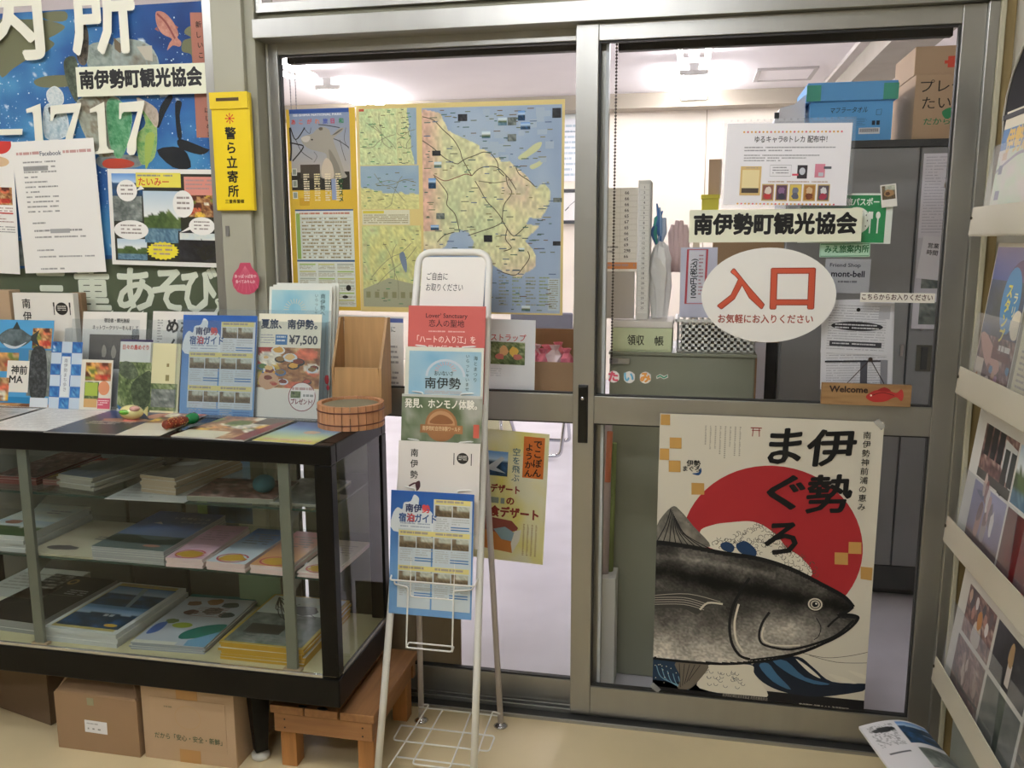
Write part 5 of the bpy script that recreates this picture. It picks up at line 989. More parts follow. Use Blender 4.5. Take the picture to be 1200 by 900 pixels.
def bw(s): [s.greek(8, 12, 16, 50, 10, '#3c3c3c', 3, seed=4), s.text('め', 22, 10, 22, '#26241f', .05, 3), s.text('あ', 44, 12, 20, '#26241f', .04, 3), s.photo(66, 14, 84, 46, 'dark', 5, 8, 3), s.ell(75, 30, 6, 12, '#c8c8c4', 4), s.rect(86, 14, 96, 50, '#c8b4cc', 3), s.text('ん', 26, 38, 20, '#26241f', .05, 3)]
lean((-1.488, -.112, .8175, .185, .255, 0, 11), bw, 'notice', 'white notice with brush characters standing right of the group photo notice', 'notice')
def chk(s):
    V = s.V; s.rect(0, 0, 100, V, '#c3d2de', 1); n = 3
    for j in range(6):
        for i in range(3):
            if (i+j) % 2 == 0: s.rect(i*33.3, j*V/6, i*33.3+33.3, (j+1)*V/6, '#4c7cb8' if (i*j) % 3 else '#3c64a4', 2); s.photo(i*33.3+3, j*V/6+3, i*33.3+30, (j+1)*V/6-3, 'star', i+j, 5, 3)
    s.rect(36, V*.22, 64, V*.82, '#dfe4e4', 4); s.vtext('南伊勢まち歩き', 50, V*.25, 13, '#6c6c74', 0, 5)
QP = lambda x, w, h, y=-.168, yaw=0, t=12: (x, y, .8175, w, h, yaw, t)
lean(QP(-1.792, .092, .176), chk, 'pamphlet', 'blue and white checkered narrow pamphlet in the left acrylic holder')
lean(QP(-1.700, .092, .131), lambda s: (s.rect(0, 0, 100, s.V, '#dcd8c8', 1), s.photo(14, 8, 96, s.V*.42, 'food', 3, 12, 2), s.photo(14, s.V*.44, 60, s.V*.8, 'green', 5, 8, 2), s.rect(16, s.V*.46, 56, s.V*.72, '#a4b84c', 3), s.ell(76, s.V*.56, 18, 20, '#d89068', 3), s.rect(14, s.V*.78, 56, s.V*.95, '#c8a068', 3), s.rect(58, s.V*.76, 98, s.V*.97, '#c8586c', 3), s.greek(60, s.V*.8, 94, s.V*.92, 3, '#f0d8d8', 4)), 'pamphlet', 'colourful food pamphlet right of the checkered pamphlet')
def temple(s):
    V = s.V; s.rect(0, 0, 100, V, '#c4ccc8', 1); s.rect(0, 0, 100, 6, '#3c3458', 2); s.text('日々の島めぐり', 8, 14, 15, '#b03c34', .03, 4, fit=80); s.photo(0, 62, 100, V, 'green', 8, 22, 2); s.tex([(0, 70), (20, 60), (46, 70), (60, 100), (30, 110), (0, 90)], ['#2c342c', '#4c5844', '#8c947c'], 3, 4, sc=8); s.tex([(40, 130), (70, 96), (100, 90), (100, 170), (60, 190)], ['#20281e', '#3c4a34', '#7c8868'], 3, 5, sc=8); s.poly([(0, 190), (40, 220), (60, V), (0, V)], '#c8ccc4', 3); s.spoly([(0, 180), (30, 200), (50, 224), (20, 214)], '#3c6c9c', 4, 3)
lean(QP(-1.588, .094, .186), temple, 'pamphlet', 'island scenery pamphlet with red title standing in the second acrylic holder')
lean(QP(-1.504, .086, .178), lambda s: (s.rect(0, 0, 100, s.V, '#d9d4a8', 1), s.photo(6, s.V*.58, 94, s.V*.97, 'green', 3, 14, 2), s.photo(10, s.V*.66, 90, s.V*.92, 'grey', 3, 14, 3), s.rect(56, 60, 64, 70, '#8c7c4c', 2), s.rect(54, 94, 66, 112, '#8c8458', 2), s.greek(84, 10, 92, 60, 10, '#c88c6c', 2)), 'pamphlet', 'pale yellow pamphlet with a street photo beside the blue hotel guide')
def hotel(s):
    s.rect(0, 0, 100, s.V, '#2c66ac', 1); V = s.V; s.raster(0, 0, 100, V, lambda a, b: mixc(H3('#2458a4'), H3('#6c9ccc'), b*1.4), 6, 12, 1)
    s.spoly([(2, 30), (8, 20), (14, 22), (16, 14), (24, 12), (28, 4), (34, 8), (34, 16), (42, 22), (50, 24), (52, 48), (4, 48)], '#dde4e6', 2, 3)
    s.text('南伊勢', 18, 15, 10, '#1c2c5c', .04, 5, fit=30); s.text('宿泊ガイド', 10, 26, 11, '#34588c', .04, 5, fit=46); s.text('勢', 38, 15, 10, '#d04848', .04, 6); s.text('泊', 20, 26, 10, '#c8504c', .04, 6)
    s.rect(10, 44, 50, V-8, '#c7d3d8', 2); s.rect(52, 8, 98, 44, '#d4dadc', 2); s.rect(52, 44, 98, V-8, '#c7d3d8', 2); s.greek(12, 37, 48, 44, 2, '#6c8cac', 4, ragged=False)
    k = 0
    for (x0, y0) in ((53, 8), (10.5, 46), (53, 46), (10.5, 87), (53, 87)):
        s.rect(x0, y0, x0+43, y0+6, '#dfd488', 4); s.greek(x0+2, y0+1, x0+36, y0+5, 1, '#6c6030', 5, fh=.8, seed=k, ragged=False); s.photo(x0+1, y0+7, x0+21, y0+20, 'room', k*3+1, 10, 4); s.photo(x0+22, y0+7, x0+42, y0+20, 'room', k*3+2, 10, 4)
        s.greek(x0+2, y0+22, x0+18, y0+37, 6, '#8c989c', 4, seed=k); s.greek(x0+21, y0+22, x0+42, y0+30, 3, '#8c989c', 4, seed=k+7); s.rect(x0+20, y0+31, x0+42, y0+32.4, '#4c7cb0', 4); s.rect(x0+20, y0+34, x0+42, y0+35.4, '#4c7cb0', 4); k += 1
holder('leaflet_holder', (-1.357, -.160, .815, .215, .275, 0, 11), 'clear acrylic leaflet holder carrying the blue hotel guide on the case top')
lean((-1.354, -.168, .8175, .205, .252, 0, 11), hotel, 'hotel_guide', 'blue hotel guide leaflet standing in an acrylic holder on the display case', 'leaflet')
def summer(s):
    V = s.V; s.rect(0, 0, 100, V, '#e6e2cc', 1); s.text('夏旅、南伊勢。', 4, 8, 15, '#1e3450', .04, 5, fit=90); s.greek(4, 31, 26, 46, 4, '#70788c', 3, ragged=False); s.rect(28, 31, 47, 46, '#3c74a8', 3); s.greek(30, 33, 45, 44, 2, '#d0dce8', 4, ragged=False); s.text('¥7,500', 50, 29, 18, '#1e2a40', .03, 5, fit=45)
    s.raster(0, 50, 100, 110, lambda a, b: PHOTO('food', a, b, 5), 34, 22, 2)
    R = random.Random(8)
    for i in range(18):
        x, y, r = R.uniform(6, 96), R.uniform(54, 106), R.uniform(6, 13); s.ell(x, y, r, r*.55, R.choice(['#c8d4dc', '#4c6c94', '#e0dcd0', '#2c2c30']), 3, 18); s.blob(x, y-1, r*.75, r*.38, R.choice(['#b04c3c', '#d8a040', '#8c6c3c', '#5c7c3c', '#dcb87c', '#7c3828']), 4, seed=i)
    s.rect(0, 112, 100, V, '#dfdcd0', 3); s.blob(20, 100, 18, 12, '#c8a07c', 4); s.ell(74, 122, 21, 21, '#e8e4dc', 6, 36); s.line([(74+21*math.cos(k*.175), 122+21*math.sin(k*.175)) for k in range(36)], 1.2, '#8c3c44', 7, True); s.greek(58, 108, 90, 114, 1, '#a05c5c', 7, ragged=False, fh=.8); s.photo(56, 114, 72, 124, 'green', 3, 8, 7); s.rect(74, 112, 94, 124, '#eeeae4', 8); s.greek(76, 118, 92, 123, 1, '#4c5c5c', 9, fh=.9, ragged=False); s.text('プレゼント!', 57, 125, 9, '#7c2434', .04, 8, fit=34)
holder('leaflet_holder', (-1.160, -.155, .815, .172, .275, 0, 11), 'clear acrylic leaflet holder carrying the summer travel flyer on the case top')
lean((-1.166, -.163, .8175, .168, .258, 0, 11), summer, 'travel_flyer', 'cream summer travel flyer with large price and dishes in an acrylic holder', 'flyer')
def blues(s):
    V = s.V; s.rect(0, 0, 100, V, '#e4e6dc', 1); s.raster(4, 5, 96, V-6, lambda a, b: pal(fbm(a, b, 3, 6)*.8+.1, ['#6cacc8', '#8cc0d0', '#b8d4d4', '#d4dcd0']), 16, 18, 2)
    for k in range(12): a = math.pi*k/11; s.line([(42+10*math.cos(a), 34-9*math.sin(a)), (42+18*math.cos(a), 34-16*math.sin(a))], .9, '#d4ccb4', 4)
    s.vtext('南伊勢へ', 86, 10, 8, '#3c5454', .01, 4); s.vtext('いらっしゃい', 76, 10, 6, '#4c6464', 0, 4)
for k, (nm) in enumerate(('rearmost sky blue brochure behind the summer travel flyer', 'second sky blue brochure behind the summer travel flyer', 'front sky blue brochure directly behind the summer travel flyer')):
    lean((-1.158+.003*(2-k), -.088-.014*k, .8175, .170, .330-.004*k, 0, 9), blues, 'brochure', nm, 'brochure', t=.004)
# wooden stand and round tub
t = thing('wooden_stand', (-1.0, -.10, ZT), 'pale wooden box stand with tall back board behind the round tub', 'stand')
bx0_, bx1_ = -1.062, -.934
MB().quadprism([(bx0_+.004, -.042, ZT), (bx1_-.002, -.042, ZT), (bx1_-.008, -.046, ZT+.245), (bx0_+.012, -.046, ZT+.245)], (0, -.006, 0)).build('back_board', HINOKI, t)
MB().quadprism([(bx0_+.004, -.115, ZT), (bx1_+.004, -.115, ZT), (bx1_-.004, -.112, ZT+.125), (bx0_+.010, -.112, ZT+.125)], (0, -.006, 0)).build('front_board', HINOKI, t)
for x in (bx0_, bx1_-.004): MB().quadprism([(x, -.118, ZT), (x, -.045, ZT), (x+.004, -.05, ZT+.245), (x+.003, -.066, ZT+.245), (x+.002, -.118, ZT+.125)], (.006, 0, 0)).build('side_board', HINOKI, t)
box('foot_strip', bx0_-.004, bx1_+.010, -.122, -.116, ZT, ZT+.026, HINOKI, t, .001)
t = thing('charm_strap', (-1.072, -.13, ZT+.02), 'small red and brown strap charm hanging at the left side of the wooden stand', 'charm')
MB().tube([(-1.067, -.125, ZT+.105), (-1.069, -.127, ZT+.06), (-1.071, -.128, ZT+.025)], .0012, 6).build('cord', mat('dark_cord', '#2c2422', .8), t)
MB().ell((-1.069, -.129, ZT+.095), (.006, .004, .012), 10, 8).ell((-1.067, -.129, ZT+.075), (.004, .003, .007), 8, 6).build('red_bead', mat('red_cloth', '#a82c34', .7), t); MB().ell((-1.072, -.131, ZT+.020), (.010, .005, .006), 10, 8).build('brown_bead', mat('tan_cloth', '#a87c4c', .7), t)
t = thing('round_tub', (-.977, -.205, ZT), 'round light wooden tub with two dark hoops at the corner of the case top', 'tub')
r = .0785; n = 26
for k in range(n):
    a0, a1 = 2*math.pi*k/n+.012, 2*math.pi*(k+1)/n-.012; ri = r-.010
    pts = []
    for a, rr in ((a0, r), ((a0+a1)/2, r*1.001), (a1, r), (a1, ri), ((a0+a1)/2, ri), (a0, ri)): pts.append((-.977+rr*math.cos(a), -.205+rr*math.sin(a), ZT+.001))
    MB().quadprism(pts, (0, 0, .056)).build('stave', HINOKI2, t)
HP = mat('dark_hoop', '#5c2c1c', .5)
for z in (.012, .041): MB().lathe([(r+.0002, z), (r+.0016, z+.0004), (r+.0016, z+.0026), (r+.0002, z+.003)], -.977, -.205, ZT, 56).build('hoop', HP, t)
MB().lathe([(0, .051), (r-.011, .051), (r-.011, .045), (0, .045)], -.977, -.205, ZT, 48, False).build('lid', mat('olive_grey_board', '#7f7a64', .6, var=.08, vscale=10), t)

# ================================================================ low wooden bench under the case corner
t = thing('wooden_step_bench', (-.97, -.26, 0), 'low pine step bench standing partly under the right end of the display case', 'bench')
BX0, BX1, BY0, BY1, BT = -1.136, -.876, -.374, -.045, .170
pl = [(BX0, -1.052), (-1.048, -.965), (-.960, BX1)]
for a, b in pl: box('plank', a, b, BY0, BY1, BT-.020, BT, WOOD, t, .002)
box('apron', BX0+.008, BX1-.006, BY0+.003, BY0+.023, BT-.068, BT-.021, WOODX, t, .002); box('apron', BX0+.008, BX1-.006, BY1-.023, BY1-.003, BT-.068, BT-.021, WOODX, t, .002)
for x in (BX0+.010, BX1-.030): box('side_rail', x, x+.020, BY0+.025, BY1-.025, BT-.066, BT-.021, WOOD, t, .002)
LEGM = mat('pine_upright', '#a8743f', .55, var=.22, vscale=6, stretch=(12, 12, 1))
for x in (BX0+.012, BX1-.052):
    for y in (BY0+.024, BY1-.064): box('leg', x, x+.040, y, y+.040, 0, BT-.021, LEGM, t, .002)
mb = MB()
for x in (BX0+.035, BX1-.03):
    for z in (BT-.035, BT-.056): mb.ell((x, BY0+.0026, z), (.0022, .001, .0022), 8, 6)
mb.build('nail_head', mat('dark_nail', '#2c2420', .4, .6), t, kind='stuff')
mb = MB().ell((-1.055, -.368, BT+.001), (.012, .005, .003), 10, 6).ell((-1.005, -.369, BT+.001), (.014, .005, .0035), 10, 6); mb.build('tape_lump', BLACKW, t)

# ================================================================ cardboard boxes on the floor
def carton(name, x0, x1, y0, y1, z0, z1, m, label, flaps=True, yaw=0, tape=None, th=.004):
    cx, cy = (x0+x1)/2, (y0+y1)/2; e = thing(name, (cx, cy, z0), label, 'cardboard box'); e.rotation_euler = (0, 0, math.radians(yaw)); OFF[e] = Vector((0, 0, 0))
    a, b, h = (x1-x0)/2, (y1-y0)/2, z1-z0
    MB().box(-a, a, -b, -b+th, 0, h, .001).box(-a, a, b-th, b, 0, h, .001).box(-a, -a+th, -b+th, b-th, 0, h, .001).box(a-th, a, -b+th, b-th, 0, h, .001).box(-a+th, a-th, -b+th, b-th, 0, th, 0).build('body', m, e, local=True)
    if not flaps:
        box('lid_flap', -a, a, -b, -.001, h, h+th*.8, m, e, .0005); box('lid_flap', -a, a, .001, b, h, h+th*.8, m, e, .0005)
        for o in e.children[-2:]: pass
    if tape: box('packing_tape', -tape, tape, -b-.0005, -b, 0, h, mat('brown_packing_tape', '#b08550', .35), e, 0)
    return e, a, b, h
e, a, b, h = carton('cardboard_box', -1.707, -1.478, -.392, -.20, 0, .150, KRAFT, 'open plain brown cardboard box with a white label on the floor under the case', True)
MB().quadprism([(-a+.004, -b, h), (a-.004, -b, h), (a-.03, -b+.085, h+.042), (-a+.035, -b+.085, h+.042)], (0, .002, .004)).build('flap', KRAFT, e, local=True)
MB().quadprism([(-a, -b+.01, h), (-a, b-.01, h), (-a+.026, b-.02, h+.044), (-a+.026, -b+.03, h+.044)], (.003, 0, 0)).build('flap', KRAFT_L, e, local=True)
MB().quadprism([(a, -b+.006, h), (a, b-.01, h), (a-.028, b-.02, h+.044), (a-.028, -b+.03, h+.044)], (-.003, 0, 0)).build('flap', KRAFT, e, local=True)
s = Print(.062, .032, '#e2e2e4', U=62, thick=.0006); s.greek(6, 6, 38, 11, 1, '#8c8c90', fh=.8, ragged=False); s.greek(8, 19, 44, 25, 1, '#4c4c50', fh=.9, fill=.4, ragged=False); s.place('address_label', -.003, -b-.0008, .052, parent=e, roll=-1)
box('tape_patch', -.022, -.004, -b-.0006, -b, h-.025, h-.006, mat('greenish_tape', '#8c8c6c', .4), e, 0)
e, a, b, h = carton('cardboard_box', -1.468, -1.222, -.386, -.15, 0, .196, KRAFT_L, 'closed brown cardboard box with green printed slogan on the floor beside the case leg', False, tape=.028)
s = Print(.20, .13, '#b2987a', U=200, thick=.0004)
G_ = '#4a5c44'; s.line([(100+34*math.cos(k*.2618), 46+30*math.sin(k*.2618)) for k in range(24)], 1.6, '#b2946c', 2, True); s.greek(38, 20, 62, 26, 1, '#6c6850', 3, fh=.8, ragged=False)
s.text('だから「安心・安全・新鮮」', 8, 92, 17, G_, .02, 3, fit=180)
s.place('printed_front', 0, -b-.0012, .035, parent=e)
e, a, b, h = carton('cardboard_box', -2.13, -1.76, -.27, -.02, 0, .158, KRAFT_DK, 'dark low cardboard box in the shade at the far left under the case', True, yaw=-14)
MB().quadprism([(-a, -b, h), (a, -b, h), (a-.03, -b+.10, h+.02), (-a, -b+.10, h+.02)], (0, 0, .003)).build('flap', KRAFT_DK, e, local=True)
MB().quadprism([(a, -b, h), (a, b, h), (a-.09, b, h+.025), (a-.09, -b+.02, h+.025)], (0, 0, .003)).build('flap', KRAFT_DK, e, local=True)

# ================================================================ white wire brochure stand (A frame)
PY0, PK = -.40, .2917          # front frame plane: y = PY0 + PK*z
def fp(x, z, n=0.0):           # point on the front frame; n = distance out towards the visitor
    return (x, PY0+PK*z-n*.96, z-n*.28+0*x)
def xl(z): return -.8655+(z*.012)           # left pole
def xr(z): return -.636-.030*min(z, 1.22)   # right pole
t = thing('brochure_stand', (-.75, -.25, 0), 'white wire A-frame brochure stand in front of the left sliding door', 'brochure stand')
L = [fp(xl(z), z) for z in (0.006, .3, .6, .9, 1.14)]; R = [fp(xr(z), z) for z in (1.14, .9, .6, .3, .006)]
top = fillet([L[-1], fp(xl(1.2)+.000, 1.222), fp(xr(1.2), 1.222), R[0]], .045, 6)
MB().tube(L[:-1]+top+R[1:], .0085, 14).build('front_frame', STEELW, t)
ft = MB()
LB1, RB1 = (-.853, -.096, .012), (-.642, -.080, .012)
for p, q in ((LB1, fp(xl(.93)+.012, .93)), (RB1, fp(xr(.93)-.012, .93))):
    MB().tube([p, q], .0075, 12).build('rear_leg', mat('pale_violet_enamel', '#c8c2c4', .35), t)
for p in (LB1, RB1): MB().lathe([(0, 0), (.017, 0), (.0185, .002), (.012, .006), (.006, .008), (.006, .014), (0, .014)], p[0], p[1], 0, 20).build('foot', CHROME, t)
WR = .0021
zs = [1.012, .905, .796, .688, .582, .470]    # height of each pocket's front wire
for i, z in enumerate(zs):
    xa, xb = xl(z)+.006, xr(z)-.006; zb = z-.145; xc, xd = xa+.042, xb-.046; o = .039
    o2 = .017; f = fillet([fp(xa, z), fp(xa+.006, z, o*.8), fp(xc, z, o), fp(xc, zb, o2), fp(xd, zb, o2), fp(xd, z, o), fp(xb-.006, z, o*.8), fp(xb, z)], .006)
    p = MB().tube(f, WR, 6).build('pocket_wire', STEELW, t)
    MB().tube(fillet([fp(xc, zb, o2), fp(xc, zb, 0), fp(xd, zb, 0), fp(xd, zb, o2)], .004), WR, 6).build('pocket_floor', STEELW, p)
z = .484; MB().tube(fillet([fp(xl(z), z), fp(xl(z)+.004, z, .041), fp(xr(z)-.004, z, .041), fp(xr(z), z)], .006), WR, 6).build('cross_wire', STEELW, t)
# base grid between the front frame and the rear legs
g = MB(); gz = .030
def gp(u, v): # u 0..1 left-right, v 0 rear .. 1 front
    return (-.853+.21*u-.004*v, -.102-.225*v, gz+.018*(1-v))
g.tube(fillet([gp(-.02, .0), gp(.10, -.03), gp(.08, .35), gp(.02, 1.1)], .006), WR, 6).tube([gp(.0, .04), gp(1.0, .04)], WR, 6)
g.tube(fillet([gp(-.10, .40), gp(1.06, .40), gp(1.06, .66), gp(-.10, .66)]+[gp(-.10, .40)], .01), WR, 6).tube([gp(.05, .92), gp(1.0, .92)], WR, 6)
g.tube(fillet([gp(.30, .04), gp(.26, 1.0), gp(.70, 1.0), gp(.66, .04)], .01), WR, 6).tube(fillet([gp(1.02, .0), gp(.92, -.03), gp(.93, .5), gp(.96, 1.1)], .006), WR, 6)
g.build('base_grid', STEELW, t)
# header card and leaflets
TL = math.degrees(math.atan(PK))
def inrack(z0, w, h, draw, name, label, cat='leaflet', n=.011, base='#ece8e0', x=None, roll=0, thick=.003, mat_=GLOSSY, lean_out=8.3):
    p = fp((xl(z0)+xr(z0))/2 if x is None else x, z0, n); s = Print(w, h, base, U=100, thick=thick); draw(s)
    return s.place(name, *p, tilt=TL-lean_out, roll=roll, material=mat_, label=label, cat=cat)
inrack(1.086, .160, .130, lambda s: (s.text('ご自由に', 9, 24, 13, '#3c3c3c', .005, 3, fit=33), s.text('お取りください', 9, 41, 13, '#3c3c3c', .005, 3, fit=58)), 'header_card', 'white card with take one free wording at the top of the wire stand', 'card', n=.002, thick=.0015, mat_=PAPER, lean_out=0)
s = Print(.176, .20, '#d8dadc', U=100); 
inrack(.870, .190, .232, lambda s: (s.rect(0, 0, 100, s.V, '#c4605a', 1), s.text('Lover%s Sanctuary' % '’', 23, 8, 8, '#3c1c20', .015, 3, fit=54), s.text('恋人の聖地', 27, 17, 10, '#3c1c20', .01, 3, fit=46), s.greek(27, 31, 74, 34, 1, '#e8c8c0', 3, fh=.7, ragged=False), s.text('「ハートの入り江」を', 12, 37, 10, '#f2d8cc', .02, 3, fit=76), s.text('見に行こう！', 26, 49, 10, '#f2d8cc', .02, 3, fit=46)), 'leaflet', 'coral red leaflet in the uppermost pocket of the wire stand', base='#c4605a')
def skyb(s):
    s.rect(0, 0, 100, s.V, '#dcdccc', 1); s.raster(5, 5, 97, 100, lambda a, b: pal(fbm(a, b, 3, 6)*.7+b*.3, ['#6ca8c8', '#94bcd0', '#b8ccd0', '#c8d0c8']), 20, 18, 2)
    s.line([(52+24*math.cos(math.pi*k/12), 36-20*math.sin(math.pi*k/12)) for k in range(13)], 3, '#c4ccd4', 3)
    for k in range(11): a = math.pi*(k+.5)/11; s.line([(52+9*math.cos(a), 30-8*math.sin(a)), (52+14*math.cos(a), 30-12*math.sin(a))], .8, '#d89c94', 4)
    s.text('おいないさ', 38, 29, 6.5, '#3c4440', .02, 5, fit=24); s.text('南伊勢', 26, 37, 15, '#2c3430', .02, 5, fit=46); s.vtext('いらっしゃいませ', 80, 8, 5, '#3c4c4c', .01, 5, pitch=1.15); s.vtext('海とまつり', 90, 10, 5.5, '#3c4c4c', .01, 5, pitch=1.2); s.greek(26, 54, 74, 58, 2, '#b07c6c', 5, ragged=False)
inrack(.763, .192, .244, skyb, 'leaflet', 'sky blue leaflet with brush title in the second pocket of the wire stand')
def jun(s):
    s.raster(0, 0, 100, s.V, lambda a, b: pal(fbm(a, b, 5, 12), ['#2c3424', '#5c6c4c', '#a8a89c', '#b8b4ac']), 26, 20, 1); s.rect(0, 0, 100, 3, '#c4c4bc', 2)
    s.text('発見、ホンモノ体験。', 4, 5, 12, '#f0ece0', .03, 5, fit=90); s.ell(50, 36, 20, 20, '#9c6c44', 3); s.ell(50, 36, 17, 17, '#b88c64', 4, 30, 180, 360); s.spoly([(36, 34), (46, 24), (58, 26), (64, 34)], '#8c5c38', 5); s.rect(24, 36, 77, 46, '#9c6c44', 5); s.text('南伊勢町自然体験ワールド', 27, 37.5, 6, '#e0c8a0', .01, 6, fit=47); s.rect(90, 34, 97, 50, '#c45c4c', 3)
inrack(.655, .196, .243, jun, 'leaflet', 'green nature leaflet with round brown emblem in the third pocket')
inrack(.547, .198, .245, lambda s: (s.rect(0, 0, 100, s.V, '#e6e0d8', 1), s.vtext('南伊勢', 20, 9, 10, '#26241f', .02, 3, pitch=1.3), s.ell(79, 18, 7, 6.5, '#26241f', 2), s.greek(74, 15, 84, 21, 3, '#e8e4d8', 3, ragged=False), s.rect(68, 12, 69, 26, '#26241f', 2), s.rect(89, 12, 90, 26, '#26241f', 2), s.curve([(14, 54), (22, 50), (26, 56), (20, 60)], 2, '#4c2c34', 3), s.spoly([(22, 50), (27, 47), (28, 54), (24, 58)], '#4c2c34', 3)), 'leaflet', 'white leaflet with vertical brush characters in the fourth pocket of the wire stand')
inrack(.392, .2, .290, hotel, 'hotel_guide', 'blue hotel guide leaflet in the lowest filled pocket of the wire stand', x=-.7625, n=.010)

# ================================================================ tiered leaflet rack along the right wall
t = thing('leaflet_rack', (.50, -.75, 0), 'cream metal four tier leaflet rack along the right wall', 'leaflet rack')
RY0, RY1, RX = -.100, -1.25, .380
zt = [1.317, .980, .644, .309]; LEAN = .105
for z in zt:
    l = MB().quadprism([(RX-.002, RY0, z-.057), (RX+.004, RY0, z), (RX+.006, RY0, z), (RX+.001, RY0, z-.057)], (0, RY1-RY0, 0)).build('front_lip', CREAM, t)
    MB().box(RX, RX+.075, RY1, RY0, z-.060, z-.057).build('tier_floor', CREAM, t)
    MB().ell((RX-.0005, RY0-.006, z-.022), (.002, .003, .004), 8, 6).build('rivet', mat('dark_rivet', '#4a4232', .5), l)
MB().quadprism([(RX+.055, RY0-.55, .02), (RX+.06, RY0-.55, 1.66), (RX+.09, RY0-.55, 1.66), (RX+.085, RY0-.55, .02)], (0, -.6, 0)).build('back_panel', CREAM, t)
for y in (-.62, RY1+.02): MB().box(RX+.075, RX+.095, y-.01, y+.01, 0, 1.62, .002).build('upright', CREAM, t)
MB().box(RX+.02, RX+.10, RY1, -.20, 0.0, .235, .002).build('base_panel', mat('grey_green_steel', '#8c9084', .5), t)
# clear pockets standing in the tiers
for z, y0_ in ((zt[0], -.125), (zt[1], -.115), (zt[2], -.115), (zt[3], -.115)):
    for k in range(3):
        ya = y0_-k*.36; MB().quadprism([(RX+.010, ya, z-.05), (RX+.022, ya-.012, z+.12 if z != zt[3] else z+.15), (RX+.022, ya-.33, z+.12 if z != zt[3] else z+.15), (RX+.010, ya-.34, z-.05)], (.0015, 0, 0)).build('clear_pocket', SLEEVE, t)
def rk(z, y, w, h, draw, name, label, cat='leaflet', x=RX+.016, base='#e4e0d8', tilt=6, thick=.0015, lift=-.045, mat_=GLOSSY, roll=0):
    s = Print(w, h, base, U=100, thick=thick); draw(s); return s.place(name, x, y-w/2, z+lift, yaw=-90, tilt=tilt, roll=roll, material=mat_, label=label, cat=cat)
def mapleaf(s):
    V = s.V; s.rect(0, 0, 100, V, '#dcd4b8', 1); s.rect(0, V*.34, 100, V*.50, '#3c74a8', 2); s.text('伊勢志摩', 14, V*.345, 24, '#d8b048', .05, 4, fit=84); s.raster(0, V*.48, 100, V, lambda a, b: pal(fbm(a, b, 4, 5), ['#a8c0b0', '#c0d0a4', '#d8c8b8', '#c8d8c8']), 20, 22, 3)
    s.curve([(0, V*.62), (30, V*.56), (60, V*.52), (100, V*.54)], 3, '#8c7c84', 4); s.rect(8, V*.58, 18, V*.64, '#4c4858', 5); s.rect(10, V*.75, 22, V*.81, '#5c5468', 5); s.rect(12, V*.50, 24, V*.55, '#c8a070', 5)
rk(zt[0], -.145, .21, .297, mapleaf, 'map_leaflet', 'pale map leaflet with blue title strip in the top tier of the right rack')
rk(zt[0], -.38, .21, .297, mapleaf, 'map_leaflet', 'second map leaflet nearer the viewer in the top tier of the right rack')
def stamp(s):
    V = s.V; s.rect(0, 0, 100, V, '#d8cfb8', 1); s.rect(2, 4, 100, V*.60, '#3c4440', 2); s.raster(2, 4, 100, V*.24, lambda a, b: mixc(H3('#8c7ca4'), H3('#4c5c9c'), b+.2*(fbm(a, b, 3, 2)-.5)), 14, 6, 3); s.spoly([(50, V*.2), (64, V*.13), (82, V*.10), (100, V*.12), (100, V*.25), (60, V*.27)], '#5c4468', 4)
    s.raster(2, V*.24, 100, V*.60, lambda a, b: pal(fbm(a, b, 4, 8), ['#2c3834', '#3c4444', '#44506c', '#3c3c38']), 18, 12, 4); s.ell(66, V*.36, 24, 32, '#3c8cc0', 5); s.vtext('スタンプ', 60, V*.25, 15, '#e8dc5c', .05, 6, pitch=.95); s.vtext('ラリー', 78, V*.3, 12, '#e8e4b0', .04, 6); s.ell(92, V*.50, 14, 14, '#e4dcc0', 6)
    s.photo(2, V*.60, 100, V, 'crowd', 8, 22, 3); s.spoly([(4, V*.62), (22, V*.60), (70, V*.76), (60, V*.84), (30, V*.78)], '#c89c8c', 4, 3); s.rect(44, V*.62, 56, V*.74, '#6c3c30', 5); s.rect(44, V*.70, 96, V*.74, '#6c3c30', 5); s.greek(60, V*.64, 92, V*.69, 1, '#d8d8d0', 6, fh=.9, ragged=False)
    s.rect(4, V*.76, 26, V*.97, '#dcd0bc', 5); s.blob(12, V*.92, 7, 9, '#c8843c', 6)
    for k in range(16): R = random.Random(k); s.blob(R.uniform(28, 96), R.uniform(V*.78, V*.97), 5, 4, R.choice(['#5c8cb0', '#c89c78', '#dcd0c8', '#8c5c4c', '#a87c98']), 6, seed=k)
rk(zt[1], -.135, .205, .31, stamp, 'stamp_leaflet', 'dusk coast leaflet with blue oval title in the second tier of the right rack')
rk(zt[1], -.36, .21, .29, lambda s: (s.rect(0, 0, 100, s.V, '#dcd4b4', 1), s.photo(4, 6, 100, s.V*.5, 'land', 3, 14, 2), s.greek(8, s.V*.6, 90, s.V*.9, 8, '#8c7c6c', 3)), 'leaflet', 'cream leaflet nearer the viewer in the second tier of the right rack')
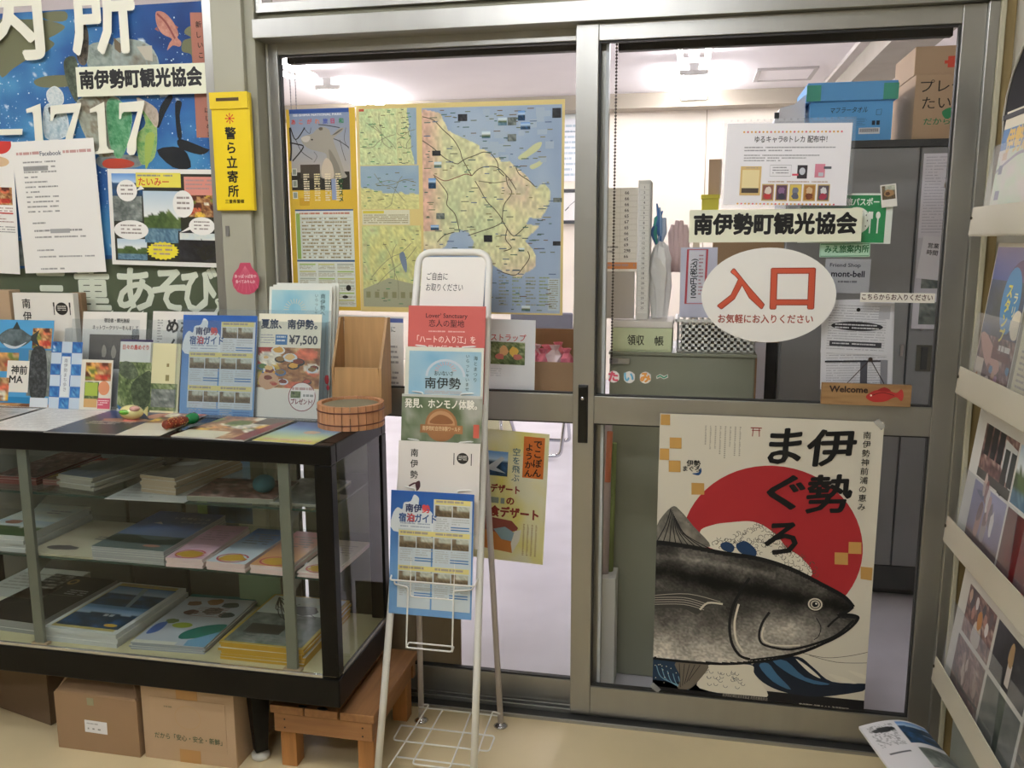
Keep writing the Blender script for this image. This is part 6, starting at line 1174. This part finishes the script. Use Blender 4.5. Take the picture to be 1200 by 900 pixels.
# photo panels
def bus(s):
    V = s.V; s.rect(0, 0, 100, V, '#dcdad2', 1); s.photo(13, 6, 58, V*.46, 'crowd', 3, 26, 2)
    for k in range(3): s.rect(16+k*9, 6, 23+k*9, 6+15, '#101014', 3)
    s.poly([(42, 8), (58, 10), (58, V*.42), (50, V*.36), (42, V*.30)], '#c8ccc8', 4); s.rect(44, 12, 50, 26, '#2c3430', 5); s.rect(52, 12, 58, 28, '#2c3430', 5); s.rect(43, 32, 58, 33.5, '#34342c', 5); s.ell(47, V*.38, 3.6, 7, '#26241f', 5); s.rect(13, V*.40, 58, V*.46, '#4c4c44', 5)
    for k in range(6): s.blob(28+k*3.4, 34+k*3, 2.4, 6, ('#c8b4a8', '#8c5c58', '#d8d0c8', '#b48c84', '#5c4c54', '#dcd8d4')[k], 6, seed=k)
    s.photo(60, 6, 100, V*.46, 'land', 6, 16, 2); s.photo(13, V*.49, 58, V*.97, 'dusk', 3, 20, 2); s.spoly([(18, V*.55), (30, V*.53), (38, V*.57), (28, V*.59)], '#4c5c7c', 3, 3)
    for cx, c1 in ((28, '#a06c54'), (37, '#8c7c74')): s.spoly([(cx-3, V*.66), (cx, V*.60), (cx+3.4, V*.63), (cx+3, V*.70), (cx+1, V*.84), (cx-4, V*.84), (cx-4, V*.76)], c1, 4, 4); s.spoly([(cx-3, V*.66), (cx, V*.595), (cx+3, V*.63), (cx+1, V*.72), (cx-3, V*.74)], '#5c2420', 5, 4)
    s.photo(60, V*.49, 100, V*.97, 'red', 3, 20, 2)
def fest(s):
    V = s.V; s.rect(0, 0, 100, V, '#d8d6cc', 1); s.photo(12, 4, 52, V*.46, 'crowd', 13, 26, 2); [s.blob(16+k*3.4, V*(.14+.05*(k % 3)), 2.2, 3.4, ('#c8a890', '#3c3840', '#b48474', '#e0dcd8', '#584c50')[k % 5], 3, seed=k) for k in range(10)]; s.blob(33, V*.24, 3, 5, '#c8883c', 4); s.spoly([(28, V*.28), (36, V*.28), (37, V*.44), (26, V*.44)], '#c8c0b4', 3); s.photo(55, 4, 98, V*.46, 'dark', 8, 22, 2); s.blob(76, V*.2, 3, 6, '#a8885c', 4); s.rect(74, V*.25, 79, V*.42, '#c8c0b8', 3)
    s.photo(10, V*.50, 52, V*.98, 'crowd', 17, 26, 2); [s.blob(24+(k*5) % 22, V*(.62+.03*(k % 6)), 1.8, 4, ('#a88c7c', '#c8b4a4', '#6c4438', '#8c6c60')[k % 4], 3, seed=k) for k in range(12)]; s.curve([(12, V*.8), (30, V*.84), (52, V*.82)], 1.4, '#2c2420', 3); s.photo(55, V*.50, 98, V*.98, 'green', 9, 24, 2); s.raster(55, V*.5, 98, V*.98, lambda a, b: pal(fbm(a, b, 6, 3), ['#2c3230', '#444c44', '#6c7468']), 18, 12, 3)
rk(zt[2], -.120, .42, .30, bus, 'photo_board', 'white photo board with bus crowd and sunset couple in the third rack tier', 'photo board')
rk(zt[3], -.120, .42, .27, fest, 'photo_board', 'white photo board with festival crowd photos in the bottom rack tier', 'photo board')
# black rounded case beside the rack top
t = thing('black_case', (.43, -.25, 1.30), 'black round shouldered case with thin pale rim behind the top rack tier', 'case')
out = [(0.42, -0.1327, 1.436)]+[(0.42, -0.1262, 1.499), (0.42, -0.1363, 1.536), (0.42, -0.1598, 1.574), (0.42, -0.2042, 1.615)]
ys = [(p[1], p[2]) for p in out]+[(-.30, 1.66), (-.42, 1.68), (-.42, out[0][2])]
MB().quadprism([(.42, a, b) for a, b in ys], (.03, 0, 0)).build('shell', mat('black_leatherette', '#131214', .7, spec=.2), t)
MB().tube([(.419, a, b) for a, b in ys[:7]], .0022, 6).build('rim', mat('pale_rim', '#a8a498', .4), t)
box('strap', .4175, .4195, -.42, out[1][1]+.004, out[1][2]-.012, out[1][2]-.002, mat('black_strap', '#0c0c0d', .6), t, 0)
# booklet on a small carton at the foot of the rack
box('small_carton', .275, .372, -.345, -.215, 0, .150, KRAFT_L, None, .002, label='small brown carton holding up the curled booklet beside the right rack', cat='cardboard box')
t = thing('booklet', (.33, -.25, .151), 'curled white booklet with blue sea photos at the foot of the right rack', 'booklet')
W_, D_ = .150, .19
def bendf(x, y, z):  # x across, y -> thickness, z -> depth before laying flat
    c = z*0; u = (x+W_/2)/W_; lift = .016*math.sin(min(1, u)*math.pi*.9)-.020*max(0, u-.6)**1.5*2
    return (x, y-lift, z)
s = Print(W_, D_, '#eceaea', U=100, thick=.006, shape=[(k*10, 0) for k in range(11)]+[(100-k*10, 127) for k in range(11)], V=127)
def bookcov(a, b):
    o = np.ones(a.shape+(3,))*H3('#eceaec'); m = (a > .5)&(b > .04)&(b < .26); o[m] = PHOTO('sea', (a-.5)*2, (b-.04)*4.5, 4)[m]; m = (a > .5)&(b > .26)&(b < .48); o[m] = PHOTO('sea', (a-.5)*2, .35+(b-.26)*2.6, 6)[m]
    m = (a > .56)&(b > .56)&(b < .95); o[m] = PHOTO('grey', a, b, 6)[m]; m = (((a-.28)/.17)**2+((b-.17)/.05)**2 < 1); o[m] = H3('#34383c'); m = (vn(a, b, 60, 3) > .6)&(a < .44)&(a > .08)&(b > .06)&(b < .5); o[m] *= .75
    m = (a < .42)&(a > .12)&(abs(b-.62) < .018); o[m] = H3('#54585c'); return o
s.raster(0, 0, 100, 127, bookcov, 60, 70, 1.5)
s.place('cover', .3265, -.345, .1575, yaw=12, tilt=90, parent=t, bend=bendf, material=GLOSSY)

# ================================================================ the office behind the doors
TUBE = mat('lit_fluorescent_tube', '#ffffff', .5, emit=('#fbf6ff', OFFICE_LAMP))
LAMPW = mat('white_lamp_housing', '#e6e6e2', .4)
def batten(x, y0, y1, zc, label, axis='y', tube=TUBE, gap=.085, group='fluorescent lamps on the office ceiling'):
    t = thing('ceiling_lamp', ((x), (y0+y1)/2, zc), label, 'lamp', group)
    if axis == 'y':
        MB().quadprism([(x-.035, y0, zc), (x+.035, y0, zc), (x+.03, y0, zc-.05), (x-.03, y0, zc-.05)], (0, y1-y0, 0)).build('housing', LAMPW, t)
        for s_ in (-1, 1):
            MB().tube([(x+s_*gap, y0+.04, zc-.060), (x+s_*gap, y1-.04, zc-.060)], .0165, 10).build('tube', tube, t)
            for y in (y0, y1-.04): MB().box(x+min(0, s_*gap)-.014*(s_ < 0), x+max(0, s_*gap)+.014*(s_ > 0), y+.005, y+.035, zc-.076, zc-.045, .003).build('socket', WHITEP, t)
    else:
        y = x[1] if isinstance(x, tuple) else 0
    return t
batten(-.22, 2.65, 3.88, 2.45, 'nearer office ceiling lamp seen in the right door pane')
batten(-.22, 4.25, 5.40, 2.45, 'farther office ceiling lamp seen in the right door pane')
batten(-2.92, 2.65, 3.88, 2.45, 'nearer office ceiling lamp at the upper corner of the left door pane')
batten(-2.92, 4.25, 5.40, 2.45, 'farther office ceiling lamp seen above the deer sheet')
batten(-1.57, 1.0, 2.2, 2.45, 'twin tube lamp on the office ceiling out of sight above the doors')
t = thing('ceiling_panel', (.42, 4.75, 2.44), 'framed access panel in the office ceiling beside the beam', 'ceiling panel')
MB().box(.22, .64, 4.55, 4.58, 2.436, 2.45).box(.22, .64, 5.0, 5.03, 2.436, 2.45).box(.22, .25, 4.58, 5.0, 2.436, 2.45).box(.61, .64, 4.58, 5.0, 2.436, 2.45).build('frame', mat('grey_panel_frame', '#a09c98', .5), t); box('panel', .25, .61, 4.58, 5.0, 2.442, 2.4495, CEIL, t, 0)
# blinds headrail behind the glass and its bead chains
BL = mat('dark_headrail', '#2a2723', .5)
t = thing('blind_headrail', (-.85, .14, 1.73), 'dark blind headrail across the top of the left door inside', 'blind'); box('rail', -1.262, -.425, .128, .152, 1.714, 1.76, BL, t, .001)
MBc = MB()
for cx in (-1.252, -1.237):
    MBc.tube([(cx, .12, 1.716), (cx, .12, 1.56)], .0008, 5)
    for k in range(20): MBc.ell((cx, .12, 1.712-k*.008), (.0017, .0017, .0022), 6, 4)
MBc.build('bead_chain', mat('grey_chain', '#7c7c80', .4), t, kind='stuff')
t = thing('blind_headrail', (0, .14, 1.73), 'dark blind headrail across the top of the right door inside', 'blind'); box('rail', -.385, .376, .128, .152, 1.709, 1.76, BL, t, .001)
mb = MB(); mb.tube([(-.388, .12, 1.735), (-.388, .12, .93)], .0009, 5)
for k in range(100): mb.ell((-.388, .12, 1.73-k*.008), (.0034, .0034, .0030), 6, 4)
mb.build('bead_chain', mat('brown_grey_chain', '#4c443c', .4), t, kind='stuff')
box('lamp_reflection_strip', -.372, -.292, .0235, .0245, 1.712, 1.722, WHITEP, None, 0, label='white strip imitating a lamp reflection at the top left of the right door pane', cat='label')  # white strip put in as a painted lamp reflection on the glass
box('corner_clip', .120, .132, .02, .023, 1.708, 1.716, CHROME, None, .001, label='tiny pale clip at the top edge of the right door pane', cat='clip')
# steel lockers
t = thing('steel_cabinet', (.55, 1.2, 0), 'tall grey steel cabinet behind the right door', 'cabinet')
box('body', .115, 1.02, 1.02, 1.45, .03, 1.548, GREYST, t, .002); box('plinth', .125, 1.01, 1.04, 1.44, 0, .03, DGREY, t, 0)
box('top_lip', .110, 1.025, 1.0, 1.46, 1.548, 1.572, DGREY, t, .002); box('base_band', .115, 1.02, 1.0, 1.019, .03, .115, DGREY, t, .001)
for a, b in ((.120, .524), (.530, 1.015)):
    d = box('door', a, b, 1.0, 1.018, .118, 1.545, GREYST, t, .002)
hd = box('handle', .558, .606, .994, 1.0, .812, .900, mat('dark_recess', '#55554a', .5), d, .001); box('grip', .572, .592, .990, .9945, .818, .894, DGREY, d, .001)
MB().ell((.568, .998, .955), (.008, .004, .008)).build('keyhole', CHROME, d); MB().box(.505, .516, .994, .9995, .86, .90, .001).build('latch', CHROME, t)
box('dark_narrow_box', .075, .112, 1.05, 1.4, 0, 1.2, mat('near_black', '#26262a', .6), None, 0, label='dark narrow upright box showing left of the grey steel cabinet', cat='cabinet')  # plain near-black box filling the strip beside the steel cabinet
box('paper_pile_box', -.07, .07, 1.0, 1.3, 0, 1.02, mat('pale_lilac_board', '#c9c8d2', .7), None, .002, label='pale lilac tall board behind the oval sign left of the grey cabinet', cat='board')
s = Print(.105, .27, '#dedde4', U=100); s.greek(8, 10, 92, s.V-10, 26, '#9898a8', 2, fh=.3); s.place('memo', .588, .994, 1.255, material=PAPER, label='long handwritten memo sheet on the right steel cabinet door', cat='memo')
MB().ell((.619, .990, 1.423), (.016, .006, .020), 14, 10).build('wooden_magnet', mat('brown_wood_bead', '#7c5430', .5), None, label='brown oval magnet holding the long memo on the steel cabinet', cat='magnet')
s = Print(.10, .30, '#cfced4', U=100); s.photo(20, 60, 100, s.V*.55, 'grey', 4, 8, 2); s.photo(20, s.V*.7, 100, s.V*.95, 'grey', 7, 8, 2); s.place('memo', .585, .992, .955, material=PAPER, label='grey printed sheet with photos low on the right steel cabinet door', cat='memo')
s = Print(.07, .14, '#e4e4e8', U=100); s.text('営業', 26, 30, 26, '#2c2c30', .02, 3); s.text('時間', 26, 62, 26, '#2c2c30', .02, 3); s.place('memo', .572, .989, 1.12, roll=-6, material=PAPER, label='small white memo with black characters above the grey printed sheet', cat='memo')
# boxes on the cabinet
t = thing('storage_box', (.30, 1.15, 1.572), 'light blue lidded box with green tape on top of the steel cabinet', 'box')
BLU = mat('light_blue_card', '#5ea4dc', .6, bump=.2); box('body', .178, .436, 1.02, 1.30, 1.572, 1.712, BLU, t, .002); box('lid', .165, .446, 1.008, 1.312, 1.700, 1.760, BLU, t, .003)
GT = mat('green_tape', '#3f9c84', .4)
for a, b in ((.163, .208), (.402, .448)): box('tape', a, b, 1.0065, 1.008, 1.701, 1.752, GT, t, 0)
s = Print(.258, .12, '#5ea4dc', U=258, thick=.0003); s.text('マフラータオル', 62, 16, 21, '#1c2430', .01, 3, fit=118, slant=.2); s.line([(208, 28), (224, 26), (222, 44), (208, 44)], 1.4, '#1c2430', 3, True); s.greek(148, 54, 180, 78, 5, '#34587c', 3); s.rect(196, 62, 206, 76, '#1c2c3c', 3); s.rect(210, 62, 220, 76, '#1c2c3c', 3)
s.rect(156, 84, 222, 104, '#e4e8ec', 3); [s.rect(160+k*2, 87, 160+k*2+(.7 if k % 3 else 1.4), 98, '#20242c', 4) for k in range(29)]
s.place('print', .307, 1.0192, 1.578, parent=t)
t = thing('cardboard_box', (.62, 1.2, 1.572), 'brown cardboard box with handwriting at the right on the steel cabinet', 'cardboard box')
box('body', .500, .80, 1.02, 1.34, 1.572, 1.776, KRAFT_L, t, .002)
s = Print(.30, .20, '#b2987a', U=300, thick=.0003); s.text('プレゼント', 14, 14, 44, '#26241e', .0, 3, fit=230); s.text('たいみー', 22, 66, 44, '#26241e', .0, 3, fit=180); s.spoly([(84, 116), (110, 104), (118, 128), (96, 138)], '#3c8c5c', 4); s.text('だから', 30, 134, 24, '#3c7c54', .02, 3, fit=80)
s.place('handwriting', .652, 1.0192, 1.574, parent=t)
t = thing('cardboard_box', (.66, 1.2, 1.777), 'smaller brown box with red mark stacked topmost at the right of the steel cabinet', 'cardboard box')
box('body', .500, .78, 1.05, 1.34, 1.778, 1.868, KRAFT_L, t, .002); MB().box(.60, .62, 1.0485, 1.05, 1.80, 1.835).box(.59, .63, 1.0483, 1.0498, 1.812, 1.822).build('red_mark', mat('red_mark', '#c8442c', .6), t)
t = thing('white_bag', (.12, 1.1, 1.572), 'crumpled white bag with black edge beside the light blue box', 'bag')
MB().quadprism([(.075, 1.05, 1.574), (.165, 1.05, 1.574), (.165, 1.05, 1.73), (.13, 1.05, 1.70), (.085, 1.05, 1.69), (.068, 1.05, 1.65)], (0, .12, 0)).build('bag', mat('white_sheet_plastic', '#dcdce0', .4), t); MB().box(.066, .082, 1.046, 1.05, 1.655, 1.675, .002).build('black_edge', DGREY, t)
# olive cabinet just behind the right door, with the things on it
t = thing('olive_cabinet', (-.2, .35, 0), 'olive grey low steel cabinet just behind the right sliding door', 'cabinet')
box('body', -.405, -.018, .26, .55, 0, .940, OLIVE, t, .003); box('top', -.408, -.014, .255, .555, .940, .948, mat('olive_grey_top', '#8f917e', .4), t, .001); MB().box(-.405, -.35, .253, .2545, .915, .93).build('label_holder', CHROME, t)
box('edge_strip', -.018, -.013, .262, .548, 0, .938, mat('brown_edge', '#8c6c4c', .6), t, 0)
ZC = .9485
t = thing('plastic_basket', (-.125, .34, ZC), 'white slotted plastic basket on the olive cabinet behind the oval sign', 'basket')
def grid_wall(mb, p0, p1, z0, z1, n, m, th=.0025, hw=.0040):
    p0, p1 = Vector(p0), Vector(p1); d = p1-p0; L_ = d.length; d.normalize(); nn = Vector((-d.y, d.x, 0))*th
    def slab(a, b, za, zb): mb.quadprism([p0+d*a+Vector((0, 0, za)), p0+d*b+Vector((0, 0, za)), p0+d*b+Vector((0, 0, zb)), p0+d*a+Vector((0, 0, zb))], nn)
    hh = z1-z0
    for k in range(m+1): slab(0, L_, z0+hh*k/m-.0042*(k > 0), z0+hh*k/m+.0042*(k < m))
    for k in range(n+1): slab(max(0, L_*k/n-hw), min(L_, L_*k/n+hw), z0, z1)
mb = MB(); bz0, bz1 = ZC+.004, ZC+.088
for a, b in (((-.225, .27, 0), (-.02, .27, 0)), ((-.225, .43, 0), (-.225, .27, 0)), ((-.02, .27, 0), (-.02, .43, 0)), ((-.02, .43, 0), (-.225, .43, 0))): grid_wall(mb, a, b, bz0, bz1, 12 if abs(a[0]-b[0]) > .1 else 8, 5)
mb.build('slotted_wall', WHITEP, t); box('liner', -.215, -.03, .30, .40, ZC+.0045, ZC+.076, mat('grey_brown_liner', '#77705f', .8), t, .001); box('base', -.222, -.023, .273, .427, ZC+.0005, ZC+.004, WHITEP, t, .001); MB().box(-.230, -.015, .262, .270, bz1-.005, bz1+.003, .001).box(-.230, -.015, .430, .438, bz1-.005, bz1+.003, .001).box(-.233, -.225, .262, .438, bz1-.005, bz1+.003, .001).box(-.020, -.012, .262, .438, bz1-.005, bz1+.003, .001).build('rim', WHITEP, t)
t = thing('receipt_box', (-.33, .36, ZC), 'flat pale green receipt box with handwritten characters on the olive cabinet', 'box')
box('body', -.402, -.238, .262, .44, ZC, ZC+.066, mat('pale_green_card', '#cfd8b0', .6), t, .002); box('lid', -.404, -.236, .260, .442, ZC+.066, ZC+.084, mat('white_card', '#e0dad2', .6), t, .002)
s = Print(.16, .055, '#cfd8b0', U=160, thick=.0003); s.text('領収', 42, 14, 30, '#26281e', .02, 3, fit=46); s.text('帳', 116, 16, 28, '#26281e', .02, 3, fit=24); s.place('writing', -.320, .2596, ZC+.006, parent=t)
s = Print(.112, .225, '#f2f0ec', U=112, thick=.001)
for k in range(12): s.text(('66', '66', '66', '66', '65', '67', '65', '66', '65', '69', '298', '66')[k], 76, 7+k*15.5, 12, '#3c3c3c', .02, 3); s.line([(2, 20+k*15.5), (110, 20+k*15.5)], .5, '#b0aca4', 2)
s.rect(64, 2, 64.6, 222, '#b8b4ac', 2); s.greek(20, 156, 60, 180, 2, '#5c5c5c', 3); s.rect(0, 200, 112, 218, '#e0945c', 3); s.greek(6, 204, 106, 214, 1, '#a8502c', 4, fh=.8, ragged=False)
s.place('price_table', -.395, .300, 1.165, material=PAPER, label='white handwritten number table with an orange strip behind the right door left edge', cat='notice')
box('binder_back', -.450, -.345, .304, .32, 1.035, 1.17, mat('clear_grey_plastic', '#b8b2ac', .4), None, .001, label='pale grey plastic board below the handwritten number table', cat='board')
t = thing('index_organizer', (-.32, .36, 1.033), 'tall narrow numbered index organizer beside the handwritten table', 'organizer')
box('body', -.340, -.306, .31, .42, 1.033, 1.41, mat('pale_grey_plastic', '#dcdcd8', .5), t, .002)
s = Print(.026, .35, '#ecece8', U=26, thick=.0004)
for k in range(25): s.text(str(k+1), 13, 4+k*13.6, 9, '#3c3c44', .01, 3, align='c'); s.line([(1, 16+k*13.6), (25, 16+k*13.6)], .5, '#a8a8a4', 2)
s.place('number_strip', -.323, .3094, 1.05, parent=t)
R_ = random.Random(9)
t = thing('white_bag', (-.285, .37, 1.15), 'crumpled white plastic bag hanging beside the index organizer', 'bag')
mb = MB(); rings = [(.006, 1.245), (.020, 1.232), (.030, 1.20), (.034, 1.165), (.030, 1.12), (.022, 1.034)]; vs = []; n = 16
for r_, z in rings:
    for k in range(n): a = 6.283*k/n; rr = r_*(1+R_.uniform(-.22, .22)); vs.append((-.276+rr*math.cos(a), .36+rr*.7*math.sin(a), z+R_.uniform(-.004, .004)))
mb.add(vs, [(i*n+k, i*n+(k+1) % n, (i+1)*n+(k+1) % n, (i+1)*n+k) for i in range(len(rings)-1) for k in range(n)]); mb.build('bag', mat('white_thin_plastic', '#e4e2de', .35), t)
t = thing('ribbon_bundle', (-.275, .38, 1.24), 'bundle of blue and teal ribbons hanging above the white plastic bag', 'ribbon')
for k, (c_, x) in enumerate((('#4c7cb8', -.292), ('#8cacd0', -.284), ('#3c6ca8', -.276), ('#4cb0a4', -.286), ('#b8c8dc', -.270))):
    MB().tube([(x, .375, 1.35-k*.01), (x+R_.uniform(-.01, .01), .37, 1.31), (x+R_.uniform(-.012, .012), .37, 1.27), (x+R_.uniform(-.01, .01), .372, 1.235)], [.002, .006, .007, .003], 7).build('ribbon', mat('ribbon_%d' % k if False else 'ribbon_cloth_'+'abcde'[k], c_, .6), t)
t = thing('scarf', (-.225, .42, 1.16), 'pale pink cloth hanging between the white bag and the red framed card', 'cloth')
for k in range(4): MB().tube([(-.248+k*.012, .42, 1.31-abs(k-1.5)*.012), (-.250+k*.013, .415, 1.27), (-.246+k*.012, .42, 1.21), (-.25+k*.012, .42, 1.16)], [.005, .010, .011, .006], 8).build('fold', mat('pale_pink_cloth', '#d8bcb8', .8), t)
q = (-0.1719, 0.31, 1.041, 0.09758, 0.1893, 0.4399); s = sheet(q, '#cccde0', thick=.001); V = s.V; s.line([(20, 6), (72, 6), (68, V*.8), (16, V*.8)], 6, '#c04c58', 2, True); s.rect(22, 10, 66, V*.78, '#dcdce6', 1)
s.rtext('1000円(税込)', 44, V*.72, 20, '#2c3440', .03, 3)
s.greek(50, 20, 62, V*.7, 12, '#a85c68', 3); put(s, q, 'price_card', 'lilac price card with red frame and vertical price behind the oval sign', 'card')
box('kraft_board', -.135, .06, .45, .46, .96, 1.245, KRAFT, None, .001, label='brown cardboard panel behind the oval entrance sign', cat='cardboard')
t = thing('yellow_case', (-.14, .62, 1.335), 'small bright yellow lidded container left of the trading card notice', 'container'); box('body', -.168, -.118, .60, .66, 1.335, 1.372, mat('bright_yellow', '#e8e04c', .4), t, .002); box('lid', -.171, -.115, .597, .663, 1.372, 1.384, mat('bright_yellow', '#e8e04c', .4), t, .001)
t = thing('wall_shelf_unit', (-.13, .66, .95), 'narrow pale shelf upright carrying the yellow container', 'shelf'); box('board', -.20, -.05, .59, .70, 1.325, 1.335, mat('pale_board', '#dcd0b8', .6), t, .001); box('upright', -.19, -.17, .68, .70, .0, 1.325, mat('pale_board', '#dcd0b8', .6), t, .001); box('upright', -.08, -.06, .68, .70, .0, 1.325, mat('pale_board', '#dcd0b8', .6), t, .001)
box('picture_card', -.150, -.112, .64, .645, 1.385, 1.49, mat('pinkish_card', '#d0b498', .6), None, 0, label='pinkish beige card standing on the yellow container', cat='card')
# narrow things seen at the left edge behind the right pane, below the rail
t = thing('rolled_papers', (-.38, .2, 0), 'standing rolled papers and poster tubes at the left edge of the lower right pane', 'papers')
for x, y, r_, h_, c_ in ((-.405, .20, .012, .78, '#c9b8b8'), (-.392, .22, .010, .70, '#8c9c5c'), (-.412, .23, .011, .64, '#3c6c88'), (-.398, .18, .008, .74, '#d8805c')): MB().tube([(x, y, .33 if r_ > .009 else .6), (x+.004, y, h_)], r_, 10).build('roll', mat('roll_'+c_.lstrip('#'), c_, .7), t)
box('stand_tray', -.43, -.37, .16, .25, .0, .33, WHITEP, t, .002)
# desk behind the left door
DESK = mat('pale_desk_top', '#d9c9ae', .5)
t = thing('office_desk', (-.95, .42, 0), 'pale office desk standing right behind the left sliding door', 'desk')
box('desk_top', -1.33, -.470, .13, .72, .818, .842, DESK, t, .002)
for x, y in ((-1.31, .15), (-.505, .60), (-1.31, .68), (-.505, .68)): MB().tube([(x, y, 0), (x, y, .818)], .012, 10).build('leg', CHROME, t)
t = thing('cardboard_box', (-.56, .22, .843), 'open brown cardboard box with pink bags on the desk behind the left door', 'cardboard box')
bb = (-.665, -.482, .16, .36); BZ = .843
MB().box(bb[0], bb[1], bb[2], bb[2]+.003, BZ, BZ+.085).box(bb[0], bb[1], bb[3]-.003, bb[3], BZ, BZ+.155).box(bb[1]-.003, bb[1], bb[2], bb[3], BZ, BZ+.10).box(bb[0], bb[0]+.003, bb[2], bb[3], BZ, BZ+.10).box(bb[0], bb[1], bb[2], bb[3], BZ, BZ+.002).build('body', KRAFT, t)
MB().quadprism([(bb[1], bb[2], BZ+.085), (bb[1], bb[3], BZ+.10), (bb[1]+.03, bb[3], BZ+.15), (bb[1]+.015, bb[2]+.04, BZ+.16)], (.002, 0, 0)).build('flap', KRAFT, t)
PK_ = mat('pink_wrapped_sweets', '#dc7c90', .3); PKB = mat('clear_crinkled_bag', '#d8c4c8', .25)
for k in range(9):
    x = -.645+(k % 5)*.032; y = .20+(k//5)*.07; z = BZ+.05+R_.uniform(0, .02); mb = MB(); vs = []; n = 9; rg = [(.012, -.03), (.022, 0), (.020, .025), (.008, .038), (.015, .05)]
    for r_, dz in rg:
        for j in range(n): a = 6.283*j/n; rr = r_*(1+R_.uniform(-.3, .3)); vs.append((x+rr*math.cos(a), y+rr*math.sin(a), z+dz+.01))
    mb.add(vs, [(i*n+j, i*n+(j+1) % n, (i+1)*n+(j+1) % n, (i+1)*n+j) for i in range(len(rg)-1) for j in range(n)]); o = mb.build('gift_bag', PK_ if k % 3 else PKB, None); tag(o, 'small pink wrapped gift bag in the open cardboard box behind the left door', 'gift bag', 'pink gift bags in the open box')
t = thing('sanitizer_bottle', (-.498, .26, .843), 'white pump bottle with yellow liquid on the desk behind the left door', 'bottle')
xb, yb = -.500, .42; MB().lathe([(0, 0), (.022, 0), (.024, .005), (.024, .12), (.010, .145), (.010, .155), (0, .155)], xb, yb, .843, 20).build('body', mat('pale_yellow_plastic', '#d8cc5c', .3), t)
MB().lathe([(0, .155), (.013, .155), (.013, .175), (.004, .178), (.004, .20), (.012, .202), (.012, .208), (0, .209)], xb, yb, .843, 16).box(xb-.03, xb, yb-.004, yb+.004, .843+.20, .843+.208).build('pump', WHITEP, t)
box('notebook', -.63, -.56, .50, .62, .842, .858, mat('cream_notebook', '#e4dcc0', .6), None, .001, label='cream notebook lying on the desk behind the pink gift bags', cat='notebook')
# pipe chair
t = thing('pipe_chair', (-.95, 2.75, 0), 'folding pipe chair whose chrome legs show below the left door rail', 'chair')
MB().tube(fillet([(-1.28, 2.75, .45), (-1.24, 2.70, .02), (-.90, 2.70, .02), (-.86, 2.75, .45), (-.86, 3.02, .80)], .04), .011, 8).build('frame', CHROME, t)
MB().tube(fillet([(-1.26, 2.70, .44), (-1.24, 3.10, .02), (-.90, 3.10, .02), (-.88, 2.70, .44)], .04), .011, 8).build('frame', CHROME, t)
box('seat', -1.27, -.87, 2.65, 3.02, .45, .475, mat('grey_seat', '#6c6c74', .7), t, .01); box('backrest', -1.26, -.88, 3.02, 3.05, .62, .82, mat('grey_seat', '#6c6c74', .7), t, .01)
t = thing('paper_carton', (-1.5, 3.2, 0), 'pale carton with papers on the office floor seen under the left door rail', 'carton'); box('body', -1.75, -1.32, 3.0, 3.4, 0, .22, mat('pale_carton', '#d4d0a8', .7), t, .003); box('paper', -1.70, -1.37, 3.02, 3.36, .221, .26, mat('white_paper_ream', '#e4e4dc', .7), t, .002)
# clock and calendar on the far wall
t = thing('wall_clock', (-1.24, 5.64, 1.42), 'square wall clock with dark bars on the far office wall right of the map', 'clock')
box('body', -1.42, -1.11, 5.60, 5.649, 1.39, 1.69, WHITEP, t, .004); box('bar', -1.42, -1.11, 5.595, 5.60, 1.66, 1.69, DGREY, t, 0); box('bar', -1.42, -1.11, 5.595, 5.60, 1.39, 1.42, DGREY, t, 0)
MB().quadprism([(-1.27, 5.598, 1.54), (-1.265, 5.598, 1.548), (-1.20, 5.598, 1.60), (-1.203, 5.598, 1.592)], (0, -.002, 0)).quadprism([(-1.27, 5.598, 1.54), (-1.265, 5.598, 1.534), (-1.30, 5.598, 1.50), (-1.303, 5.598, 1.508)], (0, -.002, 0)).build('hands', DGREY, t)
s = Print(.36, .62, '#e0e2e4', U=360); s.rect(0, 0, 360, 90, '#a8a4b0', 1); s.photo(0, 0, 360, 90, 'pale', 5, 10, 2); s.greek(20, 140, 340, 600, 10, '#8cacb8', 2); s.line([(0, 200), (360, 200)], 4, '#606468', 2); s.place('calendar', -1.26, 5.645, 1.76, material=PAPER, label='pale wall calendar above the square clock on the far office wall', cat='calendar')
box('door_stop', -1.22, -1.19, 5.60, 5.649, .98, 1.06, WHITEP, None, .004, label='small white socket box low on the far office wall', cat='socket')

# ================================================================ visitors' hall lamps (behind the viewer)
TUBE2 = mat('lit_hall_tube', '#ffffff', .5, emit=('#f6f8ff', FRONT_LAMP))
def hall_lamp(x, y, label, length=1.2):
    t = thing('ceiling_lamp', (x, y, 2.6), label, 'lamp', 'fluorescent lamps on the hall ceiling'); zc = 2.6
    MB().quadprism([(x-length/2, y-.045, zc), (x-length/2, y+.045, zc), (x-length/2, y+.09, zc-.045), (x-length/2, y-.09, zc-.045)], (length, 0, 0)).build('housing', LAMPW, t)
    for s_ in (-1, 1): MB().tube([(x-length/2+.03, y+s_*.06, zc-.068), (x+length/2-.03, y+s_*.06, zc-.068)], .016, 10).build('tube', TUBE2, t)
hall_lamp(-.76, -3.05, 'twin tube ceiling lamp of the hall behind the viewer')
hall_lamp(-.75, -1.35, 'twin tube ceiling lamp of the hall above the viewer')
hall_lamp(-2.5, -1.9, 'twin tube ceiling lamp of the hall at the left')
